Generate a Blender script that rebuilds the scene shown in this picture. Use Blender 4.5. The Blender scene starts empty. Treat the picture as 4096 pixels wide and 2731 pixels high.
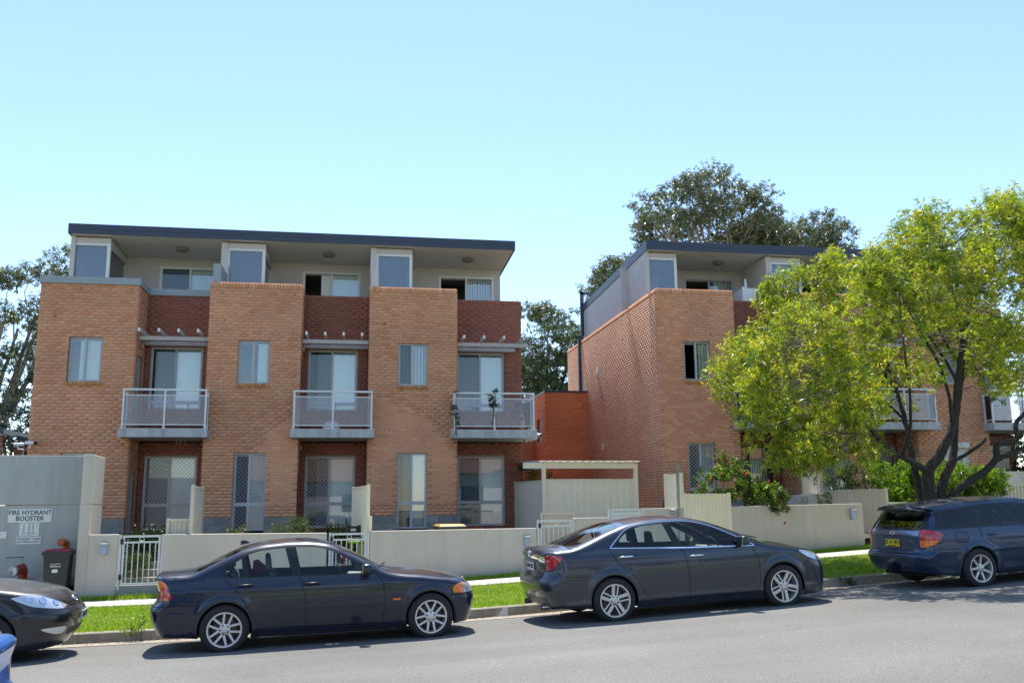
import bpy, bmesh, math, random
import numpy as np
from mathutils import Vector, Matrix, Quaternion
from mathutils.geometry import delaunay_2d_cdt

random.seed(7)
RNG = np.random.default_rng(7)
scn = bpy.context.scene
R = math.radians

# ------------------------------------------------------------------ camera
YAW, PITCH, ROLL = R(9.889), R(10.047), R(-0.527)
cy, sy, cp, sp = math.cos(YAW), math.sin(YAW), math.cos(PITCH), math.sin(PITCH)
fw = Vector((sy * cp, cy * cp, sp))
rt = Vector((cy, -sy, 0))
up = rt.cross(fw)
rt2 = math.cos(ROLL) * rt + math.sin(ROLL) * up
up2 = -math.sin(ROLL) * rt + math.cos(ROLL) * up
cam = bpy.data.cameras.new('camera')
cam.sensor_width = 36.0
cam.lens = 3619.1 / 4096 * 36
cam.clip_start, cam.clip_end = 0.1, 2000
CAM = bpy.data.objects.new('camera', cam)
scn.collection.objects.link(CAM)
CAML = Vector((-2.860, -25.576, 0.3355))
m = Matrix((rt2, up2, -fw)).transposed().to_4x4()
m.translation = CAML
CAM.matrix_world = m
scn.camera = CAM

# ------------------------------------------------------------------ light
SUN_EL, SUN_AZ = R(64.8), R(1.5)          # azimuth from +Y towards +X
world = bpy.data.worlds.new('World')
scn.world = world
world.use_nodes = True
wn = world.node_tree.nodes
wn.clear()
sky = wn.new('ShaderNodeTexSky')
sky.sky_type = 'NISHITA'
sky.sun_disc = False
sky.sun_elevation = SUN_EL
sky.sun_rotation = SUN_AZ
sky.air_density = 1.0
sky.dust_density = 0.15
sky.ozone_density = 2.6
bg = wn.new('ShaderNodeBackground')
bg.inputs['Strength'].default_value = 0.14
wo = wn.new('ShaderNodeOutputWorld')
world.node_tree.links.new(sky.outputs[0], bg.inputs[0])
world.node_tree.links.new(bg.outputs[0], wo.inputs[0])
sl = bpy.data.lights.new('sun', 'SUN')
sl.energy = 4.2
sl.angle = R(0.53)
sl.color = (1.0, 0.945, 0.84)
so = bpy.data.objects.new('sun', sl)
scn.collection.objects.link(so)
sd = Vector((math.sin(SUN_AZ) * math.cos(SUN_EL), math.cos(SUN_AZ) * math.cos(SUN_EL), math.sin(SUN_EL)))
so.rotation_euler = sd.to_track_quat('Z', 'Y').to_euler()
so.location = (0, 10, 40)
vs = scn.view_settings
vs.view_transform = 'Standard'
vs.look = 'None'
vs.gamma = 1.0
vs.use_curve_mapping = False
vs.exposure = 0.95
scn.cycles.max_bounces = 8
scn.cycles.transparent_max_bounces = 24

# ------------------------------------------------------------------ street frame and ground levels
A0 = R(5.1)
EX, EY = math.cos(A0), math.sin(A0)


def S(s, t, z=0.0):
    return Vector((s * EX - t * EY, s * EY + t * EX, z))


KS = [-60, -30, -12, -8, -6, -3, -1, 1, 3, 6, 10, 16, 30, 60]
KZ = [-1.9, -1.7, -1.53, -1.49, -1.475, -1.41, -1.335, -1.25, -1.165, -1.03, -0.835, -0.55, 0.05, 0.9]


def zk(s):
    return float(np.interp(s, KS, KZ))


def zroad(s, t):
    d = -10.4 - t
    return zk(s) - 0.15 + 0.035 * min(d, 10.6 - d, 3.6)


def garden(s, t):
    zb = float(np.interp(s, [-12, 1, 6, 20], [-0.62, -0.55, -0.22, 0.2]))
    zf = zk(s) + 0.30
    f = min(1.0, max(0.0, (t + 6.3) / 4.0))
    return zf + (zb - zf) * f


# ------------------------------------------------------------------ materials
MATS = {}


def nt(name):
    mt = bpy.data.materials.new(name)
    mt.use_nodes = True
    t = mt.node_tree
    b = t.nodes['Principled BSDF']
    MATS[name] = mt
    return mt, t, b


def mat(name, col, rough=0.6, metal=0.0, var=0.0, scale=8.0, bump=0.0, bscale=60.0, coat=0.0, spec=0.5, detail=4.0,
        streak=0.0):
    """procedural surface: base colour with noise mottling, optional bump and vertical weather streaks"""
    mt, t, b = nt(name)
    b.inputs['Roughness'].default_value = rough
    b.inputs['Metallic'].default_value = metal
    b.inputs['Specular IOR Level'].default_value = spec
    b.inputs['Coat Weight'].default_value = coat
    b.inputs['Coat Roughness'].default_value = 0.03
    b.inputs['Base Color'].default_value = (*col, 1)
    N, L = t.nodes.new, t.links.new
    tc = N('ShaderNodeTexCoord')
    last = None
    if var:
        n = N('ShaderNodeTexNoise')
        n.inputs['Scale'].default_value = scale
        n.inputs['Detail'].default_value = detail
        L(tc.outputs['Object'], n.inputs['Vector'])
        r = N('ShaderNodeMapRange')
        r.inputs[1].default_value, r.inputs[2].default_value = 0.3, 0.7
        r.inputs[3].default_value, r.inputs[4].default_value = 1 - var, 1 + var
        L(n.outputs[0], r.inputs[0])
        mx = N('ShaderNodeMix')
        mx.data_type = 'RGBA'
        mx.blend_type = 'MULTIPLY'
        mx.inputs[0].default_value = 1
        mx.inputs[6].default_value = (*col, 1)
        L(r.outputs[0], mx.inputs[7])
        last = mx.outputs[2]
    if streak:
        mp = N('ShaderNodeMapping')
        mp.inputs['Scale'].default_value = (7, 7, 0.5)
        L(tc.outputs['Object'], mp.inputs[0])
        n2 = N('ShaderNodeTexNoise')
        n2.inputs['Scale'].default_value = 1.0
        n2.inputs['Detail'].default_value = 5
        L(mp.outputs[0], n2.inputs['Vector'])
        r2 = N('ShaderNodeMapRange')
        r2.inputs[1].default_value, r2.inputs[2].default_value = 0.45, 0.75
        r2.inputs[3].default_value, r2.inputs[4].default_value = 1.0, 1 - streak
        L(n2.outputs[0], r2.inputs[0])
        m2 = N('ShaderNodeMix')
        m2.data_type = 'RGBA'
        m2.blend_type = 'MULTIPLY'
        m2.inputs[0].default_value = 1
        if last:
            L(last, m2.inputs[6])
        else:
            m2.inputs[6].default_value = (*col, 1)
        L(r2.outputs[0], m2.inputs[7])
        last = m2.outputs[2]
    if last:
        L(last, b.inputs['Base Color'])
    if bump:
        n3 = N('ShaderNodeTexNoise')
        n3.inputs['Scale'].default_value = bscale
        n3.inputs['Detail'].default_value = 3
        L(tc.outputs['Object'], n3.inputs['Vector'])
        bp = N('ShaderNodeBump')
        bp.inputs['Strength'].default_value = bump
        bp.inputs['Distance'].default_value = 0.01
        L(n3.outputs[0], bp.inputs['Height'])
        L(bp.outputs[0], b.inputs['Normal'])
    return mt


def attrmat(name, rough=0.85, var=0.15, scale=25.0, bump=0.3, bscale=120.0, spec=0.3):
    """surface whose base colour comes from the mesh colour attribute 'tint'"""
    mt, t, b = nt(name)
    b.inputs['Roughness'].default_value = rough
    b.inputs['Specular IOR Level'].default_value = spec
    N, L = t.nodes.new, t.links.new
    a = N('ShaderNodeAttribute')
    a.attribute_name = 'tint'
    tc = N('ShaderNodeNewGeometry')
    n = N('ShaderNodeTexNoise')
    n.inputs['Scale'].default_value = scale
    n.inputs['Detail'].default_value = 4
    L(tc.outputs['Position'], n.inputs['Vector'])
    r = N('ShaderNodeMapRange')
    r.inputs[1].default_value, r.inputs[2].default_value = 0.3, 0.7
    r.inputs[3].default_value, r.inputs[4].default_value = 1 - var, 1 + var
    L(n.outputs[0], r.inputs[0])
    n5 = N('ShaderNodeTexNoise')
    n5.inputs['Scale'].default_value = 0.55
    n5.inputs['Detail'].default_value = 5
    L(tc.outputs['Position'], n5.inputs['Vector'])
    r5 = N('ShaderNodeMapRange')
    r5.inputs[1].default_value, r5.inputs[2].default_value = 0.35, 0.7
    r5.inputs[3].default_value, r5.inputs[4].default_value = 0.88, 1.1
    L(n5.outputs[0], r5.inputs[0])
    mu = N('ShaderNodeMath')
    mu.operation = 'MULTIPLY'
    L(r.outputs[0], mu.inputs[0])
    L(r5.outputs[0], mu.inputs[1])
    mx = N('ShaderNodeMix')
    mx.data_type = 'RGBA'
    mx.blend_type = 'MULTIPLY'
    mx.inputs[0].default_value = 1
    L(a.outputs['Color'], mx.inputs[6])
    L(mu.outputs[0], mx.inputs[7])
    L(mx.outputs[2], b.inputs['Base Color'])
    if bump:
        n3 = N('ShaderNodeTexNoise')
        n3.inputs['Scale'].default_value = bscale
        L(tc.outputs['Position'], n3.inputs['Vector'])
        bp = N('ShaderNodeBump')
        bp.inputs['Strength'].default_value = bump
        bp.inputs['Distance'].default_value = 0.004
        L(n3.outputs[0], bp.inputs['Height'])
        L(bp.outputs[0], b.inputs['Normal'])
    return mt


def glassmat(name, tint=(0.9, 0.95, 0.95), ior=1.5, refl=(1, 1, 1), rough=0.0, haze=0.0, hazecol=(0.5, 0.5, 0.5)):
    """thin pane: tinted see-through plus a Fresnel reflection, optionally a milky share"""
    mt = bpy.data.materials.new(name)
    mt.use_nodes = True
    t = mt.node_tree
    t.nodes.clear()
    N, L = t.nodes.new, t.links.new
    out = N('ShaderNodeOutputMaterial')
    tr = N('ShaderNodeBsdfTransparent')
    tr.inputs[0].default_value = (*tint, 1)
    gl = N('ShaderNodeBsdfGlossy')
    gl.inputs['Color'].default_value = (*refl, 1)
    gl.inputs['Roughness'].default_value = rough
    fr = N('ShaderNodeFresnel')
    fr.inputs[0].default_value = ior
    mx = N('ShaderNodeMixShader')
    L(fr.outputs[0], mx.inputs[0])
    base = tr.outputs[0]
    if haze:
        df = N('ShaderNodeBsdfDiffuse')
        df.inputs[0].default_value = (*hazecol, 1)
        m1 = N('ShaderNodeMixShader')
        m1.inputs[0].default_value = haze
        L(tr.outputs[0], m1.inputs[1])
        L(df.outputs[0], m1.inputs[2])
        base = m1.outputs[0]
    L(base, mx.inputs[1])
    L(gl.outputs[0], mx.inputs[2])
    L(mx.outputs[0], out.inputs[0])
    MATS[name] = mt
    return mt


def leafmat(name, cols, trans=0.45, rough=0.45, spec=0.4):
    """leaf: base colour from attribute 'tint', part of the light passes through"""
    mt = bpy.data.materials.new(name)
    mt.use_nodes = True
    t = mt.node_tree
    b = t.nodes['Principled BSDF']
    N, L = t.nodes.new, t.links.new
    a = N('ShaderNodeAttribute')
    a.attribute_name = 'tint'
    L(a.outputs['Color'], b.inputs['Base Color'])
    b.inputs['Roughness'].default_value = rough
    b.inputs['Specular IOR Level'].default_value = spec
    tl = N('ShaderNodeBsdfTranslucent')
    mx0 = N('ShaderNodeMix')
    mx0.data_type = 'RGBA'
    mx0.blend_type = 'MULTIPLY'
    mx0.inputs[0].default_value = 1
    L(a.outputs['Color'], mx0.inputs[6])
    mx0.inputs[7].default_value = (*cols, 1)
    L(mx0.outputs[2], tl.inputs[0])
    mx = N('ShaderNodeMixShader')
    mx.inputs[0].default_value = trans
    L(b.outputs[0], mx.inputs[1])
    L(tl.outputs[0], mx.inputs[2])
    L(mx.outputs[0], t.nodes['Material Output'].inputs[0])
    MATS[name] = mt
    return mt


# ------------------------------------------------------------------ mesh building
def wloc(o):
    v = Vector((0, 0, 0))
    while o is not None:
        v = v + o.location
        o = o.parent
    return v


class MB:
    def __init__(self):
        self.v, self.f, self.mi, self.c = [], [], [], []
        self.cur = 0
        self.col = None

    def add(self, vs, fs):
        o = len(self.v)
        self.v += [tuple(p) for p in vs]
        for f in fs:
            self.f.append(tuple(i + o for i in f))
            self.mi.append(self.cur)
            if self.col is not None:
                self.c.append(self.col)
        return self

    def quad(self, a, b, c, d):
        return self.add([a, b, c, d], [(0, 1, 2, 3)])

    def box(self, x0, x1, y0, y1, z0, z1):
        v = [(x, y, z) for z in (z0, z1) for y in (y0, y1) for x in (x0, x1)]
        return self.add(v, [(0, 2, 3, 1), (4, 5, 7, 6), (0, 1, 5, 4), (2, 6, 7, 3), (0, 4, 6, 2), (1, 3, 7, 5)])

    def hexa(self, p):
        """eight corners: bottom four then top four, both counter-clockwise from above"""
        return self.add(p, [(3, 2, 1, 0), (4, 5, 6, 7), (0, 1, 5, 4), (1, 2, 6, 5), (2, 3, 7, 6), (3, 0, 4, 7)])

    def sbox(self, s0, s1, t0, t1, z0, z1, z0b=None, z1b=None):
        """box along the street; z..b are the levels at the s1 end"""
        z0b = z0 if z0b is None else z0b
        z1b = z1 if z1b is None else z1b
        return self.hexa([S(s0, t0, z0), S(s1, t0, z0b), S(s1, t1, z0b), S(s0, t1, z0),
                          S(s0, t0, z1), S(s1, t0, z1b), S(s1, t1, z1b), S(s0, t1, z1)])

    def obox(self, c, X, Y, Z):
        """box from centre and three half-axis vectors"""
        c, X, Y, Z = map(Vector, (c, X, Y, Z))
        return self.hexa([c - X - Y - Z, c + X - Y - Z, c + X + Y - Z, c - X + Y - Z,
                          c - X - Y + Z, c + X - Y + Z, c + X + Y + Z, c - X + Y + Z])

    def bar(self, a, b, w, h=None, upv=(0, 0, 1)):
        """square bar from a to b"""
        a, b = Vector(a), Vector(b)
        h = w if h is None else h
        d = (b - a)
        L = d.length
        d.normalize()
        u = Vector(upv)
        if abs(d.dot(u)) > 0.95:
            u = Vector((0, 1, 0))
        sx = d.cross(u).normalized()
        uz = sx.cross(d).normalized()
        return self.obox((a + b) / 2, d * L / 2, sx * w / 2, uz * h / 2)

    def tube(self, path, rad, n=8, cap=True):
        path = [Vector(p) for p in path]
        rads = rad if isinstance(rad, (list, tuple)) else [rad] * len(path)
        vs, fs = [], []
        prev = None
        for i, p in enumerate(path):
            d = (path[min(i + 1, len(path) - 1)] - path[max(i - 1, 0)])
            if d.length < 1e-9:
                d = Vector((0, 0, 1))
            d.normalize()
            if prev is None:
                u = Vector((0, 0, 1)) if abs(d.z) < 0.9 else Vector((1, 0, 0))
                u = (u - d * u.dot(d)).normalized()
            else:
                u = (prev - d * prev.dot(d))
                u = u.normalized() if u.length > 1e-6 else Vector((1, 0, 0))
            prev = u
            w = d.cross(u)
            for k in range(n):
                a = 2 * math.pi * k / n
                vs.append(p + rads[i] * (math.cos(a) * u + math.sin(a) * w))
        for i in range(len(path) - 1):
            for k in range(n):
                k2 = (k + 1) % n
                fs.append((i * n + k, i * n + k2, (i + 1) * n + k2, (i + 1) * n + k))
        if cap:
            fs.append(tuple(range(n - 1, -1, -1)))
            fs.append(tuple((len(path) - 1) * n + k for k in range(n)))
        return self.add(vs, fs)

    def lathe(self, prof, c, axis, n=24, closed=False, cap=True):
        """revolve (radius, along) pairs about an axis through c"""
        c, d = Vector(c), Vector(axis).normalized()
        u = Vector((0, 0, 1)) if abs(d.z) < 0.9 else Vector((1, 0, 0))
        u = (u - d * u.dot(d)).normalized()
        w = d.cross(u)
        vs, fs = [], []
        for r, h in prof:
            for k in range(n):
                a = 2 * math.pi * k / n
                vs.append(c + d * h + r * (math.cos(a) * u + math.sin(a) * w))
        q = len(prof)
        for i in range(q if closed else q - 1):
            for k in range(n):
                k2, i2 = (k + 1) % n, (i + 1) % q
                fs.append((i * n + k, i * n + k2, i2 * n + k2, i2 * n + k))
        if not closed and cap:
            if prof[0][0] > 1e-6:
                fs.append(tuple(range(n - 1, -1, -1)))
            if prof[-1][0] > 1e-6:
                fs.append(tuple((q - 1) * n + k for k in range(n)))
        return self.add(vs, fs)

    def prism(self, poly, P, depth):
        """2-D polygon lifted by P(u, v, d) with thickness depth"""
        n = len(poly)
        vs = [P(u, v, 0) for u, v in poly] + [P(u, v, depth) for u, v in poly]
        fs = [tuple(range(n)), tuple(range(2 * n - 1, n - 1, -1))]
        fs += [(i, (i + 1) % n + 0, (i + 1) % n + n, i + n)[::-1] for i in range(n)]
        return self.add(vs, fs)

    def build(self, name, mats, parent=None, smooth=None, local=False, bevel=0.0):
        me = bpy.data.meshes.new(name)
        off = Vector((0, 0, 0)) if (parent is None or local) else wloc(parent)
        vs = [(p[0] - off.x, p[1] - off.y, p[2] - off.z) for p in self.v]
        me.from_pydata(vs, [], self.f)
        if not isinstance(mats, (list, tuple)):
            mats = [mats]
        for q in mats:
            me.materials.append(MATS[q] if isinstance(q, str) else q)
        if len(mats) > 1:
            me.polygons.foreach_set('material_index', self.mi)
        if self.c and len(self.c) == len(self.f):
            at = me.color_attributes.new('tint', 'FLOAT_COLOR', 'CORNER')
            cnt = np.array([len(f) for f in self.f])
            arr = np.repeat(np.array([(*q, 1.0) for q in self.c], dtype=np.float32), cnt, axis=0)
            at.data.foreach_set('color', arr.ravel())
        if smooth is not None:
            me.polygons.foreach_set('use_smooth', [True] * len(me.polygons))
            if smooth < 180:
                me.set_sharp_from_angle(angle=R(smooth))
        me.update()
        o = bpy.data.objects.new(name, me)
        scn.collection.objects.link(o)
        if parent is not None:
            o.parent = parent
        if bevel:
            bv = o.modifiers.new('edge', 'BEVEL')
            bv.width = bevel
            bv.segments = 2
            bv.limit_method = 'ANGLE'
        return o


def tag(o, label=None, cat=None, group=None, kind=None):
    if label:
        o['label'] = label
    if cat:
        o['category'] = cat
    if group:
        o['group'] = group
    if kind:
        o['kind'] = kind
    return o


def thing(name, loc, label, cat, group=None, rz=0.0):
    o = bpy.data.objects.new(name, None)
    o.empty_display_size = 0.2
    scn.collection.objects.link(o)
    o.location = loc
    o.rotation_euler = (0, 0, rz)
    return tag(o, label, cat, group)


def share(name, src, parent, loc, rot=None, scale=None):
    """a copy of src that shares its mesh, placed in its parent's space"""
    c = src.copy()
    c.name = name
    scn.collection.objects.link(c)
    c.parent = parent
    c.location = loc
    if rot is not None:
        c.rotation_euler = rot
    if scale is not None:
        c.scale = scale
    return c


def clone(root, loc, rz=None, label=None, group=None):
    """copy of a thing with its parts and sub-parts"""
    r = root.copy()
    scn.collection.objects.link(r)
    r.location = loc
    if rz is not None:
        r.rotation_euler = (0, 0, rz)
    if label:
        r['label'] = label
    if group:
        r['group'] = group
    for ch in list(root.children):
        c = ch.copy()
        scn.collection.objects.link(c)
        c.parent = r
        for g in list(ch.children):
            d = g.copy()
            scn.collection.objects.link(d)
            d.parent = c
    return r


def npmesh(name, V, F, mats, parent=None, tint=None, mi=None, smooth=False):
    """mesh from numpy arrays; F is (n,3) or (n,4); tint is one colour per face"""
    me = bpy.data.meshes.new(name)
    k = F.shape[1]
    me.vertices.add(len(V))
    me.vertices.foreach_set('co', np.ascontiguousarray(V, dtype=np.float32).ravel())
    me.loops.add(F.size)
    me.loops.foreach_set('vertex_index', np.ascontiguousarray(F, dtype=np.int32).ravel())
    me.polygons.add(len(F))
    me.polygons.foreach_set('loop_start', np.arange(0, F.size, k, dtype=np.int32))
    if smooth:
        me.polygons.foreach_set('use_smooth', np.ones(len(F), dtype=bool))
    for q in (mats if isinstance(mats, (list, tuple)) else [mats]):
        me.materials.append(MATS[q] if isinstance(q, str) else q)
    if mi is not None:
        me.polygons.foreach_set('material_index', np.asarray(mi, dtype=np.int32))
    me.update(calc_edges=True)
    if tint is not None:
        at = me.color_attributes.new('tint', 'FLOAT_COLOR', 'CORNER')
        a = np.ones((len(F), 4), dtype=np.float32)
        a[:, :3] = tint
        at.data.foreach_set('color', np.repeat(a, k, axis=0).ravel())
    me.validate()
    o = bpy.data.objects.new(name, me)
    scn.collection.objects.link(o)
    if parent is not None:
        o.parent = parent
    return o


def text(name, body, size, mt, parent, loc, rot, align='CENTER', sx=1.0, bold=0.0, extrude=0.0015):
    """flat lettering turned into a mesh"""
    cu = bpy.data.curves.new(name, 'FONT')
    cu.body = body
    cu.size = size
    cu.align_x = align
    cu.align_y = 'CENTER'
    cu.extrude = extrude
    cu.offset = bold
    cu.resolution_u = 3
    o = bpy.data.objects.new(name, cu)
    scn.collection.objects.link(o)
    dg = bpy.context.evaluated_depsgraph_get()
    me = bpy.data.meshes.new_from_object(o.evaluated_get(dg))
    bpy.data.objects.remove(o)
    me.materials.clear()
    me.materials.append(MATS[mt])
    o = bpy.data.objects.new(name, me)
    scn.collection.objects.link(o)
    o.parent = parent
    o.location = loc
    o.rotation_euler = rot
    o.scale = (sx, 1, 1)
    return o


# ------------------------------------------------------------------ palette
attrmat('brick', rough=0.8, var=0.12)
mat('shutter', (0.62, 0.60, 0.54), 0.5)
mat('mortar', (0.44, 0.265, 0.165), 0.95, var=0.15, scale=30)
mat('mortar_red', (0.27, 0.185, 0.145), 0.95, var=0.15, scale=30)
attrmat('block', rough=0.95, var=0.25, scale=60, bump=0.8, bscale=90)
mat('render', (0.57, 0.505, 0.41), 0.9, var=0.05, scale=2.0, bump=0.25, bscale=140, streak=0.10)
mat('render_grey', (0.42, 0.41, 0.39), 0.9, var=0.06, scale=2.0, bump=0.25, bscale=140, streak=0.14)
mat('upper_wall', (0.54, 0.50, 0.48), 0.9, var=0.04, scale=3.0, bump=0.15, bscale=150)
mat('soffit', (0.72, 0.70, 0.66), 0.9, var=0.03, scale=3)
mat('navy', (0.030, 0.042, 0.075), 0.45, var=0.06, scale=3)
mat('cap', (0.27, 0.31, 0.33), 0.45, var=0.04, scale=4)
mat('slab', (0.45, 0.46, 0.45), 0.85, var=0.08, scale=9, streak=0.35)
mat('white_metal', (0.70, 0.71, 0.70), 0.4, var=0.03)
mat('grey_frame', (0.42, 0.43, 0.44), 0.45, var=0.03)
mat('cream_frame', (0.55, 0.52, 0.42), 0.5, var=0.03)
mat('pergola', (0.47, 0.44, 0.43), 0.6, var=0.08, scale=20)
mat('pergola_end', (0.75, 0.74, 0.72), 0.6)
mat('blind', (0.86, 0.87, 0.84), 0.8, var=0.03)
mat('blind_rail', (0.5, 0.5, 0.48), 0.6)
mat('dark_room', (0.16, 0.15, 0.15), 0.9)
mat('screen', (0.05, 0.055, 0.06), 0.8)
mat('mesh_wire', (0.48, 0.50, 0.52), 0.5)
mat('mesh_wire_cream', (0.52, 0.50, 0.44), 0.5)
mat('black_metal', (0.02, 0.02, 0.022), 0.45)
mat('door_paint', (0.40, 0.38, 0.34), 0.6, var=0.04)
glassmat('window_glass', (0.92, 0.96, 0.98), 1.85)
glassmat('fly_glass', (0.60, 0.64, 0.67), 1.6)
glassmat('rail_glass', (0.90, 0.88, 0.93), 1.5, haze=0.02, hazecol=(0.5, 0.5, 0.6))
glassmat('box_glass', (0.80, 0.88, 0.95), 1.7, haze=0.14, hazecol=(0.50, 0.62, 0.75))
mat('mortar_gable', (0.56, 0.315, 0.205), 0.95, var=0.1, scale=30)
mat('lamp_grey', (0.20, 0.20, 0.19), 0.6)
mat('steel', (0.55, 0.57, 0.58), 0.35, metal=0.8)
mat('plastic_white', (0.75, 0.76, 0.76), 0.4)
mat('concrete', (0.42, 0.40, 0.36), 0.9, var=0.10, scale=5, bump=0.3, bscale=120)
mat('fence_cream', (0.86, 0.77, 0.56), 0.5, var=0.03)
mat('fence_grey_and_shade', (0.60, 0.54, 0.42), 0.5, var=0.03)  # grey sheet; also stands for the shaded side of the tall first fence
mat('gate_white', (0.62, 0.63, 0.60), 0.4)
mat('soil', (0.07, 0.05, 0.035), 0.95, var=0.3, scale=9)
# ------------------------------------------------------------------ ground, road, kerb, verge, path
def strip(name, mt, s0, s1, ds, ts, zf, kind='structure', label=None, parent=None):
    n = int(round((s1 - s0) / ds)) + 1
    ss = np.linspace(s0, s1, n)
    V, F = [], []
    for s in ss:
        for t in ts:
            V.append(S(s, t, zf(s, t)))
    k = len(ts)
    for i in range(n - 1):
        for j in range(k - 1):
            F.append((i * k + j, (i + 1) * k + j, (i + 1) * k + j + 1, i * k + j + 1))
    o = npmesh(name, np.array([tuple(v) for v in V]), np.array(F), mt, parent)
    if kind:
        tag(o, label, kind=kind)
    return o


# asphalt: worn grey bitumen with pale aggregate, dark stains and faint wheel paths
mt, t_, b_ = nt('asphalt')
N, L = t_.nodes.new, t_.links.new
tc = N('ShaderNodeTexCoord')
b_.inputs['Roughness'].default_value = 0.9
b_.inputs['Specular IOR Level'].default_value = 0.25
v1 = N('ShaderNodeTexVoronoi')
v1.inputs['Scale'].default_value = 95
n1 = N('ShaderNodeTexNoise')
n1.inputs['Scale'].default_value = 0.35
n1.inputs['Detail'].default_value = 6
n2 = N('ShaderNodeTexNoise')
n2.inputs['Scale'].default_value = 75
n2.inputs['Detail'].default_value = 2
mp = N('ShaderNodeMapping')
mp.inputs['Rotation'].default_value = (0, 0, -A0)
mp.inputs['Scale'].default_value = (0.05, 0.9, 1)
n3 = N('ShaderNodeTexNoise')
n3.inputs['Scale'].default_value = 1.3
n3.inputs['Detail'].default_value = 4
for q in (v1, n1, n2):
    L(tc.outputs['Object'], q.inputs['Vector'])
L(tc.outputs['Object'], mp.inputs[0])
L(mp.outputs[0], n3.inputs['Vector'])
cr = N('ShaderNodeValToRGB')
cr.color_ramp.elements[0].position, cr.color_ramp.elements[0].color = 0.25, (0.105, 0.104, 0.098, 1)
cr.color_ramp.elements[1].position, cr.color_ramp.elements[1].color = 0.8, (0.255, 0.25, 0.235, 1)
L(n2.outputs[0], cr.inputs[0])


def mulnode(a, src, lo, hi, vlo, vhi):
    r = N('ShaderNodeMapRange')
    r.inputs[1].default_value, r.inputs[2].default_value = lo, hi
    r.inputs[3].default_value, r.inputs[4].default_value = vlo, vhi
    L(src, r.inputs[0])
    q = N('ShaderNodeMix')
    q.data_type = 'RGBA'
    q.blend_type = 'MULTIPLY'
    q.inputs[0].default_value = 1
    L(a, q.inputs[6])
    L(r.outputs[0], q.inputs[7])
    return q.outputs[2]


c1 = mulnode(cr.outputs[0], n1.outputs[0], 0.3, 0.7, 0.86, 1.12)
c2 = mulnode(c1, n3.outputs[0], 0.35, 0.7, 0.95, 1.04)
vor = N('ShaderNodeTexVoronoi')
vor.inputs['Scale'].default_value = 60
L(tc.outputs['Object'], vor.inputs['Vector'])
c3 = mulnode(c2, vor.outputs['Color'], 0.88, 0.97, 1.0, 1.7)
# resealed half of the carriageway beyond a faint construction joint, and dark oil stains
mp2 = N('ShaderNodeMapping')
mp2.inputs['Rotation'].default_value = (0, 0, -A0)
L(tc.outputs['Object'], mp2.inputs[0])
sx = N('ShaderNodeSeparateXYZ')
L(mp2.outputs[0], sx.inputs[0])
n6 = N('ShaderNodeTexNoise')
n6.inputs['Scale'].default_value = 0.6
L(tc.outputs['Object'], n6.inputs['Vector'])
ad = N('ShaderNodeMath')
ad.operation = 'MULTIPLY_ADD'
ad.inputs[1].default_value = 0.35
L(n6.outputs[0], ad.inputs[0])
L(sx.outputs['Y'], ad.inputs[2])
c4 = mulnode(c3, ad.outputs[0], -14.62, -14.56, 1.07, 1.0)
n7 = N('ShaderNodeTexNoise')
n7.inputs['Scale'].default_value = 0.9
n7.inputs['Detail'].default_value = 5
n7.inputs['Distortion'].default_value = 0.8
mp3 = N('ShaderNodeMapping')
mp3.inputs['Rotation'].default_value = (0, 0, -A0)
mp3.inputs['Scale'].default_value = (0.45, 1.3, 1)
L(tc.outputs['Object'], mp3.inputs[0])
L(mp3.outputs[0], n7.inputs['Vector'])
c5 = mulnode(c4, n7.outputs[0], 0.66, 0.76, 1.0, 0.84)
L(c5, b_.inputs['Base Color'])
bp = N('ShaderNodeBump')
bp.inputs['Strength'].default_value = 0.6
bp.inputs['Distance'].default_value = 0.01
L(v1.outputs['Distance'], bp.inputs['Height'])
L(bp.outputs[0], b_.inputs['Normal'])

mat('ground_soil', (0.10, 0.10, 0.05), 0.95, var=0.25, scale=0.6)
mat('turf', (0.14, 0.22, 0.03), 0.95, var=0.35, scale=3.0, bump=0.8, bscale=60)
mat('gutter', (0.31, 0.275, 0.215), 0.9, var=0.12, scale=6, bump=0.3, bscale=110)
mat('kerb_conc', (0.34, 0.30, 0.235), 0.9, var=0.18, scale=4, bump=0.4, bscale=110, streak=0.25)
mat('path_conc', (0.44, 0.41, 0.355), 0.9, var=0.07, scale=4, bump=0.25, bscale=150)
leafmat('grass_blade', (1.0, 1.0, 0.5), trans=0.45, rough=0.5)

far = [-140, -60, -40, -30.5]
strip('ground', 'ground_soil', -180, 180, 6, [-260, -120, -60, -40, -31, -22, -10, -6.5, -6, 0, 10, 20, 40, 90, 160, 320],
      lambda s, t: zk(max(-40, min(40, s))) - 0.55)
strip('road', 'asphalt', -60, 60, 1.0, [-20.8, -17.2, -14.0, -13, -12, -11.2, -10.72], zroad, label=None)
strip('gutter', 'gutter', -60, 60, 1.0, [-10.76, -10.55, -10.40], lambda s, t: zk(s) - 0.15 + 0.008 + 0.03 * (-10.4 - t))

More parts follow.
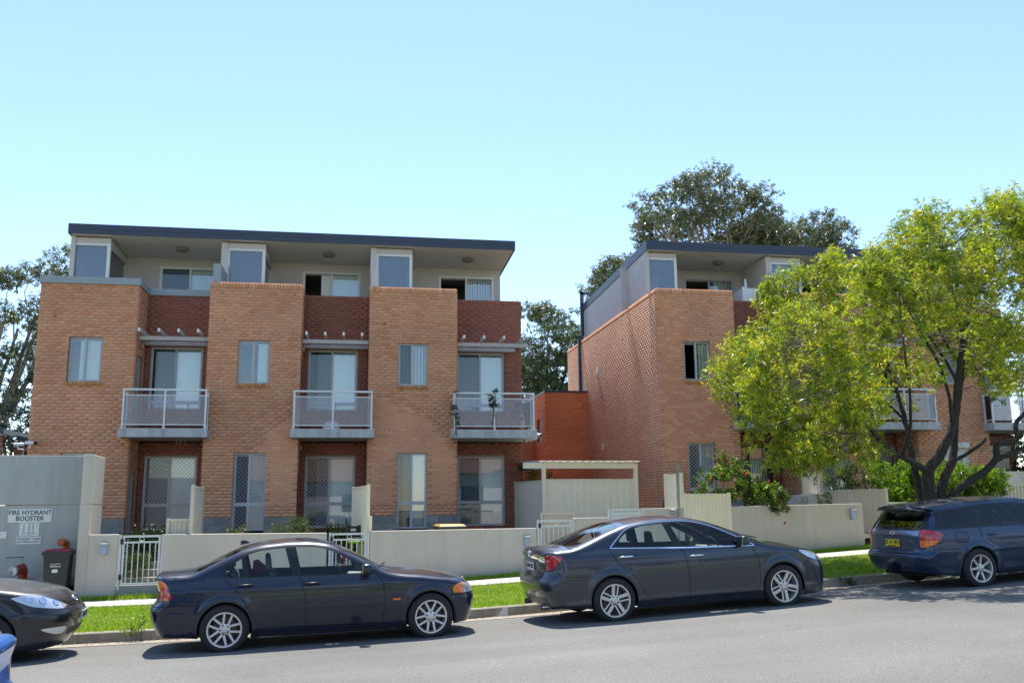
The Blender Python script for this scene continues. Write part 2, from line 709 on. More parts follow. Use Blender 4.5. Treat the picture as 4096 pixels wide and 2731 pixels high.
kerb = thing('kerb', (0, 0, 0), None, None)
kerb['kind'] = 'structure'
s = -34.0
while s < 34:
    w_ = 2.38
    MB().add([S(s, -10.40, zk(s) - 0.2), S(s + w_, -10.40, zk(s + w_) - 0.2), S(s + w_, -10.36, zk(s + w_) - 0.015), S(s, -10.36, zk(s) - 0.015),
              S(s + w_, -10.34, zk(s + w_)), S(s, -10.34, zk(s)), S(s + w_, -10.22, zk(s + w_)), S(s, -10.22, zk(s)),
              S(s, -10.22, zk(s) - 0.2), S(s + w_, -10.22, zk(s + w_) - 0.2)],
             [(0, 1, 2, 3), (3, 2, 4, 5), (5, 4, 6, 7), (7, 6, 9, 8), (0, 3, 5, 7, 8), (1, 9, 6, 4, 2)]).build('kerb_segment', 'kerb_conc', kerb)
    s += 2.39


def zverge(s, t):
    if t < -8.2:
        return zk(s) - 0.02 + 0.17 * (t + 10.22) / 2.02
    return zk(s) + 0.15


strip('verge', 'turf', -60, 60, 0.5, [-10.22, -9.5, -8.9, -8.2], lambda s, t: zverge(s, t) - 0.01)
strip('grass_edge', 'turf', -60, 60, 0.5, [-6.73, -6.3], lambda s, t: zk(s) + 0.12)
path = thing('footpath', (0, 0, 0), None, None)
path['kind'] = 'structure'
s = -33.9
while s < 34:
    w_ = 1.49
    za_, zb_ = zk(s), zk(s + w_)
    MB().hexa([S(s, -8.2, za_ - 0.1), S(s + w_, -8.2, zb_ - 0.1), S(s + w_, -6.72, zb_ - 0.1), S(s, -6.72, za_ - 0.1),
               S(s, -8.2, za_ + 0.16), S(s + w_, -8.2, zb_ + 0.16), S(s + w_, -6.72, zb_ + 0.12), S(s, -6.72, za_ + 0.12)]).build('paving_slab', 'path_conc', path, bevel=0.006)
    s += 1.5
mat('mulch_shade_tint', (0.07, 0.06, 0.045), 0.95, var=0.4, scale=14, bump=1.0, bscale=50)  # bed colour darkened to stand in for shade in the front yards
strip('garden_bed', 'mulch_shade_tint', -30, 40, 0.5, [-6.15, -5, -4, -3, -2.2, 0, 3, 12], garden)
# the near side of the street, where the photographer stands
strip('near_verge', 'turf', -60, 60, 2.0, [-30.5, -26, -22, -20.95], lambda s, t: zk(s) + 0.05 + 0.03 * (-20.9 - t))
strip('near_kerb', 'kerb_conc', -60, 60, 2.0, [-20.95, -20.8, -20.79], lambda s, t: zk(s) + (0.05 if t < -20.795 else -0.16))


# grass blades on the verge and along the wall foot
def grass(name, s0, s1, t0, t1, n, zf, hmin, hmax, bright, label):
    s_ = RNG.uniform(s0, s1, n)
    t_ = RNG.uniform(t0, t1, n)
    h = RNG.uniform(hmin, hmax, n)
    a = RNG.uniform(0, 2 * np.pi, n)
    w = RNG.uniform(0.006, 0.012, n)
    le = RNG.uniform(0.0, 0.9, n) * h
    la = RNG.uniform(0, 2 * np.pi, n)
    z = np.array([zf(x, y) for x, y in zip(s_, t_)]) - 0.012
    x = s_ * EX - t_ * EY
    y = s_ * EY + t_ * EX
    V = np.empty((n, 3, 3))
    V[:, 0] = np.c_[x - np.cos(a) * w, y - np.sin(a) * w, z]
    V[:, 1] = np.c_[x + np.cos(a) * w, y + np.sin(a) * w, z]
    V[:, 2] = np.c_[x + np.cos(la) * le, y + np.sin(la) * le, z + h]
    F = np.arange(3 * n).reshape(n, 3)
    patch = 0.5 + 0.5 * np.sin(s_ * 1.7 + 2.3 * np.sin(t_ * 2.1)) * np.cos(s_ * 0.61 + t_ * 2.7)
    dry = np.clip(patch + RNG.normal(0, 0.25, n), 0, 1)[:, None] * bright
    tint = (1 - dry) * np.array([0.27, 0.42, 0.02]) + dry * np.array([0.50, 0.50, 0.18])
    tint *= RNG.uniform(0.75, 1.25, (n, 1))
    o = npmesh(name, V.reshape(-1, 3), F, 'grass_blade', None, tint)
    tag(o, label, 'grass', kind='stuff')
    return o


grass('grass', -13, 14.5, -10.27, -8.14, 125000, zverge, 0.02, 0.055, 0.55, 'sunlit green lawn strip between kerb and footpath')
grass('grass', -9.5, 13, -6.76, -6.42, 22000, lambda s, t: zk(s) + 0.12, 0.04, 0.12, 0.1, 'shaded strip of longer grass at the foot of the front walls')
grass('grass', -10.5, 13, -10.31, -10.2, 5000, lambda s, t: zk(s), 0.02, 0.05, 0.2, 'fringe of grass creeping over the kerb edge')
# ------------------------------------------------------------------ apartment buildings
PIT, BAYW, CO = 4.385, 2.51, 0.086
ORANGE = [(0.66, 0.315, 0.175), (0.64, 0.30, 0.165), (0.68, 0.33, 0.185), (0.66, 0.31, 0.17), (0.62, 0.26, 0.135), (0.67, 0.325, 0.18)]
RED = [(0.32, 0.108, 0.068), (0.295, 0.098, 0.062), (0.34, 0.116, 0.072), (0.31, 0.102, 0.065)]
BRIGHT = [(0.78, 0.22, 0.085), (0.74, 0.20, 0.075), (0.80, 0.24, 0.095)]
GABLE = [(0.62, 0.335, 0.215), (0.60, 0.325, 0.205), (0.63, 0.345, 0.225)]


class Wall:
    """brick wall face: origin O, horizontal direction U, outward normal Nn (all in the building's own space)"""

    def __init__(self, O, U, Nn):
        self.O, self.U, self.N = Vector(O), Vector(U), Vector(Nn)

    def P(self, u, z, d=0.0):
        return self.O + self.U * u + Vector((0, 0, z)) + self.N * d


BR = {}      # per building: list of brick records (wall, u0, u1, z0, z1, proud, colour)


def subtract(iv, a, b):
    out = []
    for x0, x1 in iv:
        if b <= x0 or a >= x1:
            out.append((x0, x1))
        else:
            if a > x0 + 0.02:
                out.append((x0, a))
            if b < x1 - 0.02:
                out.append((b, x1))
    return out


def lay(store, W, width, k0, k1, holes, pal, mb, mort, rng, bl=0.24, z0=0.0, phase=0.0):
    """running bond from course k0 to k1 and the mortar backing behind it"""
    for k in range(k0, k1):
        za, zb = z0 + k * CO, z0 + k * CO + CO - 0.010
        zc = (za + zb) / 2
        iv = [(0.0, width)]
        for (a, b, c, d) in holes:
            if c < zc < d:
                iv = subtract(iv, a, b)
        off = (phase + (bl / 2 if k % 2 else 0.0)) % bl
        u = off - bl
        while u < width:
            for x0, x1 in iv:
                p, q = max(u, x0), min(u + bl - 0.010, x1)
                if q - p > 0.03:
                    c = pal[rng.integers(len(pal))]
                    f = rng.uniform(0.93, 1.06)
                    store.append((W, p, q, za, zb, rng.uniform(-0.0015, 0.0015), tuple(v * f for v in c)))
            u += bl
    mb.cur = mort
    mi_, ma_ = 0.006, width - 0.006
    cuts = sorted({mi_, ma_} | {x for h in holes for x in h[:2] if mi_ < x < ma_})
    for i in range(len(cuts) - 1):
        a, b = cuts[i], cuts[i + 1]
        mid = (a + b) / 2
        segs = [(z0 + k0 * CO, z0 + k1 * CO)]
        for h in holes:
            if h[0] - 1e-6 <= mid <= h[1] + 1e-6:
                segs = subtract(segs, h[2], h[3])
        for za, zb in segs:
            mb.hexa([W.P(a, za, -0.0035), W.P(b, za, -0.0035), W.P(b, za, -0.11), W.P(a, za, -0.11),
                     W.P(a, zb, -0.0035), W.P(b, zb, -0.0035), W.P(b, zb, -0.11), W.P(a, zb, -0.11)])


def soldiers(store, W, u0, u1, za, zb, pal, rng, pr=0.0, step=0.086):
    u = u0
    while u < u1 - 0.03:
        c = pal[rng.integers(len(pal))]
        f = rng.uniform(0.9, 1.1)
        store.append((W, u, min(u + step - 0.010, u1), za, zb, pr, tuple(v * f for v in c)))
        u += step


def emit_bricks(root, store, cam_local, n_ind=300, zmin=-9.0, xmax=99.0):
    """the nearest bricks as parts of their own, the rest joined"""
    BT = 0.10
    d = []
    for i, (W, a, b, za, zb, pr, c) in enumerate(store):
        p = W.P((a + b) / 2, (za + zb) / 2)
        v = cam_local - p
        area = (b - a) * abs(v.normalized().dot(W.N)) / v.length
        ok = p.z > zmin and p.x < xmax and v.dot(W.N) > 0
        d.append((-area if ok else 1, i))
    d.sort()
    ind = {i for a, i in d[:n_ind]}
    shape = {}
    V, F, T = [], [], []
    for i, (W, a, b, za, zb, pr, c) in enumerate(store):
        if i in ind:
            key = (round(b - a, 2), round(zb - za, 3), tuple(round(x, 1) for x in W.N), tuple(round(x * 14) for x in c))
            P0 = W.P(a, za, pr)
            if key not in shape:
                mb = MB()
                mb.col = c
                e = W.U * (b - a)
                z = Vector((0, 0, zb - za))
                n = -W.N * BT
                o = Vector((0, 0, 0))
                mb.hexa([o, e, e + n, n, z, e + z, e + n + z, n + z])
                ob = mb.build('brick', 'brick', root, local=True)
                shape[key] = ob
                ob.location = P0
            else:
                share('brick', shape[key], root, P0)
        else:
            o = len(V)
            V += [W.P(a, za, pr), W.P(b, za, pr), W.P(b, za, -BT), W.P(a, za, -BT),
                  W.P(a, zb, pr), W.P(b, zb, pr), W.P(b, zb, -BT), W.P(a, zb, -BT)]
            for f in ((0, 1, 5, 4), (1, 2, 6, 5), (3, 0, 4, 7), (4, 5, 6, 7), (3, 2, 1, 0)):
                F.append([o + x for x in f])
                T.append(c)
    if V:
        ob = npmesh('brickwork', np.array([tuple(v) for v in V]), np.array(F), 'brick', root, np.array(T))
        ob['kind'] = 'stuff'


def wire_mesh(W, u0, u1, z0, z1, d, step=0.115, w=0.010):
    """diamond security mesh clipped to its opening"""
    mb = MB()
    h = z1 - z0
    wd = u1 - u0
    for sgn in (1, -1):
        k = -h
        while k < wd + h:
            # line u = k + sgn * v
            pts = []
            if sgn > 0:
                v0, v1 = max(0, -k), min(h, wd - k)
                pts = [(k + v0, v0), (k + v1, v1)]
            else:
                v0, v1 = max(0, k - wd), min(h, k)
                pts = [(k - v0, v0), (k - v1, v1)]
            if v1 - v0 > 0.02:
                a = W.P(u0 + pts[0][0], z0 + pts[0][1], d)
                b = W.P(u0 + pts[1][0], z0 + pts[1][1], d)
                mb.bar(a, b, w, w * 0.7, upv=W.N)
            k += step
    return mb


def wquad(mb, W, u0, u1, z0, z1, d):
    mb.quad(W.P(u0, z0, d), W.P(u1, z0, d), W.P(u1, z1, d), W.P(u0, z1, d))


def wbox(mb, W, u0, u1, z0, z1, d0, d1):
    mb.hexa([W.P(u0, z0, d1), W.P(u1, z0, d1), W.P(u1, z0, d0), W.P(u0, z0, d0),
             W.P(u0, z1, d1), W.P(u1, z1, d1), W.P(u1, z1, d0), W.P(u0, z1, d0)])


def window(root, W, u0, u1, z0, z1, frame='grey_frame', transom=None, left='fly', right='blind', set_=0.07, mesh=None,
           blind_gap=(0.0, 1.0), fw_=0.045, split=0.48, openness=0.0, name='window', tilt=None, rng=None):
    """sliding window: outer frame, mullion, panes, vertical blinds, optional security mesh"""
    mb = MB()
    d0, d1 = -set_ - 0.06, -set_
    wbox(mb, W, u0, u0 + fw_, z0, z1, d0, d1)
    wbox(mb, W, u1 - fw_, u1, z0, z1, d0, d1)
    wbox(mb, W, u0 + fw_, u1 - fw_, z1 - fw_, z1, d0, d1)
    wbox(mb, W, u0 + fw_, u1 - fw_, z0, z0 + fw_, d0, d1)
    um = u0 + (u1 - u0) * split
    zs = [(z0 + fw_, z1 - fw_)]
    if transom:
        wbox(mb, W, u0 + fw_, u1 - fw_, transom - 0.045, transom + 0.045, d0, d1 - 0.003)
        zs = [(z0 + fw_, transom - 0.045), (transom + 0.045, z1 - fw_)]
    for za, zb in zs:
        wbox(mb, W, um - 0.03, um + 0.03, za, zb, d0, d1 - 0.006)
        # inner sash edges
        wbox(mb, W, u0 + fw_, u0 + fw_ + 0.02, za, zb, d0 + 0.01, d1 - 0.02)
        wbox(mb, W, u1 - fw_ - 0.02, u1 - fw_, za, zb, d0 + 0.01, d1 - 0.02)
    fr = mb.build(name, frame, root, local=True)
    for za, zb in zs:
        for side, a, b in (('L', u0 + fw_ + 0.02, um - 0.03), ('R', um + 0.03, u1 - fw_ - 0.02)):
            kind = left if side == 'L' else right
            if kind == 'open':
                continue
            g = MB()
            wbox(g, W, a, b, za, zb, d0 + 0.022, d0 + 0.028)
            g.build('pane', 'fly_glass' if kind.startswith('fly') else 'window_glass', fr, local=True)
    if mesh:
        a, b = (u0 + fw_, u1 - fw_) if mesh[0] == 'full' else (u0 + fw_, um - 0.03)
        wire_mesh(W, a, b, z0 + fw_, z1 - fw_, d1 - 0.008).build('security_mesh', mesh[1], fr, local=True)
    # vertical blinds: one shared slat, hung from a head rail
    bu0, bu1 = u0 + (u1 - u0) * blind_gap[0], u0 + (u1 - u0) * blind_gap[1]
    if bu1 - bu0 > 0.1 and rng is not None:
        bz0, bz1 = z0 + 0.05, z1 - 0.085
        r = MB()
        wbox(r, W, u0 + 0.03, u1 - 0.03, bz1, bz1 + 0.035, d0 - 0.075, d0 - 0.04)
        r.build('blind_rail', 'blind_rail', fr, local=True)
        sl_ = None
        n = max(2, int(round((bu1 - bu0) / 0.085)))
        base = rng.uniform(0.10, 0.35) if tilt is None else tilt
        for i in range(n):
            uc = bu0 + (i + 0.5) * (bu1 - bu0) / n
            ang = base + rng.uniform(-0.05, 0.05)
            if sl_ is None:
                q = MB()
                h = bz1 - bz0
                cu = 0.006
                xs = [-0.044, -0.015, 0.015, 0.044]
                ys = [0, cu, cu, 0]
                vv = [(x, y, z) for z in (0, h) for x, y in zip(xs, ys)]
                q.add(vv, [(0, 1, 5, 4), (1, 2, 6, 5), (2, 3, 7, 6)])
                sl_ = q.build('blind_slat', 'blind', fr, local=True)
                o = sl_
            else:
                o = share('blind_slat', sl_, fr, (0, 0, 0))
            o.location = W.P(uc, bz0, d0 - 0.065)
            o.rotation_euler = (0, 0, math.atan2(W.U.y, W.U.x) + ang)
    return fr


def building(name, loc, label, nb, seed, metal_cap, opts, zbase=-0.45):
    rng = np.random.default_rng(seed)
    root = thing(name, loc, label, 'apartment building')
    st = []
    mb = MB()                                         # mortar backing and blockwork core
    camL = CAML - Vector(loc)
    KT = 73                                           # courses above the block base: 73 * 0.086 = 6.278
    ztop = 6.458
    XS = opts.get('xs', [PIT * i for i in range(nb)])
    EW = opts.get('ew', 2.10)
    L = XS[-1] + PIT
    weep = MB()
    blocks = MB()
    for i in range(nb):
        x0 = XS[i]
        W = Wall((x0, 0, 0), (1, 0, 0), (0, -1, 0))
        w_up = (0.82, 1.665, 42 * CO, 56 * CO)
        w_gr = (0.83, 1.675, -0.36, 20 * CO - 0.01)
        holes = [w_up, w_gr]
        lay(st, W, BAYW, 0, KT, holes, ORANGE, mb, 0, rng)
        cap_metal = metal_cap and i == 0
        if not cap_metal:
            soldiers(st, W, 0, BAYW, KT * CO, KT * CO + 0.17, ORANGE, rng, 0.002)
            mb.box(x0 + 0.006, x0 + BAYW - 0.006, 0.006, 0.11, KT * CO, KT * CO + 0.165)
        # sill bricks below the upper window, proud of the wall
        soldiers(st, W, 0.80, 1.69, 42 * CO - 0.115, 42 * CO - 0.005, [(0.52, 0.25, 0.10), (0.48, 0.22, 0.09)], rng, 0.03, 0.098)
        for du, dz in ((0.3, 71), (1.02, 71), (1.75, 71), (2.3, 71), (0.25, 58), (0.98, 58), (1.7, 58), (2.28, 58), (0.95, 40), (1.45, 40),
                       (0.6, 27), (1.35, 27), (1.07, 23), (1.57, 23)):
            wbox(weep, W, du, du + 0.011, dz * CO, dz * CO + 0.075, -0.02, 0.0035)
        # round vent plug
        weep.lathe([(0.0, 0.0), (0.018, 0.0), (0.022, 0.004)], W.P(0.42, 62.4 * CO, 0.003), (0, -1, 0), 10)
        # grey split-face block base
        for r in range(2):
            u = -0.2 * (r % 2)
            while u < BAYW:
                a, b = max(u, 0), min(u + 0.39, BAYW)
                for p, q in subtract([(a, b)], 0.83, 1.675):
                    if q - p > 0.03:
                        f = rng.uniform(0.8, 1.15)
                        blocks.col = (0.25 * f, 0.245 * f, 0.23 * f)
                        wbox(blocks, W, p, q, -0.2 * (r + 1) + 0.002, -0.2 * r - 0.008, -0.1, 0.004 + rng.uniform(0, 0.004))
                u += 0.4
        mb.cur = 0
        for p, q in ((0, 0.83), (1.675, BAYW)):
            wbox(mb, W, p, q, -0.9, 0.0, -0.11, -0.012)
        o = opts.get(('up', i), {})
        window(root, W, *w_up, rng=rng, **o)
        o = dict(transom=0.335)
        o.update(opts.get(('gr', i), {}))
        window(root, W, *w_gr, rng=rng, **o)
        # side faces of the bay
        for (O, U, Nn) in (((x0 + BAYW, 0, 0), (0, 1, 0), (1, 0, 0)), ((x0, 1.2, 0), (0, -1, 0), (-1, 0, 0))):
            if i == 0 and Nn[0] < 0:
                continue
            Wr = Wall(O, U, Nn)
            hs = [(0.25, 0.85, 27 * CO, 51 * CO), (0.25, 0.85, -1.0, 14 * CO)] if Nn[0] > 0 else []
            lay(st, Wr, 1.2, -5, KT, hs + [(-1, 0.108, -9, 99) if Nn[0] > 0 else (1.092, 9, -9, 99)], ORANGE, mb, 0, rng, phase=0.118)
            if not cap_metal:
                soldiers(st, Wr, *((0.108, 1.195) if Nn[0] > 0 else (0.005, 1.092)), KT * CO, KT * CO + 0.17, ORANGE, rng, 0.002)
            if Nn[0] > 0:
                for (a, b, c, d) in hs:
                    c = max(c, zbase)
                    db = MB()
                    wbox(db, Wr, a, b, c, d, -0.1, -0.07)
                    wbox(db, Wr, a, a + 0.05, c, d, -0.07, -0.03)
                    wbox(db, Wr, b - 0.05, b, c, d, -0.07, -0.03)
                    wbox(db, Wr, a + 0.05, b - 0.05, d - 0.05, d, -0.07, -0.03)
                    dr = db.build('door', 'door_paint', root, local=True)
                    if i == 0:
                        wire_mesh(Wr, a + 0.05, b - 0.05, c, d - 0.05, -0.05).build('security_mesh', 'mesh_wire_cream', dr, local=True)
        # recess in red brick
        last = i == nb - 1
        rw = XS[i + 1] - x0 - BAYW if not last else EW
        Wr = Wall((x0 + BAYW, 1.2, 0), (1, 0, 0), (0, -1, 0))
        hd = (0.14, 1.57, 34.5 * CO, 55.5 * CO)
        hg = (0.14, 1.56, -0.34, 19.5 * CO)
        lay(st, Wr, rw, -5, 24, [hg], RED, mb, 1, rng, phase=0.06)
        lay(st, Wr, rw, 27, KT, [hd], RED, mb, 1, rng, phase=0.06)
        if not (metal_cap and i == 0):
            soldiers(st, Wr, 0, rw, KT * CO, KT * CO + 0.13, RED, rng, 0.002)
            mb.cur = 1
            mb.box(x0 + BAYW + 0.004, x0 + BAYW + rw - 0.006, 1.206, 1.31, KT * CO, KT * CO + 0.125)
        for du, dz in ((0.3, 71), (1.0, 71), (1.5, 71)):
            wbox(weep, Wr, du, du + 0.011, dz * CO, dz * CO + 0.075, -0.02, 0.003)
        weep.lathe([(0.0, 0.0), (0.018, 0.0), (0.022, 0.004)], Wr.P(rw - 0.12 if i else 0.22, 57.3 * CO, 0.003), (0, -1, 0), 10)
        o = dict(transom=36.5 * CO + 0.06, frame='grey_frame', fw_=0.05)
        o.update(opts.get(('dr', i), {}))
        window(root, Wr, *hd, rng=rng, **o)
        o = dict(transom=0.335, fw_=0.05)
        o.update(opts.get(('rg', i), {}))
        window(root, Wr, *hg, rng=rng, **o)
        if opts.get(('shut', i)):
            for W_, (a, b, c, d), oy in ((W, w_gr, 0.0), (Wr, hg, 0.0)):
                q = MB()
                wbox(q, W_, a + 0.0, b, d - 0.16, d + 0.02, 0.004, 0.16)
                bx = q.build('shutter_box', 'shutter', root, local=True, bevel=0.01)
                z = d - 0.165
                while z > max(c, -0.3):
                    q = MB()
                    wbox(q, W_, a + 0.04, b - 0.04, z - 0.052, z, 0.012, 0.024)
                    q.build('shutter_slat', 'shutter', bx, local=True)
                    z -= 0.055
                for e in (a, b - 0.04):
                    q = MB()
                    wbox(q, W_, e, e + 0.04, max(c, -0.3), d - 0.161, 0.004, 0.03)
                    q.build('shutter_guide', 'shutter', bx, local=True)
        # red sill bricks under the ground-floor window
        soldiers(st, Wr, 0.1, 1.62, -0.45, -0.345, RED, rng, 0.02, 0.086)
        # balcony
        bx0, bx1 = x0 + 2.315, x0 + (4.56 if not last else 4.72)
        sb = MB()
        sb.box(bx0, bx1, -0.50, -0.004, 2.10, 2.33)
        sb.box(x0 + BAYW + 0.003, (x0 + BAYW + rw - 0.003) if not last else bx1, -0.004, 1.195, 2.10, 2.328)
        bal = sb.build('balcony', 'slab', root, local=True)
        yf, za, zb = -0.41, 2.33, 3.36
        px = [bx0 + 0.08, (bx0 + bx1) / 2, bx1 - 0.08]
        post0 = None
        back = 0.0 if not last else 1.15
        posts = [(x, yf) for x in px] + [(px[0], -0.05), (px[2], -0.05)]
        if last:
            posts.append((px[2], 1.1))
        for x, y in posts:
            if post0 is None:
                q = MB()
                q.box(-0.022, 0.022, -0.022, 0.022, 0, zb - za - 0.02)
                q.lathe([(0.05, 0), (0.05, 0.012), (0.03, 0.03)], (0, 0, 0), (0, 0, 1), 10)
                post0 = q.build('post', 'white_metal', bal, local=True)
                post0.location = (x, y, za)
            else:
                share('post', post0, bal, (x, y, za))

        def rail(a, b, w, h):
            q = MB()
            q.bar(a, b, w, h)
            q.build('rail', 'white_metal', bal, local=True, bevel=0.008)
        for z, h, w in ((zb, 0.05, 0.06), (3.21, 0.028, 0.03), (2.43, 0.03, 0.03)):
            rail((px[0] - 0.03, yf, z), (px[2] + 0.03, yf, z), w, h)
            rail((px[0], yf + 0.025, z), (px[0], -0.005, z), w, h)
            rail((px[2], yf + 0.025, z), (px[2], back - 0.005, z), w, h)

        def pane(x0_, x1_, y0_, y1_):
            q = MB()
            q.box(x0_, x1_, y0_, y1_, 2.447, 3.194)
            q.build('glass_panel', 'rail_glass', bal, local=True)
        pane(px[0] + 0.025, px[1] - 0.025, yf - 0.004, yf + 0.004)
        pane(px[1] + 0.025, px[2] - 0.025, yf - 0.004, yf + 0.004)
        pane(px[0] - 0.004, px[0] + 0.004, yf + 0.025, -0.075)
        pane(px[2] - 0.004, px[2] + 0.004, yf + 0.025, -0.075)
        if last:
            pane(px[2] - 0.004, px[2] + 0.004, -0.025, 1.07)
        # pergola over the balcony
        pe = bpy.data.objects.new('pergola', None)
        scn.collection.objects.link(pe)
        pe.parent = root
        xr = x0 + (BAYW + rw if not last else 4.64)
        for y, z, dx in ((0.30, 4.87, 0.015), (1.08, 4.86, 0.01)):
            q = MB()
            q.box(x0 + BAYW + dx, xr - (0.0 if y < 0.5 else 0.25 if last else 0) - 0.012, y - 0.03, y + 0.03, z - 0.055, z + 0.055)
            q.build('beam', 'pergola', pe, local=True)
        rf0 = None
        for k in range(4):
            x = x0 + 2.665 + 0.505 * k + (0.07 * k if last else 0)
            if rf0 is None:
                q = MB()
                q.cur = 0
                q.bar((0, -0.40, 0.05), (0, 1.18, 0.05), 0.055, 0.09)
                q.cur = 1
                q.box(-0.0285, 0.0285, -0.405, -0.398, 0.003, 0.097)
                rf0 = q.build('rafter', ['pergola', 'pergola_end'], pe, local=True)
                rf0.location = (x, 0, 4.928)
            else:
                share('rafter', rf0, pe, (x, 0, 4.928))
        # wall lights on the return
        for z in (4.64, 1.83):
            q = MB()
            wl = Wall((x0 + BAYW, 0, 0), (0, 1, 0), (1, 0, 0))
            wbox(q, wl, 0.62, 0.76, z, z + 0.13, 0.004, 0.06)
            q.build('wall_lamp', 'render_grey', root, local=True, bevel=0.02)
        # top floor: party wall, glazed box, window, ceiling lamp
        yb = 3.55
        wx = x0 + (0.2 if i else 0.24)
        q = MB()
        if i:
            q.box(x0 + 0.02, x0 + 0.2, 1.5, yb, 5.4, 8.02)
            if not (metal_cap and i == 1):
                pass
            q.box(x0 + 0.02, x0 + 0.25, 1.3, 1.5, 5.4, 7.30)
        q.box(wx, x0 + 1.29, 1.55, 1.72, 7.86, 8.02)
        q.box(x0 + 1.19, x0 + 1.29, 1.72, yb - 0.02, 7.72, 7.98)
        q.build('party_wall', 'upper_wall', root, local=True)
        if i:
            q = MB()
            q.box(x0 + 0.03, x0 + 0.24, 0.13, 1.3, 6.0, 7.0)
            wc = 'cap' if (metal_cap and i == 1) else 'upper_wall'
            q.build('privacy_wall', wc, root, local=True)
        gb = MB().box(wx, wx + 0.06, 1.56, 1.64, 5.5, 7.857).build('glazed_screen', 'white_metal', root, local=True)
        MB().box(x0 + 1.20, x0 + 1.29, 1.55, 1.64, 5.5, 7.857).build('frame_post', 'white_metal', gb, local=True)
        MB().box(wx + 0.06, x0 + 1.20, 1.558, 1.64, 7.79, 7.857).build('head_rail', 'white_metal', gb, local=True)
        MB().box(x0 + 1.23, x0 + 1.28, yb - 0.12, yb - 0.03, 5.5, 7.71).build('frame_post', 'white_metal', gb, local=True)
        q = MB()
        q.box(wx + 0.06, x0 + 1.20, 1.60, 1.61, 5.5, 7.79)
        q.build('pane', 'box_glass', gb, local=True)
        q = MB()
        q.box(x0 + 1.25, x0 + 1.26, 1.73, yb - 0.13, 5.5, 7.71)
        q.build('pane', 'box_glass', gb, local=True)
        Wt = Wall((x0, yb, 0), (1, 0, 0), (0, -1, 0))
        xe = x0 + PIT if not last else L - 0.155
        q = MB()
        for (a, b, c, d) in ((0, 2.28, 5.4, 8.0), (4.12, xe - x0, 5.4, 8.0), (2.28, 4.12, 7.72, 8.0), (2.28, 4.12, 5.4, 5.55)):
            wbox(q, Wt, a, b, c, d, -0.12, 0)
        q.build('terrace_wall', 'upper_wall', root, local=True)
        o = dict(frame='white_metal', set_=-0.02, fw_=0.06, split=0.5)
        o.update(opts.get(('top', i), {}))
        window(root, Wt, 2.28, 4.12, 5.55, 7.72, rng=rng, **o)
        q = MB()
        q.lathe([(0.17, 0), (0.19, -0.02), (0.19, -0.06), (0.14, -0.10), (0, -0.11)], (x0 + 3.12, 2.4, 8.03), (0, 0, 1), 18)
        q.build('ceiling_lamp', 'lamp_grey', root, smooth=40, local=True)
    # roof: skillion sheet, fascia and lining
    q = MB()
    xa, xb = 0.18, L + 0.075
    D = 9.85
    ze = lambda y: 8.06 - 0.034 * (y - 1.3)
    q.hexa([(xa + 0.03, 1.34, ze(1.34) + 0.02), (xb - 0.03, 1.34, ze(1.34) + 0.02), (xb - 0.03, D, ze(D) + 0.02), (xa + 0.03, D, ze(D) + 0.02),
            (xa + 0.03, 1.34, ze(1.34) + 0.24), (xb - 0.03, 1.34, ze(1.34) + 0.24), (xb - 0.03, D, ze(D) + 0.24), (xa + 0.03, D, ze(D) + 0.24)])
    roof = q.build('roof', 'soffit', root, local=True)
    q = MB()
    q.box(xa, xb, 1.27, 1.30, 8.05, 8.19)
    q.box(xa - 0.002, xb + 0.002, 1.262, 1.302, 8.192, 8.345)
    for x in (xa, xb - 0.03):
        q.hexa([(x, 1.302, 8.05), (x + 0.03, 1.302, 8.05), (x + 0.03, D, ze(D) + 0.0), (x, D, ze(D) + 0.0),
                (x, 1.302, 8.343), (x + 0.03, 1.302, 8.343), (x + 0.03, D, ze(D) + 0.28), (x, D, ze(D) + 0.28)])
    q.build('fascia', 'navy', roof, local=True)
    # upper end walls and shell
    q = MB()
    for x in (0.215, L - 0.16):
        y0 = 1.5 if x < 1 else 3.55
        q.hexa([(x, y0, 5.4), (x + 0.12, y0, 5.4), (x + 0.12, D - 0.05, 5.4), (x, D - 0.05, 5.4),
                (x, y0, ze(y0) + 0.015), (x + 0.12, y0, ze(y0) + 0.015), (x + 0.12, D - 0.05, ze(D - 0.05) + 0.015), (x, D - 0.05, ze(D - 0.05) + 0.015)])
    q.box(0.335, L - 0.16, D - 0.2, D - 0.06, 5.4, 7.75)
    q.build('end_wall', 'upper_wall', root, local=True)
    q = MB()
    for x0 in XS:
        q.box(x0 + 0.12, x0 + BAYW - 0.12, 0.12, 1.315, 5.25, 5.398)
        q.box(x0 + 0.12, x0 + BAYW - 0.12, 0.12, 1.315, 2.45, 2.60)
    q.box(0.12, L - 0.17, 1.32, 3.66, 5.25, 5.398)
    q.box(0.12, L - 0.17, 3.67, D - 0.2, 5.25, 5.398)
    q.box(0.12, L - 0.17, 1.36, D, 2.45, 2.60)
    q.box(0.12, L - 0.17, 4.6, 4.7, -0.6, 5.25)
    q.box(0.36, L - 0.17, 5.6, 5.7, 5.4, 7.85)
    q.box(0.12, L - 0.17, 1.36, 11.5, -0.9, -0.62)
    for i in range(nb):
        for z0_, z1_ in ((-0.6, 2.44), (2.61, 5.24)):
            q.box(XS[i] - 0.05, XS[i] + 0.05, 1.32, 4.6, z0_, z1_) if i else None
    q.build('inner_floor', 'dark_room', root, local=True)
    # end walls in brick
    DB = 11.82
    Wl = Wall((0, DB, 0), (0, -1, 0), (-1, 0, 0))
    lay(st, Wl, DB, -6, KT, [(DB - 0.108, DB + 1, -9, 99)], GABLE, mb, 2, rng, phase=0.07)
    soldiers(st, Wl, 0, DB - 0.108, KT * CO, KT * CO + 0.17, ORANGE, rng, 0.002)
    mb.cur = 0
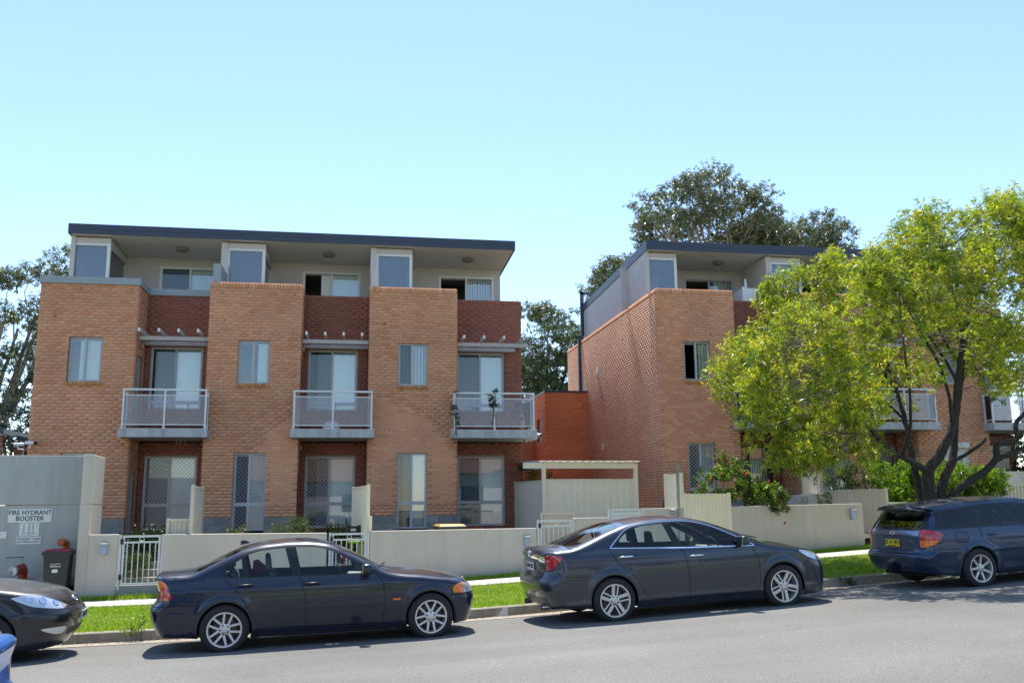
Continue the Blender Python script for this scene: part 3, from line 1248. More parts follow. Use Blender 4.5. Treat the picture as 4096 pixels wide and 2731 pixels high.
    mb.box(0.006, 0.11, 0.115, DB - 0.006, KT * CO, KT * CO + 0.165)
    Wq = Wall((XS[-1] + BAYW + EW, 1.2, 0), (0, 1, 0), (1, 0, 0))
    lay(st, Wq, DB - 1.2, -6, KT, [(-1, 0.108, -9, 99)], RED, mb, 1, rng)
    mb.box(0.0, L, DB - 0.2, DB - 0.12, -0.9, 6.2)
    if metal_cap:
        q = MB()
        q.box(-0.035, BAYW + 0.035, -0.035, 0.13, KT * CO + 0.002, KT * CO + 0.19)
        q.box(BAYW - 0.1, BAYW + 0.035, 0.13, 1.165, KT * CO + 0.002, KT * CO + 0.19)
        q.box(BAYW - 0.1, XS[1] - 0.004, 1.165, 1.33, KT * CO + 0.002, KT * CO + 0.19)
        q.build('parapet_capping', 'cap', root, local=True)
    mb.build('mortar', ['mortar', 'mortar_red', 'mortar_gable'], root, local=True)
    weep.build('weep_hole', 'black_metal', root, local=True)['kind'] = 'stuff'
    blocks.build('base_block', 'block', root, local=True)['kind'] = 'stuff'
    emit_bricks(root, st, camL, 300, opts.get('zmin', 0.0), opts.get('xmax', 99))
    return root


FULL = ('full', 'mesh_wire')
b1 = building('apartment_building', (-11.282, 0, 0), 'three storey orange and red brick apartment block behind the low grey walls on the left', 3, 11, True, {
    ('up', 0): dict(left='clear', blind_gap=(0.30, 1.0), tilt=0.12),
    ('up', 1): dict(left='clear', blind_gap=(0.62, 1.0), tilt=0.1),
    ('up', 2): dict(left='fly', blind_gap=(0.05, 0.97), tilt=0.75),
    ('gr', 0): dict(mesh=('full', 'mesh_wire_cream'), frame='cream_frame', blind_gap=(0.0, 0.0)),
    ('gr', 1): dict(mesh=FULL, left='open', blind_gap=(0.5, 1.0)),
    ('gr', 2): dict(left='fly', blind_gap=(0.22, 1.0)),
    ('dr', 0): dict(left='fly', blind_gap=(0.12, 1.0), tilt=0.06),
    ('dr', 1): dict(left='fly', blind_gap=(0.20, 1.0), tilt=0.06),
    ('dr', 2): dict(left='fly', blind_gap=(0.02, 1.0), tilt=0.06),
    ('rg', 0): dict(mesh=('full', 'mesh_wire_cream'), frame='cream_frame', left='fly', blind_gap=(0.02, 1.0), tilt=0.06),
    ('rg', 1): dict(mesh=('left', 'mesh_wire'), left='fly', blind_gap=(0.23, 1.0), tilt=0.06),
    ('rg', 2): dict(left='fly', blind_gap=(0.02, 1.0), tilt=0.06),
    ('top', 0): dict(left='fly', blind_gap=(0.02, 1.0), tilt=0.55),
    ('top', 1): dict(left='open', blind_gap=(0.32, 1.0), tilt=0.08),
    ('top', 2): dict(left='open', blind_gap=(0.48, 1.0), tilt=0.55),
    'zmin': 0.3})
b2 = building('apartment_building', (6.181, 0.43, 0.33), 'orange brick apartment block with a tall blank side wall behind the leafy street tree', 3, 23, False, {
    ('up', 0): dict(left='open', blind_gap=(0.62, 0.97), tilt=0.1),
    ('gr', 0): dict(mesh=FULL, blind_gap=(0.4, 1.0)),
    ('gr', 1): dict(mesh=('left', 'mesh_wire'), blind_gap=(0.45, 1.0)),
    ('dr', 0): dict(left='fly', blind_gap=(0.45, 1.0), tilt=0.06),
    ('rg', 0): dict(left='fly', blind_gap=(0.1, 1.0), tilt=0.6, frame='black_metal'),
    ('top', 0): dict(left='open', blind_gap=(0.62, 1.0), tilt=0.5, frame='grey_frame'),
    ('top', 1): dict(left='open', blind_gap=(0.7, 1.0), tilt=0.5),
    ('shut', 2): True,
    'zmin': 1.2, 'xmax': 6.0, 'xs': [0, 4.385, 8.45], 'ew': 1.85})
# ------------------------------------------------------------------ front walls, gates, fences
mat('red_paint', (0.28, 0.035, 0.02), 0.45, var=0.15, scale=30)
mat('orange_paint', (0.48, 0.11, 0.025), 0.5, var=0.15, scale=30)
mat('bin_body', (0.030, 0.033, 0.030), 0.45, var=0.08)
mat('bin_lid_red', (0.30, 0.02, 0.04), 0.45)
mat('bin_lid_yellow', (0.40, 0.25, 0.008), 0.5)
mat('sign_white', (0.72, 0.72, 0.68), 0.45)
mat('sign_ink', (0.02, 0.02, 0.022), 0.6)
mat('sign_grey', (0.42, 0.42, 0.42), 0.6)
mat('zinc', (0.40, 0.41, 0.41), 0.4, metal=0.7, var=0.15, scale=20)
mat('letterbox', (0.42, 0.45, 0.48), 0.35, metal=0.5)
leafmat('polycarb', (0.9, 0.9, 0.85), trans=0.55, rough=0.35)
mat('black_plastic', (0.02, 0.02, 0.022), 0.5)
mat('gatestep', (0.27, 0.27, 0.25), 0.9, var=0.1)


def wallthing(label, s0, s1, t0, t1, z1a, z1b, mt='render', cat='wall', name='garden_wall', base=None):
    o = MB()
    s = s0
    zz = lambda q: z1a + (z1b - z1a) * (q - s0) / (s1 - s0)
    o.sbox(s0, s1, t0, t1, zk(s0) - 0.1, zz(s0), zk(s1) - 0.1, zz(s1))
    return tag(o.build(name, mt, bevel=0.012), label, cat)


GW = 'rendered front walls along the footpath'
wallthing('long pale rendered wall between the first and second white gates', -7.03, -3.95, -6.4, -6.22, -0.215, -0.24)['group'] = GW
wallthing('long pale rendered wall right of the second white gate with a letterbox at its right end', -3.09, 0.42, -6.4, -6.22, -0.222, -0.215)['group'] = GW
wallthing('short pale wall between the third white gate and the slatted gate', 1.29, 2.06, -6.4, -6.22, -0.02, -0.015)['group'] = GW
wallthing('low pale wall right of the slatted gate beside the cream fence', 2.86, 3.86, -6.4, -6.22, 0.165, 0.175)['group'] = GW
wallthing('pale wall below the red flowered shrub ending beside the fluted fence', 5.0, 8.43, -6.4, -6.20, 0.19, 0.225)['group'] = GW
wallthing('pale wall in front of the bright green hedge', 9.20, 13.6, -6.4, -6.22, 0.24, 0.27)['group'] = GW

# fire hydrant booster enclosure
be = thing('booster_wall', S(-9.5, -5.8, -1.2), 'tall grey rendered wall with fire hydrant booster signs', 'wall')
MB().sbox(-15, -8.53, -5.8, -5.6, -1.4, 0.355).build('lower_panel', 'render_grey', be)
MB().sbox(-15, -8.53, -5.795, -5.6, 0.363, 1.305).build('upper_panel', 'render_grey', be, bevel=0.015)
MB().sbox(-15, -8.53, -5.9, -5.8, -1.4, -0.97).build('plinth', 'render_grey', be, bevel=0.02)
MB().sbox(-8.53, -8.345, -6.4, -5.15, -1.4, 0.355).build('pier', 'render', be)
MB().sbox(-8.53, -8.345, -6.4, -5.15, 0.362, 1.30).build('pier', 'render', be, bevel=0.012)
MB().sbox(-8.345, -7.83, -6.4, -6.22, -1.4, -0.20).build('low_wall', 'render', be, bevel=0.012)


def onwall(s0, s1, z0, z1, t, d, mt, name, parent, bevel=0.0):
    return MB().sbox(s0, s1, t - d, t, z0, z1).build(name, mt, parent, bevel=bevel)


ROTW = (R(90), 0, A0)


def sign(label, s0, s1, z0, z1, t=-5.8, lines=(), th=0.012):
    o = thing('sign', S((s0 + s1) / 2, t, (z0 + z1) / 2), label, 'sign')
    onwall(s0, s1, z0, z1, t - 0.001, th, 'sign_white', 'plate', o, 0.004)
    for i, (body, size, z, sx) in enumerate(lines):
        q = S(0, -th - 0.003, 0)
        text('lettering', body, size, 'sign_ink', o, (q.x, q.y, z - (z0 + z1) / 2), ROTW, sx=sx, bold=size * 0.012)
    for a in (s0 + 0.03, s1 - 0.03):
        for b in (z0 + 0.03, z1 - 0.03):
            MB().lathe([(0, 0.004), (0.006, 0.003), (0.007, 0)], S(a, t - th - 0.001, b), S(0, -1, 0), 8).build('screw', 'zinc', o)
    return o


sign('white sign reading FIRE HYDRANT BOOSTER on the grey wall', -9.885, -9.125, 0.035, 0.29, lines=[('FIRE HYDRANT', 0.122, 0.216, 0.90), ('BOOSTER', 0.122, 0.106, 0.92)])
o = sign('white pipe diagram board under the booster sign', -9.67, -9.325, -0.222, 0.030)
k = 0
for (a, b, c, d) in ((0.06, 0.085, 0.09, 0.22), (0.155, 0.185, 0.10, 0.235), (0.22, 0.245, 0.10, 0.235), (0.05, 0.11, 0.04, 0.075), (0.14, 0.195, 0.035, 0.08),
                     (0.215, 0.27, 0.04, 0.08), (0.285, 0.325, 0.20, 0.205), (0.285, 0.325, 0.175, 0.18), (0.285, 0.325, 0.15, 0.155), (0.285, 0.325, 0.10, 0.105),
                     (0.285, 0.325, 0.085, 0.09), (0.04, 0.27, 0.018, 0.022), (0.06, 0.25, 0.24, 0.243)):
    onwall(-9.67 + a, -9.67 + b, -0.222 + c, -0.222 + d, -5.815, 0.002, 'sign_grey', 'diagram_mark', o)
sign('small white sign reading HYDRANT TANK SUCTION POINT', -9.712, -9.285, -0.37, -0.235, lines=[('HYDRANT TANK', 0.047, -0.275, 1.12), ('SUCTION POINT', 0.047, -0.328, 1.12)])
sign('white HYDRANT sign cut off by the left edge of the photo', -10.35, -9.88, -0.255, -0.13, lines=[('HYDRANT', 0.05, -0.195, 1.15)])

# booster valves
hv = thing('hydrant', S(-9.5, -6.1, -1.3), 'red hydrant riser with a big pale flange and a flat lever on top', 'hydrant')
q = MB()
q.tube([S(-9.49, -6.05, -1.35), S(-9.49, -6.05, -1.0), S(-9.49, -6.07, -0.86), S(-9.50, -6.12, -0.80), S(-9.55, -6.22, -0.82)], [0.07, 0.07, 0.085, 0.095, 0.085], 16)
q.build('riser', 'red_paint', hv, smooth=50)
ax = S(-0.45, -1.0, -0.05)
MB().lathe([(0.06, -0.03), (0.088, -0.02), (0.092, 0.03), (0.085, 0.045), (0.06, 0.05), (0.055, 0.035), (0.02, 0.04), (0, 0.05)], S(-9.585, -6.29, -0.835), ax, 24).build('flange', 'zinc', hv, smooth=40)
MB().tube([S(-9.52, -6.1, -0.72), S(-9.52, -6.1, -0.60)], 0.018, 8).build('spindle', 'zinc', hv, smooth=50)
MB().obox(S(-9.64, -6.1, -0.598), S(0.14, 0, 0.004), S(0, 0.05, 0), (0, 0, 0.006)).build('lever', 'black_metal', hv)
hv = thing('hydrant', S(-8.82, -5.95, -1.3), 'small orange hydrant valve behind the red lidded bin', 'hydrant')
MB().tube([S(-8.79, -5.98, -1.35), S(-8.79, -5.98, -0.50), S(-8.80, -5.98, -0.36), S(-8.83, -6.03, -0.33)], [0.055, 0.055, 0.07, 0.065], 14).build('riser', 'orange_paint', hv, smooth=50)
MB().lathe([(0.055, -0.05), (0.07, 0.0), (0.07, 0.03), (0.05, 0.04), (0.045, 0.03), (0, 0.03)], S(-8.86, -6.09, -0.335), ax, 18).build('cap', 'orange_paint', hv, smooth=40)
MB().lathe([(0.062, -0.02), (0.062, 0.02)], S(-8.79, -5.98, -0.50), (0, 0, 1), 14).build('collar', 'red_paint', hv, smooth=40)
MB().bar(S(-8.79, -6.0, -0.50), S(-8.66, -6.03, -0.50), 0.02, 0.025).build('lever', 'red_paint', hv)
MB().tube([S(-8.84, -6.02, -0.335), S(-8.84, -6.02, -0.30), S(-8.78, -6.02, -0.30), S(-8.78, -6.02, -0.335)], 0.012, 6).build('hook', 'steel', hv, smooth=50)


def wheelie(label, s, t, z, rz, lid, w=0.48, d=0.50, h=0.90, mark=False):
    o = thing('wheelie_bin', S(s, t, z), label, 'bin', rz=A0 + rz)
    q = MB()
    a, b = w / 2 * 0.80, w / 2 * 0.96
    q.hexa([(-a, -d / 2 * 0.72, 0.05), (a, -d / 2 * 0.72, 0.05), (a, d / 2 * 0.8, 0.05), (-a, d / 2 * 0.8, 0.05),
            (-b, -d / 2, h), (b, -d / 2, h), (b, d / 2, h), (-b, d / 2, h)])
    q.build('body', 'bin_body', o, local=True, bevel=0.03)
    MB().box(-w / 2 - 0.012, w / 2 + 0.012, -d / 2 - 0.015, d / 2, h - 0.03, h + 0.03).build('rim', 'bin_body', o, local=True, bevel=0.012)
    q = MB()
    q.hexa([(-w / 2, -d / 2 - 0.01, h + 0.031), (w / 2, -d / 2 - 0.01, h + 0.031), (w / 2, d / 2, h + 0.031), (-w / 2, d / 2, h + 0.031),
            (-w / 2 + 0.05, -d / 2 + 0.06, h + 0.075), (w / 2 - 0.05, -d / 2 + 0.06, h + 0.075), (w / 2 - 0.05, d / 2, h + 0.07), (-w / 2 + 0.05, d / 2, h + 0.07)])
    q.build('lid', lid, o, local=True, bevel=0.015)
    for x in (-w / 2 + 0.03, w / 2 - 0.03):
        MB().lathe([(0.03, -0.025), (0.1, -0.025), (0.1, 0.025), (0.03, 0.025)], (x, d / 2, 0.10), (1, 0, 0), 16).build('wheel', 'black_plastic', o, smooth=40, local=True)
    MB().bar((-w / 2 + 0.06, d / 2 + 0.06, h), (w / 2 - 0.06, d / 2 + 0.06, h), 0.03).build('handle', 'bin_body', o, local=True)
    if mark:
        q = MB()
        yy = lambda zz: -d / 2 * (0.72 + 0.28 * (zz - 0.05) / (h - 0.05)) - 0.004
        q.tube([(-0.085, yy(0.62), 0.62), (-0.06, yy(0.655), 0.655), (-0.03, yy(0.635), 0.632), (0.02, yy(0.655), 0.655), (0.085, yy(0.65), 0.648)], 0.006, 6)
        q.box(-0.09, 0.09, yy(0.6) - 0.001, yy(0.6), 0.598, 0.612)
        q.build('logo', 'sign_white', o, local=True)
        MB().box(-0.055, 0.04, yy(0.52) - 0.003, yy(0.52) + 0.003, 0.495, 0.555).build('sticker', 'sign_white', o, local=True)
    return o


wheelie('black wheelie bin with a red lid beside the hydrant wall', -8.84, -6.36, zk(-8.8) + 0.14, 0.0, 'bin_lid_red', 0.46, 0.48, 0.84, True)
wheelie('dark wheelie bin with a yellow lid behind the second low wall', -1.26, -5.4, -1.10, 0.0, 'bin_lid_yellow', 0.60, 0.7, 0.90)
q = MB()
tag(MB().lathe([(0, 0), (0.14, 0), (0.18, 0.24), (0.19, 0.25), (0.17, 0.25), (0.13, 0.02), (0, 0.02)], S(-0.72, -5.5, -0.47), (0, 0, 1), 18).build('tub', 'bin_lid_red', smooth=40),
    'red plastic tub right of the yellow lidded bin', 'tub')


def letterbox(label, s, z, t=-6.4, w=0.10, h=0.22):
    o = thing('letterbox', S(s, t, z), label, 'letterbox', 'small metal letterboxes on the front walls')
    q = MB()
    q.hexa([S(s - w / 2, t - 0.10, z + 0.02), S(s + w / 2, t - 0.10, z + 0.02), S(s + w / 2, t, z), S(s - w / 2, t, z),
            S(s - w / 2, t - 0.05, z + h), S(s + w / 2, t - 0.05, z + h), S(s + w / 2, t, z + h), S(s - w / 2, t, z + h)])
    q.build('body', 'letterbox', o, bevel=0.006)
    q = MB()
    q.obox(S(s, t - 0.06, z + h + 0.002), S(w / 2 + 0.006, 0, 0), S(0, 0.06, 0.012), (0, 0, 0.004))
    q.build('lid', 'letterbox', o)
    return o


letterbox('letterbox on the low grey wall left of the first gate', -8.05, -0.58)
letterbox('letterbox at the right end of the wall behind the grey sedan', 0.19, -0.60)
letterbox('letterbox on the low wall right of the slatted gate half hidden by the grey sedan', 3.55, -0.08)
letterbox('letterbox on the wall under the street tree near the blue wagon', 8.13, -0.15, w=0.12, h=0.235)


def gate(label, s0, s1, z0, z1, nb=6, t=-6.36):
    o = thing('gate', S(s0, t, z0), label, 'gate', 'white metal gates in the front wall')
    for s in (s0 - 0.035, s1 + 0.035):
        MB().sbox(s - 0.022, s + 0.022, t - 0.025, t + 0.025, z0 - 0.08, z1 + 0.01).build('post', 'gate_white', o)
    q = MB()
    f = 0.038
    q.sbox(s0, s0 + f, t - 0.018, t + 0.018, z0, z1)
    q.sbox(s1 - f, s1, t - 0.018, t + 0.018, z0, z1)
    for z in (z0, z1 - f, z1 - 0.145):
        q.sbox(s0 + f, s1 - f, t - 0.017, t + 0.017, z, z + f * (0.8 if z == z1 - 0.145 else 1))
    q.build('frame', 'gate_white', o)
    b0 = None
    for i in range(nb):
        s = s0 + f + (s1 - s0 - 2 * f) * (i + 0.5) / nb
        if b0 is None:
            b0 = MB().sbox(s - 0.009, s + 0.009, t - 0.009, t + 0.009, z0 + f, z1 - 0.145).build('bar', 'gate_white', o)
            p0 = S(s, t)
        else:
            share('bar', b0, o, S(s, t) - p0)
    ring = [S((s0 + s1) / 2 + 0.042 * math.cos(a), t, z1 - 0.075 + 0.042 * math.sin(a)) for a in np.linspace(0, 2 * math.pi, 25)]
    MB().tube(ring, 0.006, 6).build('ring', 'gate_white', o, smooth=60)
    for z in (z0 + 0.10, z1 - 0.16):
        MB().sbox(s0 - 0.035, s0 + 0.02, t - 0.045, t - 0.02, z, z + 0.10).build('hinge', 'black_plastic', o, bevel=0.01)
    MB().sbox(s0 - 0.012, s0 - 0.004, t - 0.01, t + 0.01, z0, z1).build('hinge_rod', 'black_plastic', o)
    return o


gate('white gate left of the navy sedan beside the hydrant wall', -7.75, -7.07, -1.14, -0.225)
gate('white gate partly hidden behind the roof of the navy sedan', -3.85, -3.16, -1.16, -0.25, 6)
gate('white gate in front of the grey fluted fence behind the grey sedan', 0.50, 1.22, -1.0, -0.055)
MB().sbox(-7.83, -7.03, -6.38, -6.1, -1.5, -1.15).build('gate_step', 'gatestep')
tag(bpy.data.objects['gate_step'], 'dark concrete step under the first white gate', 'step')
MB().sbox(-3.95, -3.09, -6.38, -6.1, -1.5, -1.17).build('gate_step', 'gatestep')
tag(bpy.data.objects['gate_step.001'], 'dark concrete step under the second white gate', 'step')
# slatted gate
o = thing('slatted_gate', S(2.1, -6.36, -0.9), 'pale metal gate of wide horizontal slats above the roof of the grey sedan', 'gate')
for s in (2.085, 2.84):
    MB().sbox(s - 0.02, s + 0.02, -6.385, -6.335, -0.95, 0.175).build('post', 'gate_white', o)
q = MB()
q.sbox(2.12, 2.16, -6.38, -6.34, -0.9, 0.165)
q.sbox(2.77, 2.81, -6.38, -6.34, -0.9, 0.165)
q.sbox(2.16, 2.77, -6.38, -6.34, 0.125, 0.165)
q.build('frame', 'gate_white', o)
z = 0.06
while z > -0.85:
    MB().sbox(2.16, 2.77, -6.375, -6.352, z - 0.034, z + 0.034).build('slat', 'gate_white', o)
    z -= 0.085
# stepped paths inside the gates
for i in range(3):
    MB().sbox(-7.75, -7.1, -5.9 + 0.35 * i, -5.55 + 0.35 * i, -1.4, -1.05 + 0.13 * i).build('path_step', 'gatestep')
    tag(bpy.data.objects['path_step' if i == 0 else 'path_step.%03d' % i],
        ['lowest', 'middle', 'top'][i] + ' concrete step seen through the first white gate', 'step')


# ------------------------------------------------------------------ fluted metal fences
def fluted(label, a, b, z0, z1, mt='fence_cream', pitch=0.085, group=None, fl=0.018, z0b=None, posts=(1, 1), z1b=None, tall=None):
    """sheet-metal fence from a to b (street coordinates): fluted sheet, rails and posts"""
    A, B = S(*a), S(*b)
    d = (B - A)
    L_ = d.length
    d.normalize()
    n = Vector((d.y, -d.x, 0))
    o = thing('metal_fence', Vector((A.x, A.y, z0)), label, 'fence', group)
    V, F = [], []
    x = 0.0
    pts = []
    k = 0
    while x < L_ - 0.01:
        for dx, dn in ((0, 0), (pitch * 0.45, 0), (pitch * 0.58, fl), (pitch * 0.87, fl)):
            if x + dx < L_:
                pts.append((x + dx, dn))
        x += pitch
    pts.append((L_, 0))
    zt = lambda u: z1 if z1b is None else z1 + (z1b - z1) * u / L_
    for (u, w) in pts:
        p = A + d * u + n * (w - fl / 2)
        V.append((p.x, p.y, z0))
        V.append((p.x, p.y, zt(u) - 0.01))
    q = MB()
    q.add(V, [(2 * i, 2 * i + 2, 2 * i + 3, 2 * i + 1) for i in range(len(pts) - 1)])
    q.build('sheet', mt, o)
    za = Vector((0, 0, z1 - 0.015))
    zb = Vector((0, 0, zt(L_) - 0.015))
    MB().bar(A + za, B + zb, 0.045, 0.04).build('rail', mt, o)
    MB().bar(A + Vector((0, 0, z0 + 0.03)), B + Vector((0, 0, z0 + 0.03)), 0.045, 0.05).build('rail', mt, o)
    for P, f, zz in ((A, posts[0], z1), (B, posts[1], zt(L_))):
        if f:
            MB().obox(P + Vector((0, 0, (z0 + zz + 0.02) / 2)), d * 0.028, n * 0.032, (0, 0, (zz + 0.02 - z0) / 2)).build('post', mt, o)
    return o


FG = 'fluted metal fences between the front yards'
fluted('tall fluted fence with its shaded side coloured grey between the first and second yards', (-6.55, -6.2), (-6.55, -3.3), -1.1, 0.71, 'fence_grey_and_shade', group=FG)  # shade on the cream fence's side is put into this grey
fluted('low grey fluted fence panel just right of the first gate', (-6.98, -6.15), (-6.58, -6.12), -1.1, 0.065, 'fence_grey_and_shade', group=FG)
fluted('tall fluted fence seen edge on right of the second gate', (-3.12, -6.2), (-3.16, -3.2), -1.1, 0.70, 'fence_cream', group=FG)
fluted('low fence end post in front of the tall edge on fence', (-3.08, -6.28), (-3.08, -6.15), -1.1, 0.058, 'fence_cream', group=FG, posts=(1, 1))
fluted('low fluted fence behind the third white gate', (0.95, -5.0), (1.72, -5.0), -1.0, 0.07, 'fence_grey_and_shade', group=FG)
fluted('grey fluted fence running back from the carport corner to the brick block', (2.05, -1.5), (1.95, 0.95), -0.6, 0.91, 'fence_grey_and_shade', group=FG)
fluted('cream fluted fence under the carport roof', (2.1, -1.5), (4.68, -1.5), -0.6, 0.93, 'fence_cream', pitch=0.19, group=FG, fl=0.014)
fluted('cream fluted fence panel between the low wall and the flowering shrub', (3.87, -6.38), (4.98, -6.38), -0.95, 0.475, 'fence_cream', group=FG)
fluted('taller fluted fence running back behind the galvanised post', (3.86, -6.3), (3.86, -5.45), -0.9, 0.93, 'fence_cream', group=FG)
fluted('long low fluted fence running back right of the wall with the letterbox', (9.14, -6.35), (9.14, -3.86), -0.8, 0.56, 'fence_grey_and_shade', pitch=0.14, group=FG, fl=0.03)
fluted('tall fluted fence end near the flowering shrub', (9.14, -3.82), (9.14, -2.9), -0.5, 1.08, 'fence_grey_and_shade', pitch=0.14, group=FG, fl=0.03)
fluted('grey fluted fence right of the hedge', (13.72, -5.0), (15.6, -4.9), -0.6, 0.68, 'fence_grey_and_shade', pitch=0.12, group=FG, fl=0.03)
fluted('cream fence at the far right beyond the brick block', (17.3, -1.0), (20.5, -1.0), -0.4, 1.15, 'fence_cream', pitch=0.2, group=FG)
tag(MB().sbox(3.69, 3.74, -6.45, -6.40, -0.9, 1.15).build('galvanised_post', 'zinc'), 'thin galvanised post in front of the cream fence', 'post')
tag(MB().sbox(9.16, 9.21, -6.43, -6.39, -0.9, 0.22).build('galvanised_post', 'zinc'), 'short galvanised post at the end of the fluted fence by the hedge', 'post')

# carport
cp = thing('carport', S(2.05, -1.5, -0.5), 'small cream carport with a corrugated roof between the two blocks', 'carport')
for s in (2.07, 4.74):
    MB().sbox(s - 0.05, s + 0.05, -1.58, -1.48, -0.7, 1.36).build('post', 'fence_cream', cp)
MB().sbox(2.121, 4.69, -1.57, -1.50, 1.22, 1.37).build('beam', 'fence_cream', cp)
q = MB()
n_ = 27
for i in range(n_):
    s0_ = 1.98 + 2.85 * i / n_
    s1_ = 1.98 + 2.85 * (i + 1) / n_
    za, zb = (1.385, 1.42) if i % 2 == 0 else (1.42, 1.385)
    q.add([S(s0_, -1.72, za), S(s1_, -1.72, zb), S(s1_, 2.6, zb + 0.16), S(s0_, 2.6, za + 0.16)], [(0, 1, 2, 3)])
    q.add([S(s0_, -1.72, za + .006), S(s1_, -1.72, zb + .006), S(s1_, 2.6, zb + 0.166), S(s0_, 2.6, za + 0.166)], [(3, 2, 1, 0)])
q.col = (0.62, 0.62, 0.55)
q.c = [q.col] * len(q.f)
q.build('roof_sheet', 'polycarb', cp)
MB().sbox(2.03, 2.10, -1.47, 0.9, 1.24, 1.375).build('beam', 'black_metal', cp)  # black here stands in for the dark shadow along the side beam
MB().sbox(1.5, 2.02, -1.56, -1.49, 1.22, 1.37).build('beam', 'fence_cream', cp)
q = MB()
q.add([S(2.45, 1.2, 1.22), S(3.0, 1.2, 1.25), S(3.0, 2.4, 1.36), S(2.45, 2.4, 1.33), S(2.45, 1.2, 1.25), S(3.0, 1.2, 1.28), S(3.0, 2.4, 1.39), S(2.45, 2.4, 1.36)],
      [(3, 2, 1, 0), (4, 5, 6, 7), (0, 1, 5, 4), (1, 2, 6, 5), (2, 3, 7, 6), (3, 0, 4, 7)])
tag(q.build('awning', 'plastic_white'), 'small white awning seen through the carport', 'awning')

# ------------------------------------------------------------------ things on and by the buildings
def cctv(label, p, d, arm):
    o = thing('security_camera', p, label, 'camera', 'white security cameras on the brick corners')
    p, d = Vector(p), Vector(d).normalized()
    MB().tube([p - d * 0.14, p + d * 0.13], 0.042, 12).build('housing', 'plastic_white', o, smooth=50)
    MB().lathe([(0.046, 0), (0.046, 0.05), (0.03, 0.05), (0.03, 0.03), (0, 0.03)], p + d * 0.11, d, 12).build('lens_hood', 'black_plastic', o, smooth=50)
    MB().tube([p - Vector((0, 0, 0.03)), p - Vector((0, 0, 0.12)), p + Vector(arm) - Vector((0, 0, 0.12))], 0.016, 8).build('bracket', 'plastic_white', o, smooth=60)
    return o


cctv('white security camera at the left brick corner pointing right', (-11.17, -0.14, 1.96), (1, -0.35, -0.05), (-0.1, 0.14, 0))
cctv('white security camera at the left brick corner pointing left', (-11.46, -0.16, 1.92), (-1, -0.4, -0.05), (0.1, 0.12, 0))
cctv('white security camera under the right end of the third balcony', (2.42, 0.6, 2.28), (1, -0.6, -0.2), (-0.2, 0.5, -0.05))

# gable wall fittings of the right-hand block
q = MB()
q.box(6.06, 6.165, 9.84, 9.95, -0.6, 5.6)
q.box(6.06, 6.16, 9.84, 9.95, 5.6, 7.0)
q.box(6.2, 6.34, 9.86, 9.96, 7.0, 8.85)
q.box(6.06, 6.2, 9.86, 9.96, 6.9, 7.0)
q.box(6.2, 6.9, 9.86, 9.96, 8.75, 8.85)
dp = q.build('downpipe', 'navy')
dp.parent = b2
dp.location = -b2.location
for (yy, zz) in ((7.41, 5.2), (6.95, 2.31)):
    q = MB()
    q.box(6.155, 6.178, yy - 0.12, yy + 0.12, zz - 0.12, zz + 0.12)
    for i in range(3):
        q.box(6.145, 6.154, yy - 0.09, yy + 0.09, zz - 0.085 + 0.062 * i, zz - 0.05 + 0.062 * i)
    v = q.build('vent_grille', 'plastic_white')
    v.parent = b2
    v.location = -b2.location
    v['kind'] = 'thing'
q = MB()
q.box(6.155, 6.1725, 1.0, 1.02, 0.0, 6.9)
v = q.build('expansion_joint', 'render')
v.parent = b2
v.location = -b2.location

# top-floor balcony unit and pipes on the right-hand block
ac = thing('air_conditioner', (9.9, 2.3, 6.0), 'white air conditioner on the top floor terrace of the right block', 'air conditioner')
MB().box(9.72, 10.2, 1.95, 2.75, 5.75, 7.26).build('cabinet', 'plastic_white', ac, bevel=0.02)
MB().lathe([(0.055, 0), (0.045, 0.2), (0.03, 0.36), (0, 0.38)], (9.95, 2.2, 7.26), (0, 0, 1), 10).build('flue', 'plastic_white', ac, smooth=50)
MB().lathe([(0.04, 0), (0.05, 0.07), (0, 0.08)], (9.8, 2.1, 7.26), (0, 0, 1), 10).build('cap', 'plastic_white', ac, smooth=50)

# red brick house between the blocks, far house at the left edge
def brickhouse(name, label, loc, faces, pal, seed, extra=None):
    rng = np.random.default_rng(seed)
    root = thing(name, loc, label, 'house')
    st, mb = [], MB()
    for (O, U, Nn, w, k1, holes) in faces:
        lay(st, Wall(O, U, Nn), w, 0, k1, holes, pal, mb, 0, rng)
    mb.build('mortar', 'mortar', root, local=True)
    emit_bricks(root, st, CAML - Vector(loc), 300, 1.5)
    return root


rb = brickhouse('brick_house', 'bright orange red brick house seen between the two apartment blocks', (4.47, 9.0, -0.6), [
    ((0, 0, 0), (1, 0, 0), (0, -1, 0), 4.2, 60, []),
    ((0, 6, 0), (0, -1, 0), (-1, 0, 0), 6.0, 60, [(4.35, 5.1, 3.28, 4.25)])], BRIGHT, 5)
q = MB()
q.box(-0.03, 4.2, -0.03, 0.1, 60 * CO, 60 * CO + 0.07)
q.box(-0.03, 0.1, 0.1, 6, 60 * CO, 60 * CO + 0.07)
q.build('parapet_capping', 'navy', rb, local=True)
q = MB()
q.box(0.05, 4.2, 0.05, 6, 5.0, 5.05)
q.build('roof', 'cap', rb, local=True)
window(rb, Wall((0, 6, 0), (0, -1, 0), (-1, 0, 0)), 4.35, 5.1, 3.28, 4.25, frame='white_metal', rng=np.random.default_rng(1), left='fly', right='fly', blind_gap=(0, 0))
rb2 = brickhouse('brick_house', 'lower orange brick house wing left of the red brick house', (3.35, 11.2, -0.6), [
    ((0, 0, 0), (1, 0, 0), (0, -1, 0), 1.1, 40, []),
    ((0, 3, 0), (0, -1, 0), (-1, 0, 0), 3.0, 40, [])], [(0.55, 0.22, 0.10), (0.5, 0.2, 0.09)], 6)
MB().box(0, 1.1, 0, 3, 3.3, 3.44).build('roof', 'cap', rb2, local=True)

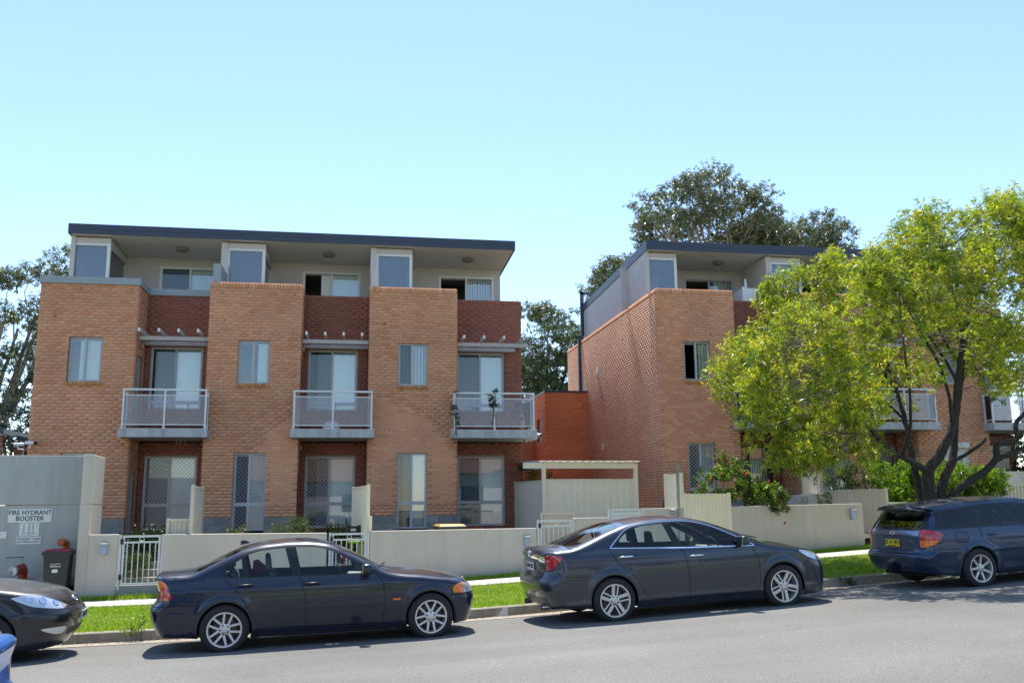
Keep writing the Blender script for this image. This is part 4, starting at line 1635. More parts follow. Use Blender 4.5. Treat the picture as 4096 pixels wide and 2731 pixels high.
lh = brickhouse('brick_house', 'low brick house with a dark roof at the left edge of the photo', (-19.2, 9.0, -0.8), [
    ((0, 0, 0), (1, 0, 0), (0, -1, 0), 4.1, 42, []),
    ((4.11, 1.2, 0), (1, 0, 0), (0, -1, 0), 1.5, 38, [(0.25, 0.75, 1.4, 3.2)])], [(0.42, 0.2, 0.11), (0.40, 0.18, 0.10)], 8)
q = MB()
q.hexa([(-0.5, -0.5, 4.55), (4.3, -0.5, 3.62), (4.3, 6, 3.62), (-0.5, 6, 4.55), (-0.5, -0.5, 4.75), (4.3, -0.5, 3.80), (4.3, 6, 3.80), (-0.5, 6, 4.75)])
q.hexa([(4.305, 0.75, 3.5), (5.8, 0.75, 3.2), (5.8, 6, 3.2), (4.305, 6, 3.5), (4.305, 0.75, 3.66), (5.8, 0.75, 3.36), (5.8, 6, 3.36), (4.305, 6, 3.66)])
q.build('roof', 'navy', lh, local=True)['kind'] = 'structure'
q = MB()
q.hexa([(0, 0, 3.6), (4.1, 0, 3.6), (4.1, 0.1, 3.6), (0, 0.1, 3.6), (0, 0, 4.45), (4.1, 0, 3.65), (4.1, 0.1, 3.65), (0, 0.1, 4.45)])
q.build('gable', 'soffit', lh, local=True)
window(lh, Wall((4.11, 1.2, 0), (1, 0, 0), (0, -1, 0)), 0.25, 0.75, 1.4, 3.2, frame='white_metal', rng=np.random.default_rng(2), left='fly', right='clear', blind_gap=(0.4, 1.0))

# small things in the yards and on the balconies
tag(MB().tube([S(-3.05, -5.85, 0.22), S(-2.90, -5.75, -0.60)], 0.012, 6).build('pole', 'red_paint', smooth=60), 'thin red pole leaning on the fence end behind the second wall', 'pole')
tag(MB().tube([S(-3.07, -5.8, 0.10), S(-2.95, -5.7, -0.60)], 0.012, 6).build('pole', 'plastic_white', smooth=60), 'thin white pole leaning on the fence end behind the second wall', 'pole')
ch = thing('folding_chair', S(-3.28, -5.0, -0.8), 'black folding chair standing behind the second white gate', 'chair')
MB().tube([S(-3.46, -5.0, 0.02), S(-3.44, -5.0, -0.2), S(-3.42, -5.0, -0.75)], 0.014, 6).build('leg', 'black_metal', ch, smooth=60)
MB().tube([S(-3.11, -5.0, 0.02), S(-3.13, -5.0, -0.2), S(-3.15, -5.0, -0.75)], 0.014, 6).build('leg', 'black_metal', ch, smooth=60)
V = []
n_ = 10
q = MB()
for i in range(n_):
    f0, f1 = i / n_, (i + 1) / n_
    z_ = lambda f: -0.10 - 0.05 * math.sin(math.pi * f)
    q.add([S(-3.45 + 0.33 * f0, -5.01, z_(f0)), S(-3.45 + 0.33 * f1, -5.01, z_(f1)), S(-3.44 + 0.31 * f1, -5.01, -0.38), S(-3.44 + 0.31 * f0, -5.01, -0.38)], [(0, 1, 2, 3)])
q.build('backrest', 'black_plastic', ch)
MB().sbox(-3.44, -3.13, -5.35, -5.0, -0.42, -0.39).build('seat', 'black_plastic', ch)
MB().sbox(-3.36, -3.25, -5.022, -5.013, -0.25, -0.2).build('label_patch', 'sign_white', ch)
st_ = thing('stool', S(-3.3, -5.6, -1.0), 'lime green plastic stool seen through the second white gate', 'stool')
MB().lathe([(0, 0.02), (0.16, 0.02), (0.17, 0), (0.15, -0.03)], S(-3.3, -5.6, -0.46), (0, 0, 1), 16).build('seat', mat('lime', (0.22, 0.38, 0.02), 0.45), st_, smooth=40)
for k in range(4):
    a = k * math.pi / 2 + 0.6
    MB().bar(S(-3.3 + 0.12 * math.cos(a), -5.6 + 0.12 * math.sin(a), -0.48), S(-3.3 + 0.17 * math.cos(a), -5.6 + 0.17 * math.sin(a), -1.0), 0.045, 0.03).build('leg', 'lime', st_)
tag(MB().lathe([(0, 0.22), (0.15, 0.22), (0.17, 0.21), (0.26, 0.012), (0.28, 0)], (-3.5, -0.12, 2.335), (0, 0, 1), 24).build('basin', 'plastic_white', smooth=40),
    'white plastic basin upside down on the middle balcony', 'basin')
cb = thing('drawer_unit', S(8.9, -3.6, -0.3), 'grey plastic drawer unit with a white side behind the flowering shrub', 'drawers')
MB().sbox(8.42, 8.79, -3.6, -3.2, -0.45, 0.45).build('carcass', 'grey_frame', cb)
for i in range(2):
    for k in range(2):
        a, z_ = 8.44 + 0.175 * k, -0.02 + 0.22 * i
        MB().sbox(a, a + 0.165, -3.63, -3.601, z_, z_ + 0.2).build('drawer', 'grey_frame', cb, bevel=0.01)
        MB().sbox(a + 0.06, a + 0.11, -3.645, -3.631, z_ + 0.1, z_ + 0.125).build('handle', 'plastic_white', cb)
MB().sbox(8.795, 9.1, -3.6, -3.2, -0.45, 0.46).build('white_panel', 'plastic_white', cb)
q = MB()
q.add([S(-1.45, -10.47, zk(-1.45) - 0.135), S(-1.28, -10.46, zk(-1.3) - 0.135), S(-1.28, -10.44, zk(-1.3) + 0.0), S(-1.36, -10.45, zk(-1.3) - 0.005)], [(0, 1, 2, 3)])
tag(q.build('paper_scrap', 'sign_white'), 'scrap of white paper leaning on the kerb behind the navy sedan', 'litter')
# ------------------------------------------------------------------ cars
def paint(name, col, metal=0.35, rough=0.38, coat=1.0, flake=0.0, dust=0.0, coatr=0.03):
    mt, t, b = nt(name)
    b.inputs['Base Color'].default_value = (*col, 1)
    b.inputs['Metallic'].default_value = metal
    b.inputs['Roughness'].default_value = rough
    b.inputs['Coat Weight'].default_value = coat
    b.inputs['Coat Roughness'].default_value = coatr
    b.inputs['Coat IOR'].default_value = 1.42
    if dust:
        N, L = t.nodes.new, t.links.new
        g = N('ShaderNodeNewGeometry')
        sp_ = N('ShaderNodeSeparateXYZ')
        L(g.outputs['Normal'], sp_.inputs[0])
        tc_ = N('ShaderNodeTexCoord')
        n_ = N('ShaderNodeTexNoise')
        n_.inputs['Scale'].default_value = 6
        n_.inputs['Detail'].default_value = 6
        L(tc_.outputs['Object'], n_.inputs['Vector'])
        mm = N('ShaderNodeMath')
        mm.operation = 'MULTIPLY'
        mr = N('ShaderNodeMapRange')
        mr.inputs[1].default_value, mr.inputs[2].default_value = 0.6, 1.0
        mr.inputs[3].default_value, mr.inputs[4].default_value = 0.0, dust
        L(sp_.outputs['Z'], mr.inputs[0])
        L(mr.outputs[0], mm.inputs[0])
        L(n_.outputs[0], mm.inputs[1])
        mx_ = N('ShaderNodeMix')
        mx_.data_type = 'RGBA'
        mx_.inputs[6].default_value = (*col, 1)
        mx_.inputs[7].default_value = (0.22, 0.19, 0.17, 1)
        L(mm.outputs[0], mx_.inputs[0])
        L(mx_.outputs[2], b.inputs['Base Color'])
        m2 = N('ShaderNodeMapRange')
        m2.inputs[3].default_value, m2.inputs[4].default_value = 1.0, 0.45
        L(mm.outputs[0], m2.inputs[0])
        L(m2.outputs[0], b.inputs['Coat Weight'])
    return mt


paint('paint_navy', (0.002, 0.007, 0.026), 0.3, 0.32, dust=0.30)
paint('paint_graphite', (0.038, 0.048, 0.066), 0.7, 0.34, dust=0.15)
paint('paint_blue', (0.014, 0.036, 0.085), 0.5, 0.34, dust=0.12)
paint('paint_black', (0.010, 0.011, 0.015), 0.2, 0.4, dust=0.35, coatr=0.08)
paint('paint_sky', (0.01, 0.18, 0.62), 0.2, 0.35)
mat('trim_black', (0.012, 0.012, 0.013), 0.35)
mat('gap_black', (0.004, 0.004, 0.004), 0.9)
mat('rubber', (0.016, 0.016, 0.016), 0.75, var=0.2, scale=15)
mat('alloy', (0.58, 0.59, 0.60), 0.32, metal=0.75)
mat('brake', (0.10, 0.09, 0.085), 0.6, metal=0.5)
mat('chrome', (0.80, 0.81, 0.83), 0.08, metal=1.0)
mat('lining', (0.025, 0.026, 0.03), 0.85)
mat('seat_grey', (0.10, 0.105, 0.11), 0.9)
mat('seat_dark', (0.03, 0.03, 0.034), 0.9)
mat('seat_pale', (0.30, 0.30, 0.29), 0.9)
mat('dash', (0.34, 0.36, 0.34), 0.8)
mat('lamp_red', (0.42, 0.008, 0.010), 0.15, coat=1.0)
mat('lamp_amber', (0.80, 0.17, 0.008), 0.15, coat=1.0)
mat('lamp_clear', (0.62, 0.65, 0.68), 0.10, metal=0.55, coat=1.0)
mat('plate_yellow', (0.70, 0.52, 0.02), 0.45)
mat('plate_white', (0.62, 0.62, 0.62), 0.45)
mat('plate_ink', (0.012, 0.012, 0.012), 0.5)
mat('red_cloth', (0.55, 0.08, 0.05), 0.8)
glassmat('car_glass', (0.84, 0.90, 0.90), 1.5)
glassmat('car_glass_dark', (0.42, 0.48, 0.56), 1.6)
glassmat('screen_glass', (0.80, 0.86, 0.84), 1.8)


def smooth1(pts, lo, hi, sig, n=800):
    x = np.linspace(lo, hi, n)
    p = np.array(pts, float)
    y = np.interp(x, p[:, 0], p[:, 1])
    dx = x[1] - x[0]
    k = int(max(1, round(3 * sig / dx)))
    ker = np.exp(-0.5 * ((np.arange(-k, k + 1) * dx) / sig) ** 2)
    ker /= ker.sum()
    yp = np.r_[np.full(k, y[0]), y, np.full(k, y[-1])]
    y2 = np.convolve(yp, ker, 'valid')
    return lambda q: np.interp(q, x, y2)


def smax(a, b, k):
    h = np.clip(0.5 + 0.5 * (a - b) / k, 0, 1)
    return b + (a - b) * h + k * h * (1 - h)


def inpoly(poly, X, Y):
    p = np.asarray(poly)
    ins = np.zeros(len(X), bool)
    j = len(p) - 1
    for i in range(len(p)):
        c = (p[i, 1] > Y) != (p[j, 1] > Y)
        with np.errstate(divide='ignore', invalid='ignore'):
            xx = (p[j, 0] - p[i, 0]) * (Y - p[i, 1]) / (p[j, 1] - p[i, 1] + 1e-15) + p[i, 0]
        ins ^= c & (X < xx)
        j = i
    return ins


def curve(pts, step=0.035, closed=True, corner=None):
    """Catmull-Rom through the points; points given with a third value 1 stay sharp"""
    P = [np.array(p[:2], float) for p in pts]
    sharp = [len(p) > 2 and p[2] for p in pts]
    n = len(P)
    out = []
    rng_ = range(n if closed else n - 1)
    for i in rng_:
        a, b = P[i], P[(i + 1) % n]
        p0 = P[(i - 1) % n] if (closed or i > 0) else a
        p3 = P[(i + 2) % n] if (closed or i + 2 < n) else b
        m0 = (b - a) if sharp[i] else (b - p0) / 2
        m1 = (b - a) if sharp[(i + 1) % n] else (p3 - a) / 2
        k = max(1, int(np.linalg.norm(b - a) / step))
        for q in range(k):
            t = q / k
            out.append((2 * t**3 - 3 * t**2 + 1) * a + (t**3 - 2 * t**2 + t) * m0 + (-2 * t**3 + 3 * t**2) * b + (t**3 - t**2) * m1)
    if not closed:
        out.append(P[-1])
    return np.array(out)


class CarBody:
    def __init__(self, sp):
        self.sp = sp
        lo, hi = sp['x0'] - 0.4, sp['x1'] + 0.4
        self.T = smooth1(sp['T'], lo, hi, sp.get('sT', 0.05))
        self.XF = smooth1(sp['XF'], 0, 1.6, 0.035)
        self.XR = smooth1(sp['XR'], 0, 1.6, sp.get('sR', 0.03))
        self.W = smooth1(sp['W'], lo, hi, 0.12)
        self.sz = smooth1(sp['sz'], 0, 1.6, 0.05)
        self.belt = smooth1(sp['beltline'], lo, hi, 0.1)
        self.edge = smooth1(sp['edge'], lo, hi, 0.035)
        self.xf, self.xr = sp['xf'], sp['xr']
        self.Rf = 0.85
        self.uF = self.xf + self.Rf * math.pi / 2
        self.uR = self.xr - self.Rf * math.pi / 2
        self.zf, self.zr = sp['znose'], sp['ztail']

    def F(self, x, y, z):
        sp = self.sp
        ay = np.abs(y)
        Wx = self.W(x)
        be = self.belt(x)
        zz = np.minimum(z, be)
        w = Wx * self.sz(zz)
        ov = np.maximum(z - be, 0)
        w = w - sp['tumble'] * ov - sp.get('tcurve', 0.25) * ov * ov
        for xc in (0.0, sp['wb']):
            r = np.hypot(x - xc, z - sp['wr'])
            w = w + sp.get('flare', 0.018) * np.exp(-((r - sp['arch'] - 0.02) / 0.06) ** 2)
        if 'crease' in sp:
            for (zc, am, wd) in sp['crease']:
                w = w + am * np.exp(-((z - zc) / wd) ** 2)
        d = 0.02
        sl = (self.T(x + d) - self.T(x - d)) / (2 * d)
        cr = sp['crown']
        top = (z - (self.T(x) - cr * (ay / 0.8) ** 2)) / np.sqrt(1 + sl * sl)
        side = ay - w
        pf = sp.get('plan_f', (0.10, 0.16))
        pr = sp.get('plan_r', (0.05, 0.12))
        q = ay / 0.85
        front = x - self.XF(z) + pf[0] * q**2 + pf[1] * q**6
        rear = self.XR(z) - x + pr[0] * q**2 + pr[1] * q**6
        v = smax(side, top, sp.get('k', 0.09))
        v = smax(v, front, 0.09)
        return smax(v, rear, sp.get('kr', 0.07))

    def cast(self, O, D, tmax):
        n = len(O)
        ts = np.linspace(0, tmax, 60)
        lo = np.zeros(n)
        hi = np.full(n, tmax)
        done = np.zeros(n, bool)
        for a, b in zip(ts[:-1], ts[1:]):
            P = O + D * b
            v = self.F(P[:, 0], P[:, 1], P[:, 2]) > 0
            new = v & ~done
            lo[new], hi[new] = a, b
            done |= v
        for _ in range(18):
            m_ = (lo + hi) / 2
            P = O + D * m_[:, None]
            v = self.F(P[:, 0], P[:, 1], P[:, 2]) > 0
            hi = np.where(v, m_, hi)
            lo = np.where(v, lo, m_)
        return O + D * ((lo + hi) / 2)[:, None]

    def ring(self, u, z):
        """side/front/rear wall point; visible side is y < 0"""
        u, z = np.asarray(u, float), np.asarray(z, float)
        ph = np.where(u > self.xf, (u - self.xf) / self.Rf, np.where(u < self.xr, (self.xr - u) / self.Rf, 0))
        ph = np.clip(ph, 0, math.pi / 2)
        ox = np.clip(u, self.xr, self.xf)
        O = np.c_[ox, np.zeros_like(u), z]
        sg = np.where(u > self.xf, 1, -1)
        D = np.c_[np.sin(ph) * sg, -np.cos(ph), np.zeros_like(u)]
        return self.cast(O, D, 1.5)

    def topz(self, x, y):
        O = np.c_[x, y, np.full(len(x), 2.0)]
        D = np.tile([0, 0, -1.0], (len(x), 1))
        lo = np.zeros(len(x))
        # from above: find where F becomes negative
        ts = np.linspace(0.3, 1.75, 120)
        hit = np.full(len(x), 1.75)
        done = np.zeros(len(x), bool)
        for a, b in zip(ts[:-1], ts[1:]):
            v = self.F(x, y, 2.0 - b) < 0
            new = v & ~done
            lo[new], hit[new] = a, b
            done |= v
        for _ in range(18):
            m_ = (lo + hit) / 2
            v = self.F(x, y, 2.0 - m_) < 0
            hit = np.where(v, m_, hit)
            lo = np.where(v, lo, m_)
        return np.c_[x, y, 2.0 - (lo + hit) / 2], done

    def normal(self, P):
        h = 2e-3
        x, y, z = P.T
        g = np.c_[self.F(x + h, y, z) - self.F(x - h, y, z), self.F(x, y + h, z) - self.F(x, y - h, z), self.F(x, y, z + h) - self.F(x, y, z - h)]
        return g / (np.linalg.norm(g, axis=1)[:, None] + 1e-12)

    def ze(self, u):
        u = np.asarray(u, float)
        z = self.edge(np.clip(u, self.xr, self.xf))
        tf = np.clip((u - self.xf) / (self.uF - self.xf), 0, 1)
        tr = np.clip((self.xr - u) / (self.xr - self.uR), 0, 1)
        z = z + (self.zf - self.edge(self.xf)) * tf
        return z + (self.ztail_() - self.edge(self.xr)) * tr

    def ztail_(self):
        return self.zr

    def fu(self, y, z, front=True):
        """u of the wall point at lateral distance y and height z on the front or rear"""
        us = np.linspace(self.xf - 0.3, self.uF, 160) if front else np.linspace(self.xr + 0.3, self.uR, 160)
        P = self.ring(us, np.full(160, z))
        yy = np.abs(P[:, 1])
        return float(np.interp(-y, -yy, us))

    def conv(self, pts):
        out = []
        for p in pts:
            if p[0] == 'f' or p[0] == 'r':
                out.append((self.fu(p[1], p[2], p[0] == 'f'), p[2], *p[3:]))
            else:
                out.append(p)
        return out


def cdt(points, loops):
    """triangulate a domain with constraint loops; returns vertices and triangles"""
    V = [Vector((p[0], p[1])) for p in points]
    E = []
    for lp, closed in loops:
        o = len(V)
        V += [Vector((p[0], p[1])) for p in lp]
        n = len(lp)
        E += [(o + i, o + (i + 1) % n) for i in range(n if closed else n - 1)]
    r = delaunay_2d_cdt(V, E, [], 0, 1e-5)
    return np.array([tuple(v) for v in r[0]]), np.array([f for f in r[2] if len(f) == 3])


def emit(name, body, P, F, mt, parent, flip=False, tag_=None):
    used = np.unique(F)
    idx = np.full(len(P), -1)
    idx[used] = np.arange(len(used))
    Q, G = P[used], idx[F]
    # orient outward
    n = body.normal(Q)
    a, b, c = Q[G[:, 0]], Q[G[:, 1]], Q[G[:, 2]]
    fn = np.cross(b - a, c - a)
    bad = (fn * (n[G[:, 0]] + n[G[:, 1]] + n[G[:, 2]])).sum(1) < 0
    G[bad] = G[bad][:, ::-1]
    o = npmesh(name, Q, G, mt, parent, smooth=True)
    if len(o.data.vertices) == len(n):
        o.data.normals_split_custom_set_from_vertices([tuple(v) for v in n])
    return o


def wheel_proto(sp, root):
    """tyre, rim, spokes, hub: built for the visible side (axle along y, outer face towards -y)"""
    r, w, rr = sp['wr_tyre'], 0.205, sp['rim']
    wh = bpy.data.objects.new('wheel', None)
    scn.collection.objects.link(wh)
    wh.parent = root
    q = MB()
    q.lathe([(rr - 0.015, -w / 2 + 0.02), (rr + 0.012, -w / 2 - 0.004), (rr + 0.05, -w / 2 - 0.012), (r - 0.022, -w / 2 + 0.002), (r - 0.004, -w / 2 + 0.025), (r, -w / 2 + 0.05),
             (r, w / 2 - 0.05), (r - 0.02, w / 2), (rr, w / 2)], (0, 0, 0), (0, 1, 0), 48, cap=False)
    q.build('tyre', 'rubber', wh, smooth=50, local=True)
    q = MB()
    q.lathe([(rr + 0.008, -w / 2 + 0.006), (rr + 0.008, -w / 2 - 0.006), (rr - 0.012, -w / 2 - 0.004), (rr - 0.022, -w / 2 + 0.03), (rr - 0.03, w / 2 - 0.03)], (0, 0, 0), (0, 1, 0), 48, cap=False)
    q.build('rim', 'alloy', wh, smooth=40, local=True)
    q = MB()
    q.lathe([(0, -0.02), (rr * 0.70, -0.02), (rr * 0.70, 0.0), (rr - 0.03, 0.02), (rr - 0.03, 0.05)], (0, 0, 0), (0, 1, 0), 32, cap=False)
    q.build('brake_disc', 'brake', wh, smooth=40, local=True)
    yf = -w / 2 + 0.012

    def spoke(a0, h0, h1, w0, w1):
        """flat bar from near the hub to the rim; h = sideways offset, w = half width"""
        q = MB()
        ra, rb = 0.045, rr - 0.012
        d, e = Vector((math.sin(a0), 0, math.cos(a0))), Vector((math.cos(a0), 0, -math.sin(a0)))
        y0, y1 = yf + 0.012, yf - 0.002
        p = lambda rad, off, y: d * rad + e * off + Vector((0, y, 0))
        q.hexa([p(ra, h0 - w0, y0 + 0.03), p(rb, h1 - w1, y1 + 0.035), p(rb, h1 + w1, y1 + 0.035), p(ra, h0 + w0, y0 + 0.03),
                p(ra, h0 - w0, y0), p(rb, h1 - w1, y1), p(rb, h1 + w1, y1), p(ra, h0 + w0, y0)])
        return q
    n = sp['spokes']
    for i in range(n):
        a0 = 2 * math.pi * i / n + sp.get('spoke_rot', 0)
        for (h0, h1, w0, w1) in sp['spoke_bars']:
            spoke(a0, h0, h1, w0, w1).build('spoke', 'alloy', wh, local=True, bevel=0.004)
    q = MB()
    q.lathe([(0.075, yf + 0.03), (0.072, yf + 0.010), (0.035, yf + 0.002), (0.033, yf - 0.004), (0.0, yf - 0.006)], (0, 0, 0), (0, 1, 0), 24)
    q.build('hub_cap', 'alloy', wh, smooth=40, local=True)
    q = MB()
    for i in range(5):
        a = 2 * math.pi * i / 5 + sp.get('spoke_rot', 0) + sp.get('bolt_rot', math.pi / 5)
        q.lathe([(0.012, yf + 0.02), (0.012, yf + 0.004), (0, yf + 0.003)], (0.056 * math.sin(a), 0, 0.056 * math.cos(a)), (0, 1, 0), 8)
    q.build('wheel_nut', 'trim_black', wh, local=True)['kind'] = 'stuff'
    return wh


def seat(root, x, y, z, mt, w=0.50, rest=True):
    st = MB()
    st.box(-0.26, 0.26, -w / 2, w / 2, -0.12, 0.0)
    o = st.build('seat', mt, root, local=True, bevel=0.05)
    o.location = (x, y, z)
    q = MB()
    q.hexa([(-0.30, -w / 2, -0.02), (-0.18, -w / 2, -0.02), (-0.18, w / 2, -0.02), (-0.30, w / 2, -0.02),
            (-0.44, -w / 2 + 0.06, 0.56), (-0.36, -w / 2 + 0.06, 0.56), (-0.36, w / 2 - 0.06, 0.56), (-0.44, w / 2 - 0.06, 0.56)])
    q.build('backrest', mt, o, local=True, bevel=0.05)
    if rest:
        q = MB()
        q.hexa([(-0.47, -0.12, 0.59), (-0.38, -0.12, 0.59), (-0.38, 0.12, 0.59), (-0.47, 0.12, 0.59),
                (-0.48, -0.10, 0.78), (-0.41, -0.10, 0.78), (-0.41, 0.10, 0.78), (-0.48, 0.10, 0.78)])
        q.build('headrest', mt, o, local=True, bevel=0.045)
    return o


def car(sp):
    B = CarBody(sp)
    root = thing(sp.get('name', 'parked_car'), (0, 0, 0), sp['label'], 'car', 'cars parked along the kerb')
    pm = sp['paint']
    zb = sp['zbot']
    # ---------------- wall domain
    us = np.r_[np.linspace(B.uR, B.xr, 26)[:-1], np.arange(B.xr, B.xf, 0.045), np.linspace(B.xf, B.uF, 26)]
    bl = smooth1(zb, -9, 9, 0.05, 1800) if isinstance(zb, list) else None
    zbf = (lambda u: bl(u))
    pts = []
    for u in us:
        z0, z1 = float(zbf(u)), float(B.ze(u))
        for z in np.arange(z0 + 0.03, z1 - 0.012, 0.04):
            pts.append((u, z))
    ub = np.r_[np.linspace(B.uR, B.xr, 40)[:-1], np.arange(B.xr, B.xf, 0.03), np.linspace(B.xf, B.uF, 40)]
    outer = [(u, float(zbf(u))) for u in ub] + [(u, float(B.ze(u))) for u in ub[::-1]]
    loops = [(outer, True)]
    regs = []
    for (nm, pl, mt, opt) in sp['regions']:
        c = curve(B.conv(pl), opt.get('step', 0.03))
        c[:, 0] = np.clip(c[:, 0], B.uR, B.uF)
        regs.append((nm, c, mt, opt))
        loops.append((c, True))
    for xc in (0.0, sp['wb']):
        a = np.linspace(-0.35, math.pi + 0.35, 48)
        c = np.c_[xc + sp['arch'] * np.cos(a), sp['wr'] + sp['arch'] * np.sin(a)]
        loops.append((c, True))
        regs.insert(0, ('hole', c, None, {}))
    V2, F2 = cdt(pts, loops)
    cen = V2[F2].mean(1)
    keep = inpoly(outer, cen[:, 0], cen[:, 1])
    lab = np.full(len(F2), -1)
    for i, (nm, c, mt, opt) in enumerate(regs):
        h = inpoly(c, cen[:, 0], cen[:, 1]) & (lab == -1)
        lab[h] = i
    lab[~keep] = -2
    P = B.ring(V2[:, 0], np.clip(V2[:, 1], 0.05, 2))
    Pm = P * [1, -1, 1]
    bodyP, bodyF = [P, Pm], [F2[lab == -1], F2[lab == -1] + len(P)]
    for i, (nm, c, mt, opt) in enumerate(regs):
        if nm == 'hole':
            continue
        f = F2[lab == i]
        if not len(f):
            continue
        off = opt.get('off', 0.0)
        A = P if not off else P + B.normal(P) * off
        par = root
        if opt.get('center'):
            emit(nm, B, np.vstack([A, A * [1, -1, 1]]), np.vstack([f, f + len(P)]), mt, par)
        else:
            emit(nm, B, A, f, mt, par)
            if opt.get('both', True):
                emit(nm, B, A * [1, -1, 1], f, mt, par)
    # ---------------- upper sheet
    eu = ub
    E3 = B.ring(eu, B.ze(eu))
    bd = np.vstack([E3[:, :2], (E3 * [1, -1, 1])[::-1][1:-1, :2]])
    ehalf = lambda x: np.interp(x, E3[:, 0], np.abs(E3[:, 1]))
    tl = [(bd, True)]
    tregs = []
    for (nm, prof, mt, opt) in sp['top']:
        L_ = [(x, -f * ehalf(x)) for x, f in prof]
        if opt.get('raw'):
            L_ = [(x, -f) for x, f in prof]
        R_ = [(x, -y) for x, y in L_[::-1]]
        c = curve([(*p, 0) for p in L_ + R_], 0.05)
        tregs.append((nm, c, mt, opt))
        tl.append((c, True))
    gx = np.arange(E3[:, 0].min(), E3[:, 0].max(), 0.06)
    tp = [(x, y) for x in gx for y in np.arange(-0.9, 0.91, 0.075) if abs(y) < ehalf(x) - 0.03]
    V3, F3 = cdt(tp, tl)
    cen = V3[F3].mean(1)
    keep = inpoly(bd, cen[:, 0], cen[:, 1])
    lab = np.full(len(F3), -1)
    for i, (nm, c, mt, opt) in enumerate(tregs):
        h = inpoly(c, cen[:, 0], cen[:, 1]) & (lab == -1)
        lab[h] = i
    lab[~keep] = -2
    Pt, ok = B.topz(V3[:, 0], V3[:, 1])
    # boundary vertices keep the height of the wall edge
    d2 = ((V3[:, None, :] - bd[None, :, :]) ** 2).sum(2) if len(V3) * len(bd) < 4e6 else None
    if d2 is not None:
        E3m = np.vstack([E3, (E3 * [1, -1, 1])[::-1][1:-1]])
        j = d2.argmin(1)
        near = d2[np.arange(len(V3)), j] < 1e-8
        Pt[near] = E3m[j[near]]
    n0 = len(P) * 2
    bodyP.append(Pt)
    bodyF.append(F3[lab == -1] + n0)
    for i, (nm, c, mt, opt) in enumerate(tregs):
        f = F3[lab == i]
        if len(f):
            emit(nm, B, Pt, f, mt, root)
    AP, AF = np.vstack(bodyP), np.vstack(bodyF)
    emit('body', B, AP, AF, pm, root)
    # inner lining of pillars, roof and sides
    nn_ = B.normal(AP)
    emitted = np.arange(len(AP))
    hi = AP[AF].mean(1)[:, 2] > 0.45
    LP = AP - nn_ * 0.022
    o = npmesh('lining', LP, AF[hi][:, ::-1], sp.get('lining', 'lining'), root, smooth=True)
    # ---------------- shut lines
    sm = MB()

    def ribbon(c, closed, w, lift, mb, surf):
        c = np.asarray(c)
        Q = surf(c)
        Nn = B.normal(Q)
        Tn = np.roll(Q, -1, 0) - np.roll(Q, 1, 0)
        if not closed:
            Tn[0], Tn[-1] = Q[1] - Q[0], Q[-1] - Q[-2]
        Tn /= np.linalg.norm(Tn, axis=1)[:, None] + 1e-9
        Sd = np.cross(Nn, Tn)
        for mir in (1, -1):
            a = (Q + Nn * lift + Sd * w) * [1, mir, 1]
            b = (Q + Nn * lift - Sd * w) * [1, mir, 1]
            n = len(Q)
            o = [tuple(v) for v in np.vstack([a, b])]
            mb.add(o, [(i, (i + 1) % n, n + (i + 1) % n, n + i) for i in range(n if closed else n - 1)])
    wsurf = lambda c: B.ring(c[:, 0], c[:, 1])
    for (pl, closed) in sp['seams']:
        ribbon(curve(B.conv(pl), 0.03, closed), closed, sp.get('seam_w', 0.0038), 0.0022, sm, wsurf)
    tsurf = lambda c: B.topz(c[:, 0], c[:, 1])[0]
    for prof in sp.get('top_seams', []):
        ribbon(curve([(x, -f * ehalf(x)) for x, f in prof], 0.05, False), False, 0.0038, 0.0022, sm, tsurf)
    sm.build('panel_gap', 'gap_black', root, local=True)['kind'] = 'stuff'
    for (nm, pl, mt, w, closed) in sp.get('strips', []):
        q = MB()
        ribbon(curve(B.conv(pl), 0.03, closed), closed, w, 0.004, q, wsurf)
        ob = q.build(nm, mt, root, local=True, smooth=60)
        ob['kind'] = 'stuff'
    # ---------------- wheels
    w0 = wheel_proto(sp, root)
    yw = sp['track'] / 2
    w0.location = (0, -yw, sp['wr'])
    for (x, y) in ((sp['wb'], -yw), (0, yw), (sp['wb'], yw)):
        c = w0.copy()
        scn.collection.objects.link(c)
        c.location = (x, y, sp['wr'])
        c.rotation_euler = (0, (x * 1.9) % 1.2, math.pi if y > 0 else 0)
        c.parent = root
        for g in w0.children:
            d = g.copy()
            scn.collection.objects.link(d)
            d.parent = c
    # wheel housings and underbody
    q = MB()
    xa, xb = sp['x0'] + 0.25, sp['x1'] - 0.25
    q.box(0.40, sp['wb'] - 0.40, -0.66, 0.66, 0.19, 0.30)
    q.box(xa, xb, -0.50, 0.50, 0.22, 0.50)
    q.box(sp['wb'] + 0.1, xb, -0.66, 0.66, 0.22, 0.4)
    for xc in (0.0, sp['wb']):
        for sg in (-1, 1):
            a = np.linspace(-0.3, math.pi + 0.3, 20)
            R_ = sp['arch'] + 0.01
            vi = [(xc + R_ * math.cos(t), sg * 0.52, sp['wr'] + R_ * math.sin(t)) for t in a]
            vo = [(xc + R_ * math.cos(t), sg * 0.845, sp['wr'] + R_ * math.sin(t)) for t in a]
            n = len(a)
            q.add(vi + vo, [(i, i + 1, n + i + 1, n + i) for i in range(n - 1)] + [tuple(range(n))])
    q.build('underbody', 'gap_black', root, local=True)
    # ---------------- cabin
    xs = sp['cabin']          # front seat x, rear seat x, dash x, seat height
    sm_ = sp['seat_mat']
    seat(root, xs[0], -0.37, xs[3], sm_)
    seat(root, xs[0], 0.37, xs[3], sm_)
    seat(root, xs[1], -0.34, xs[3] + 0.02, sm_, 0.62, sp.get('rear_rest', True))
    seat(root, xs[1], 0.34, xs[3] + 0.02, sm_, 0.62, sp.get('rear_rest', True))
    q = MB()
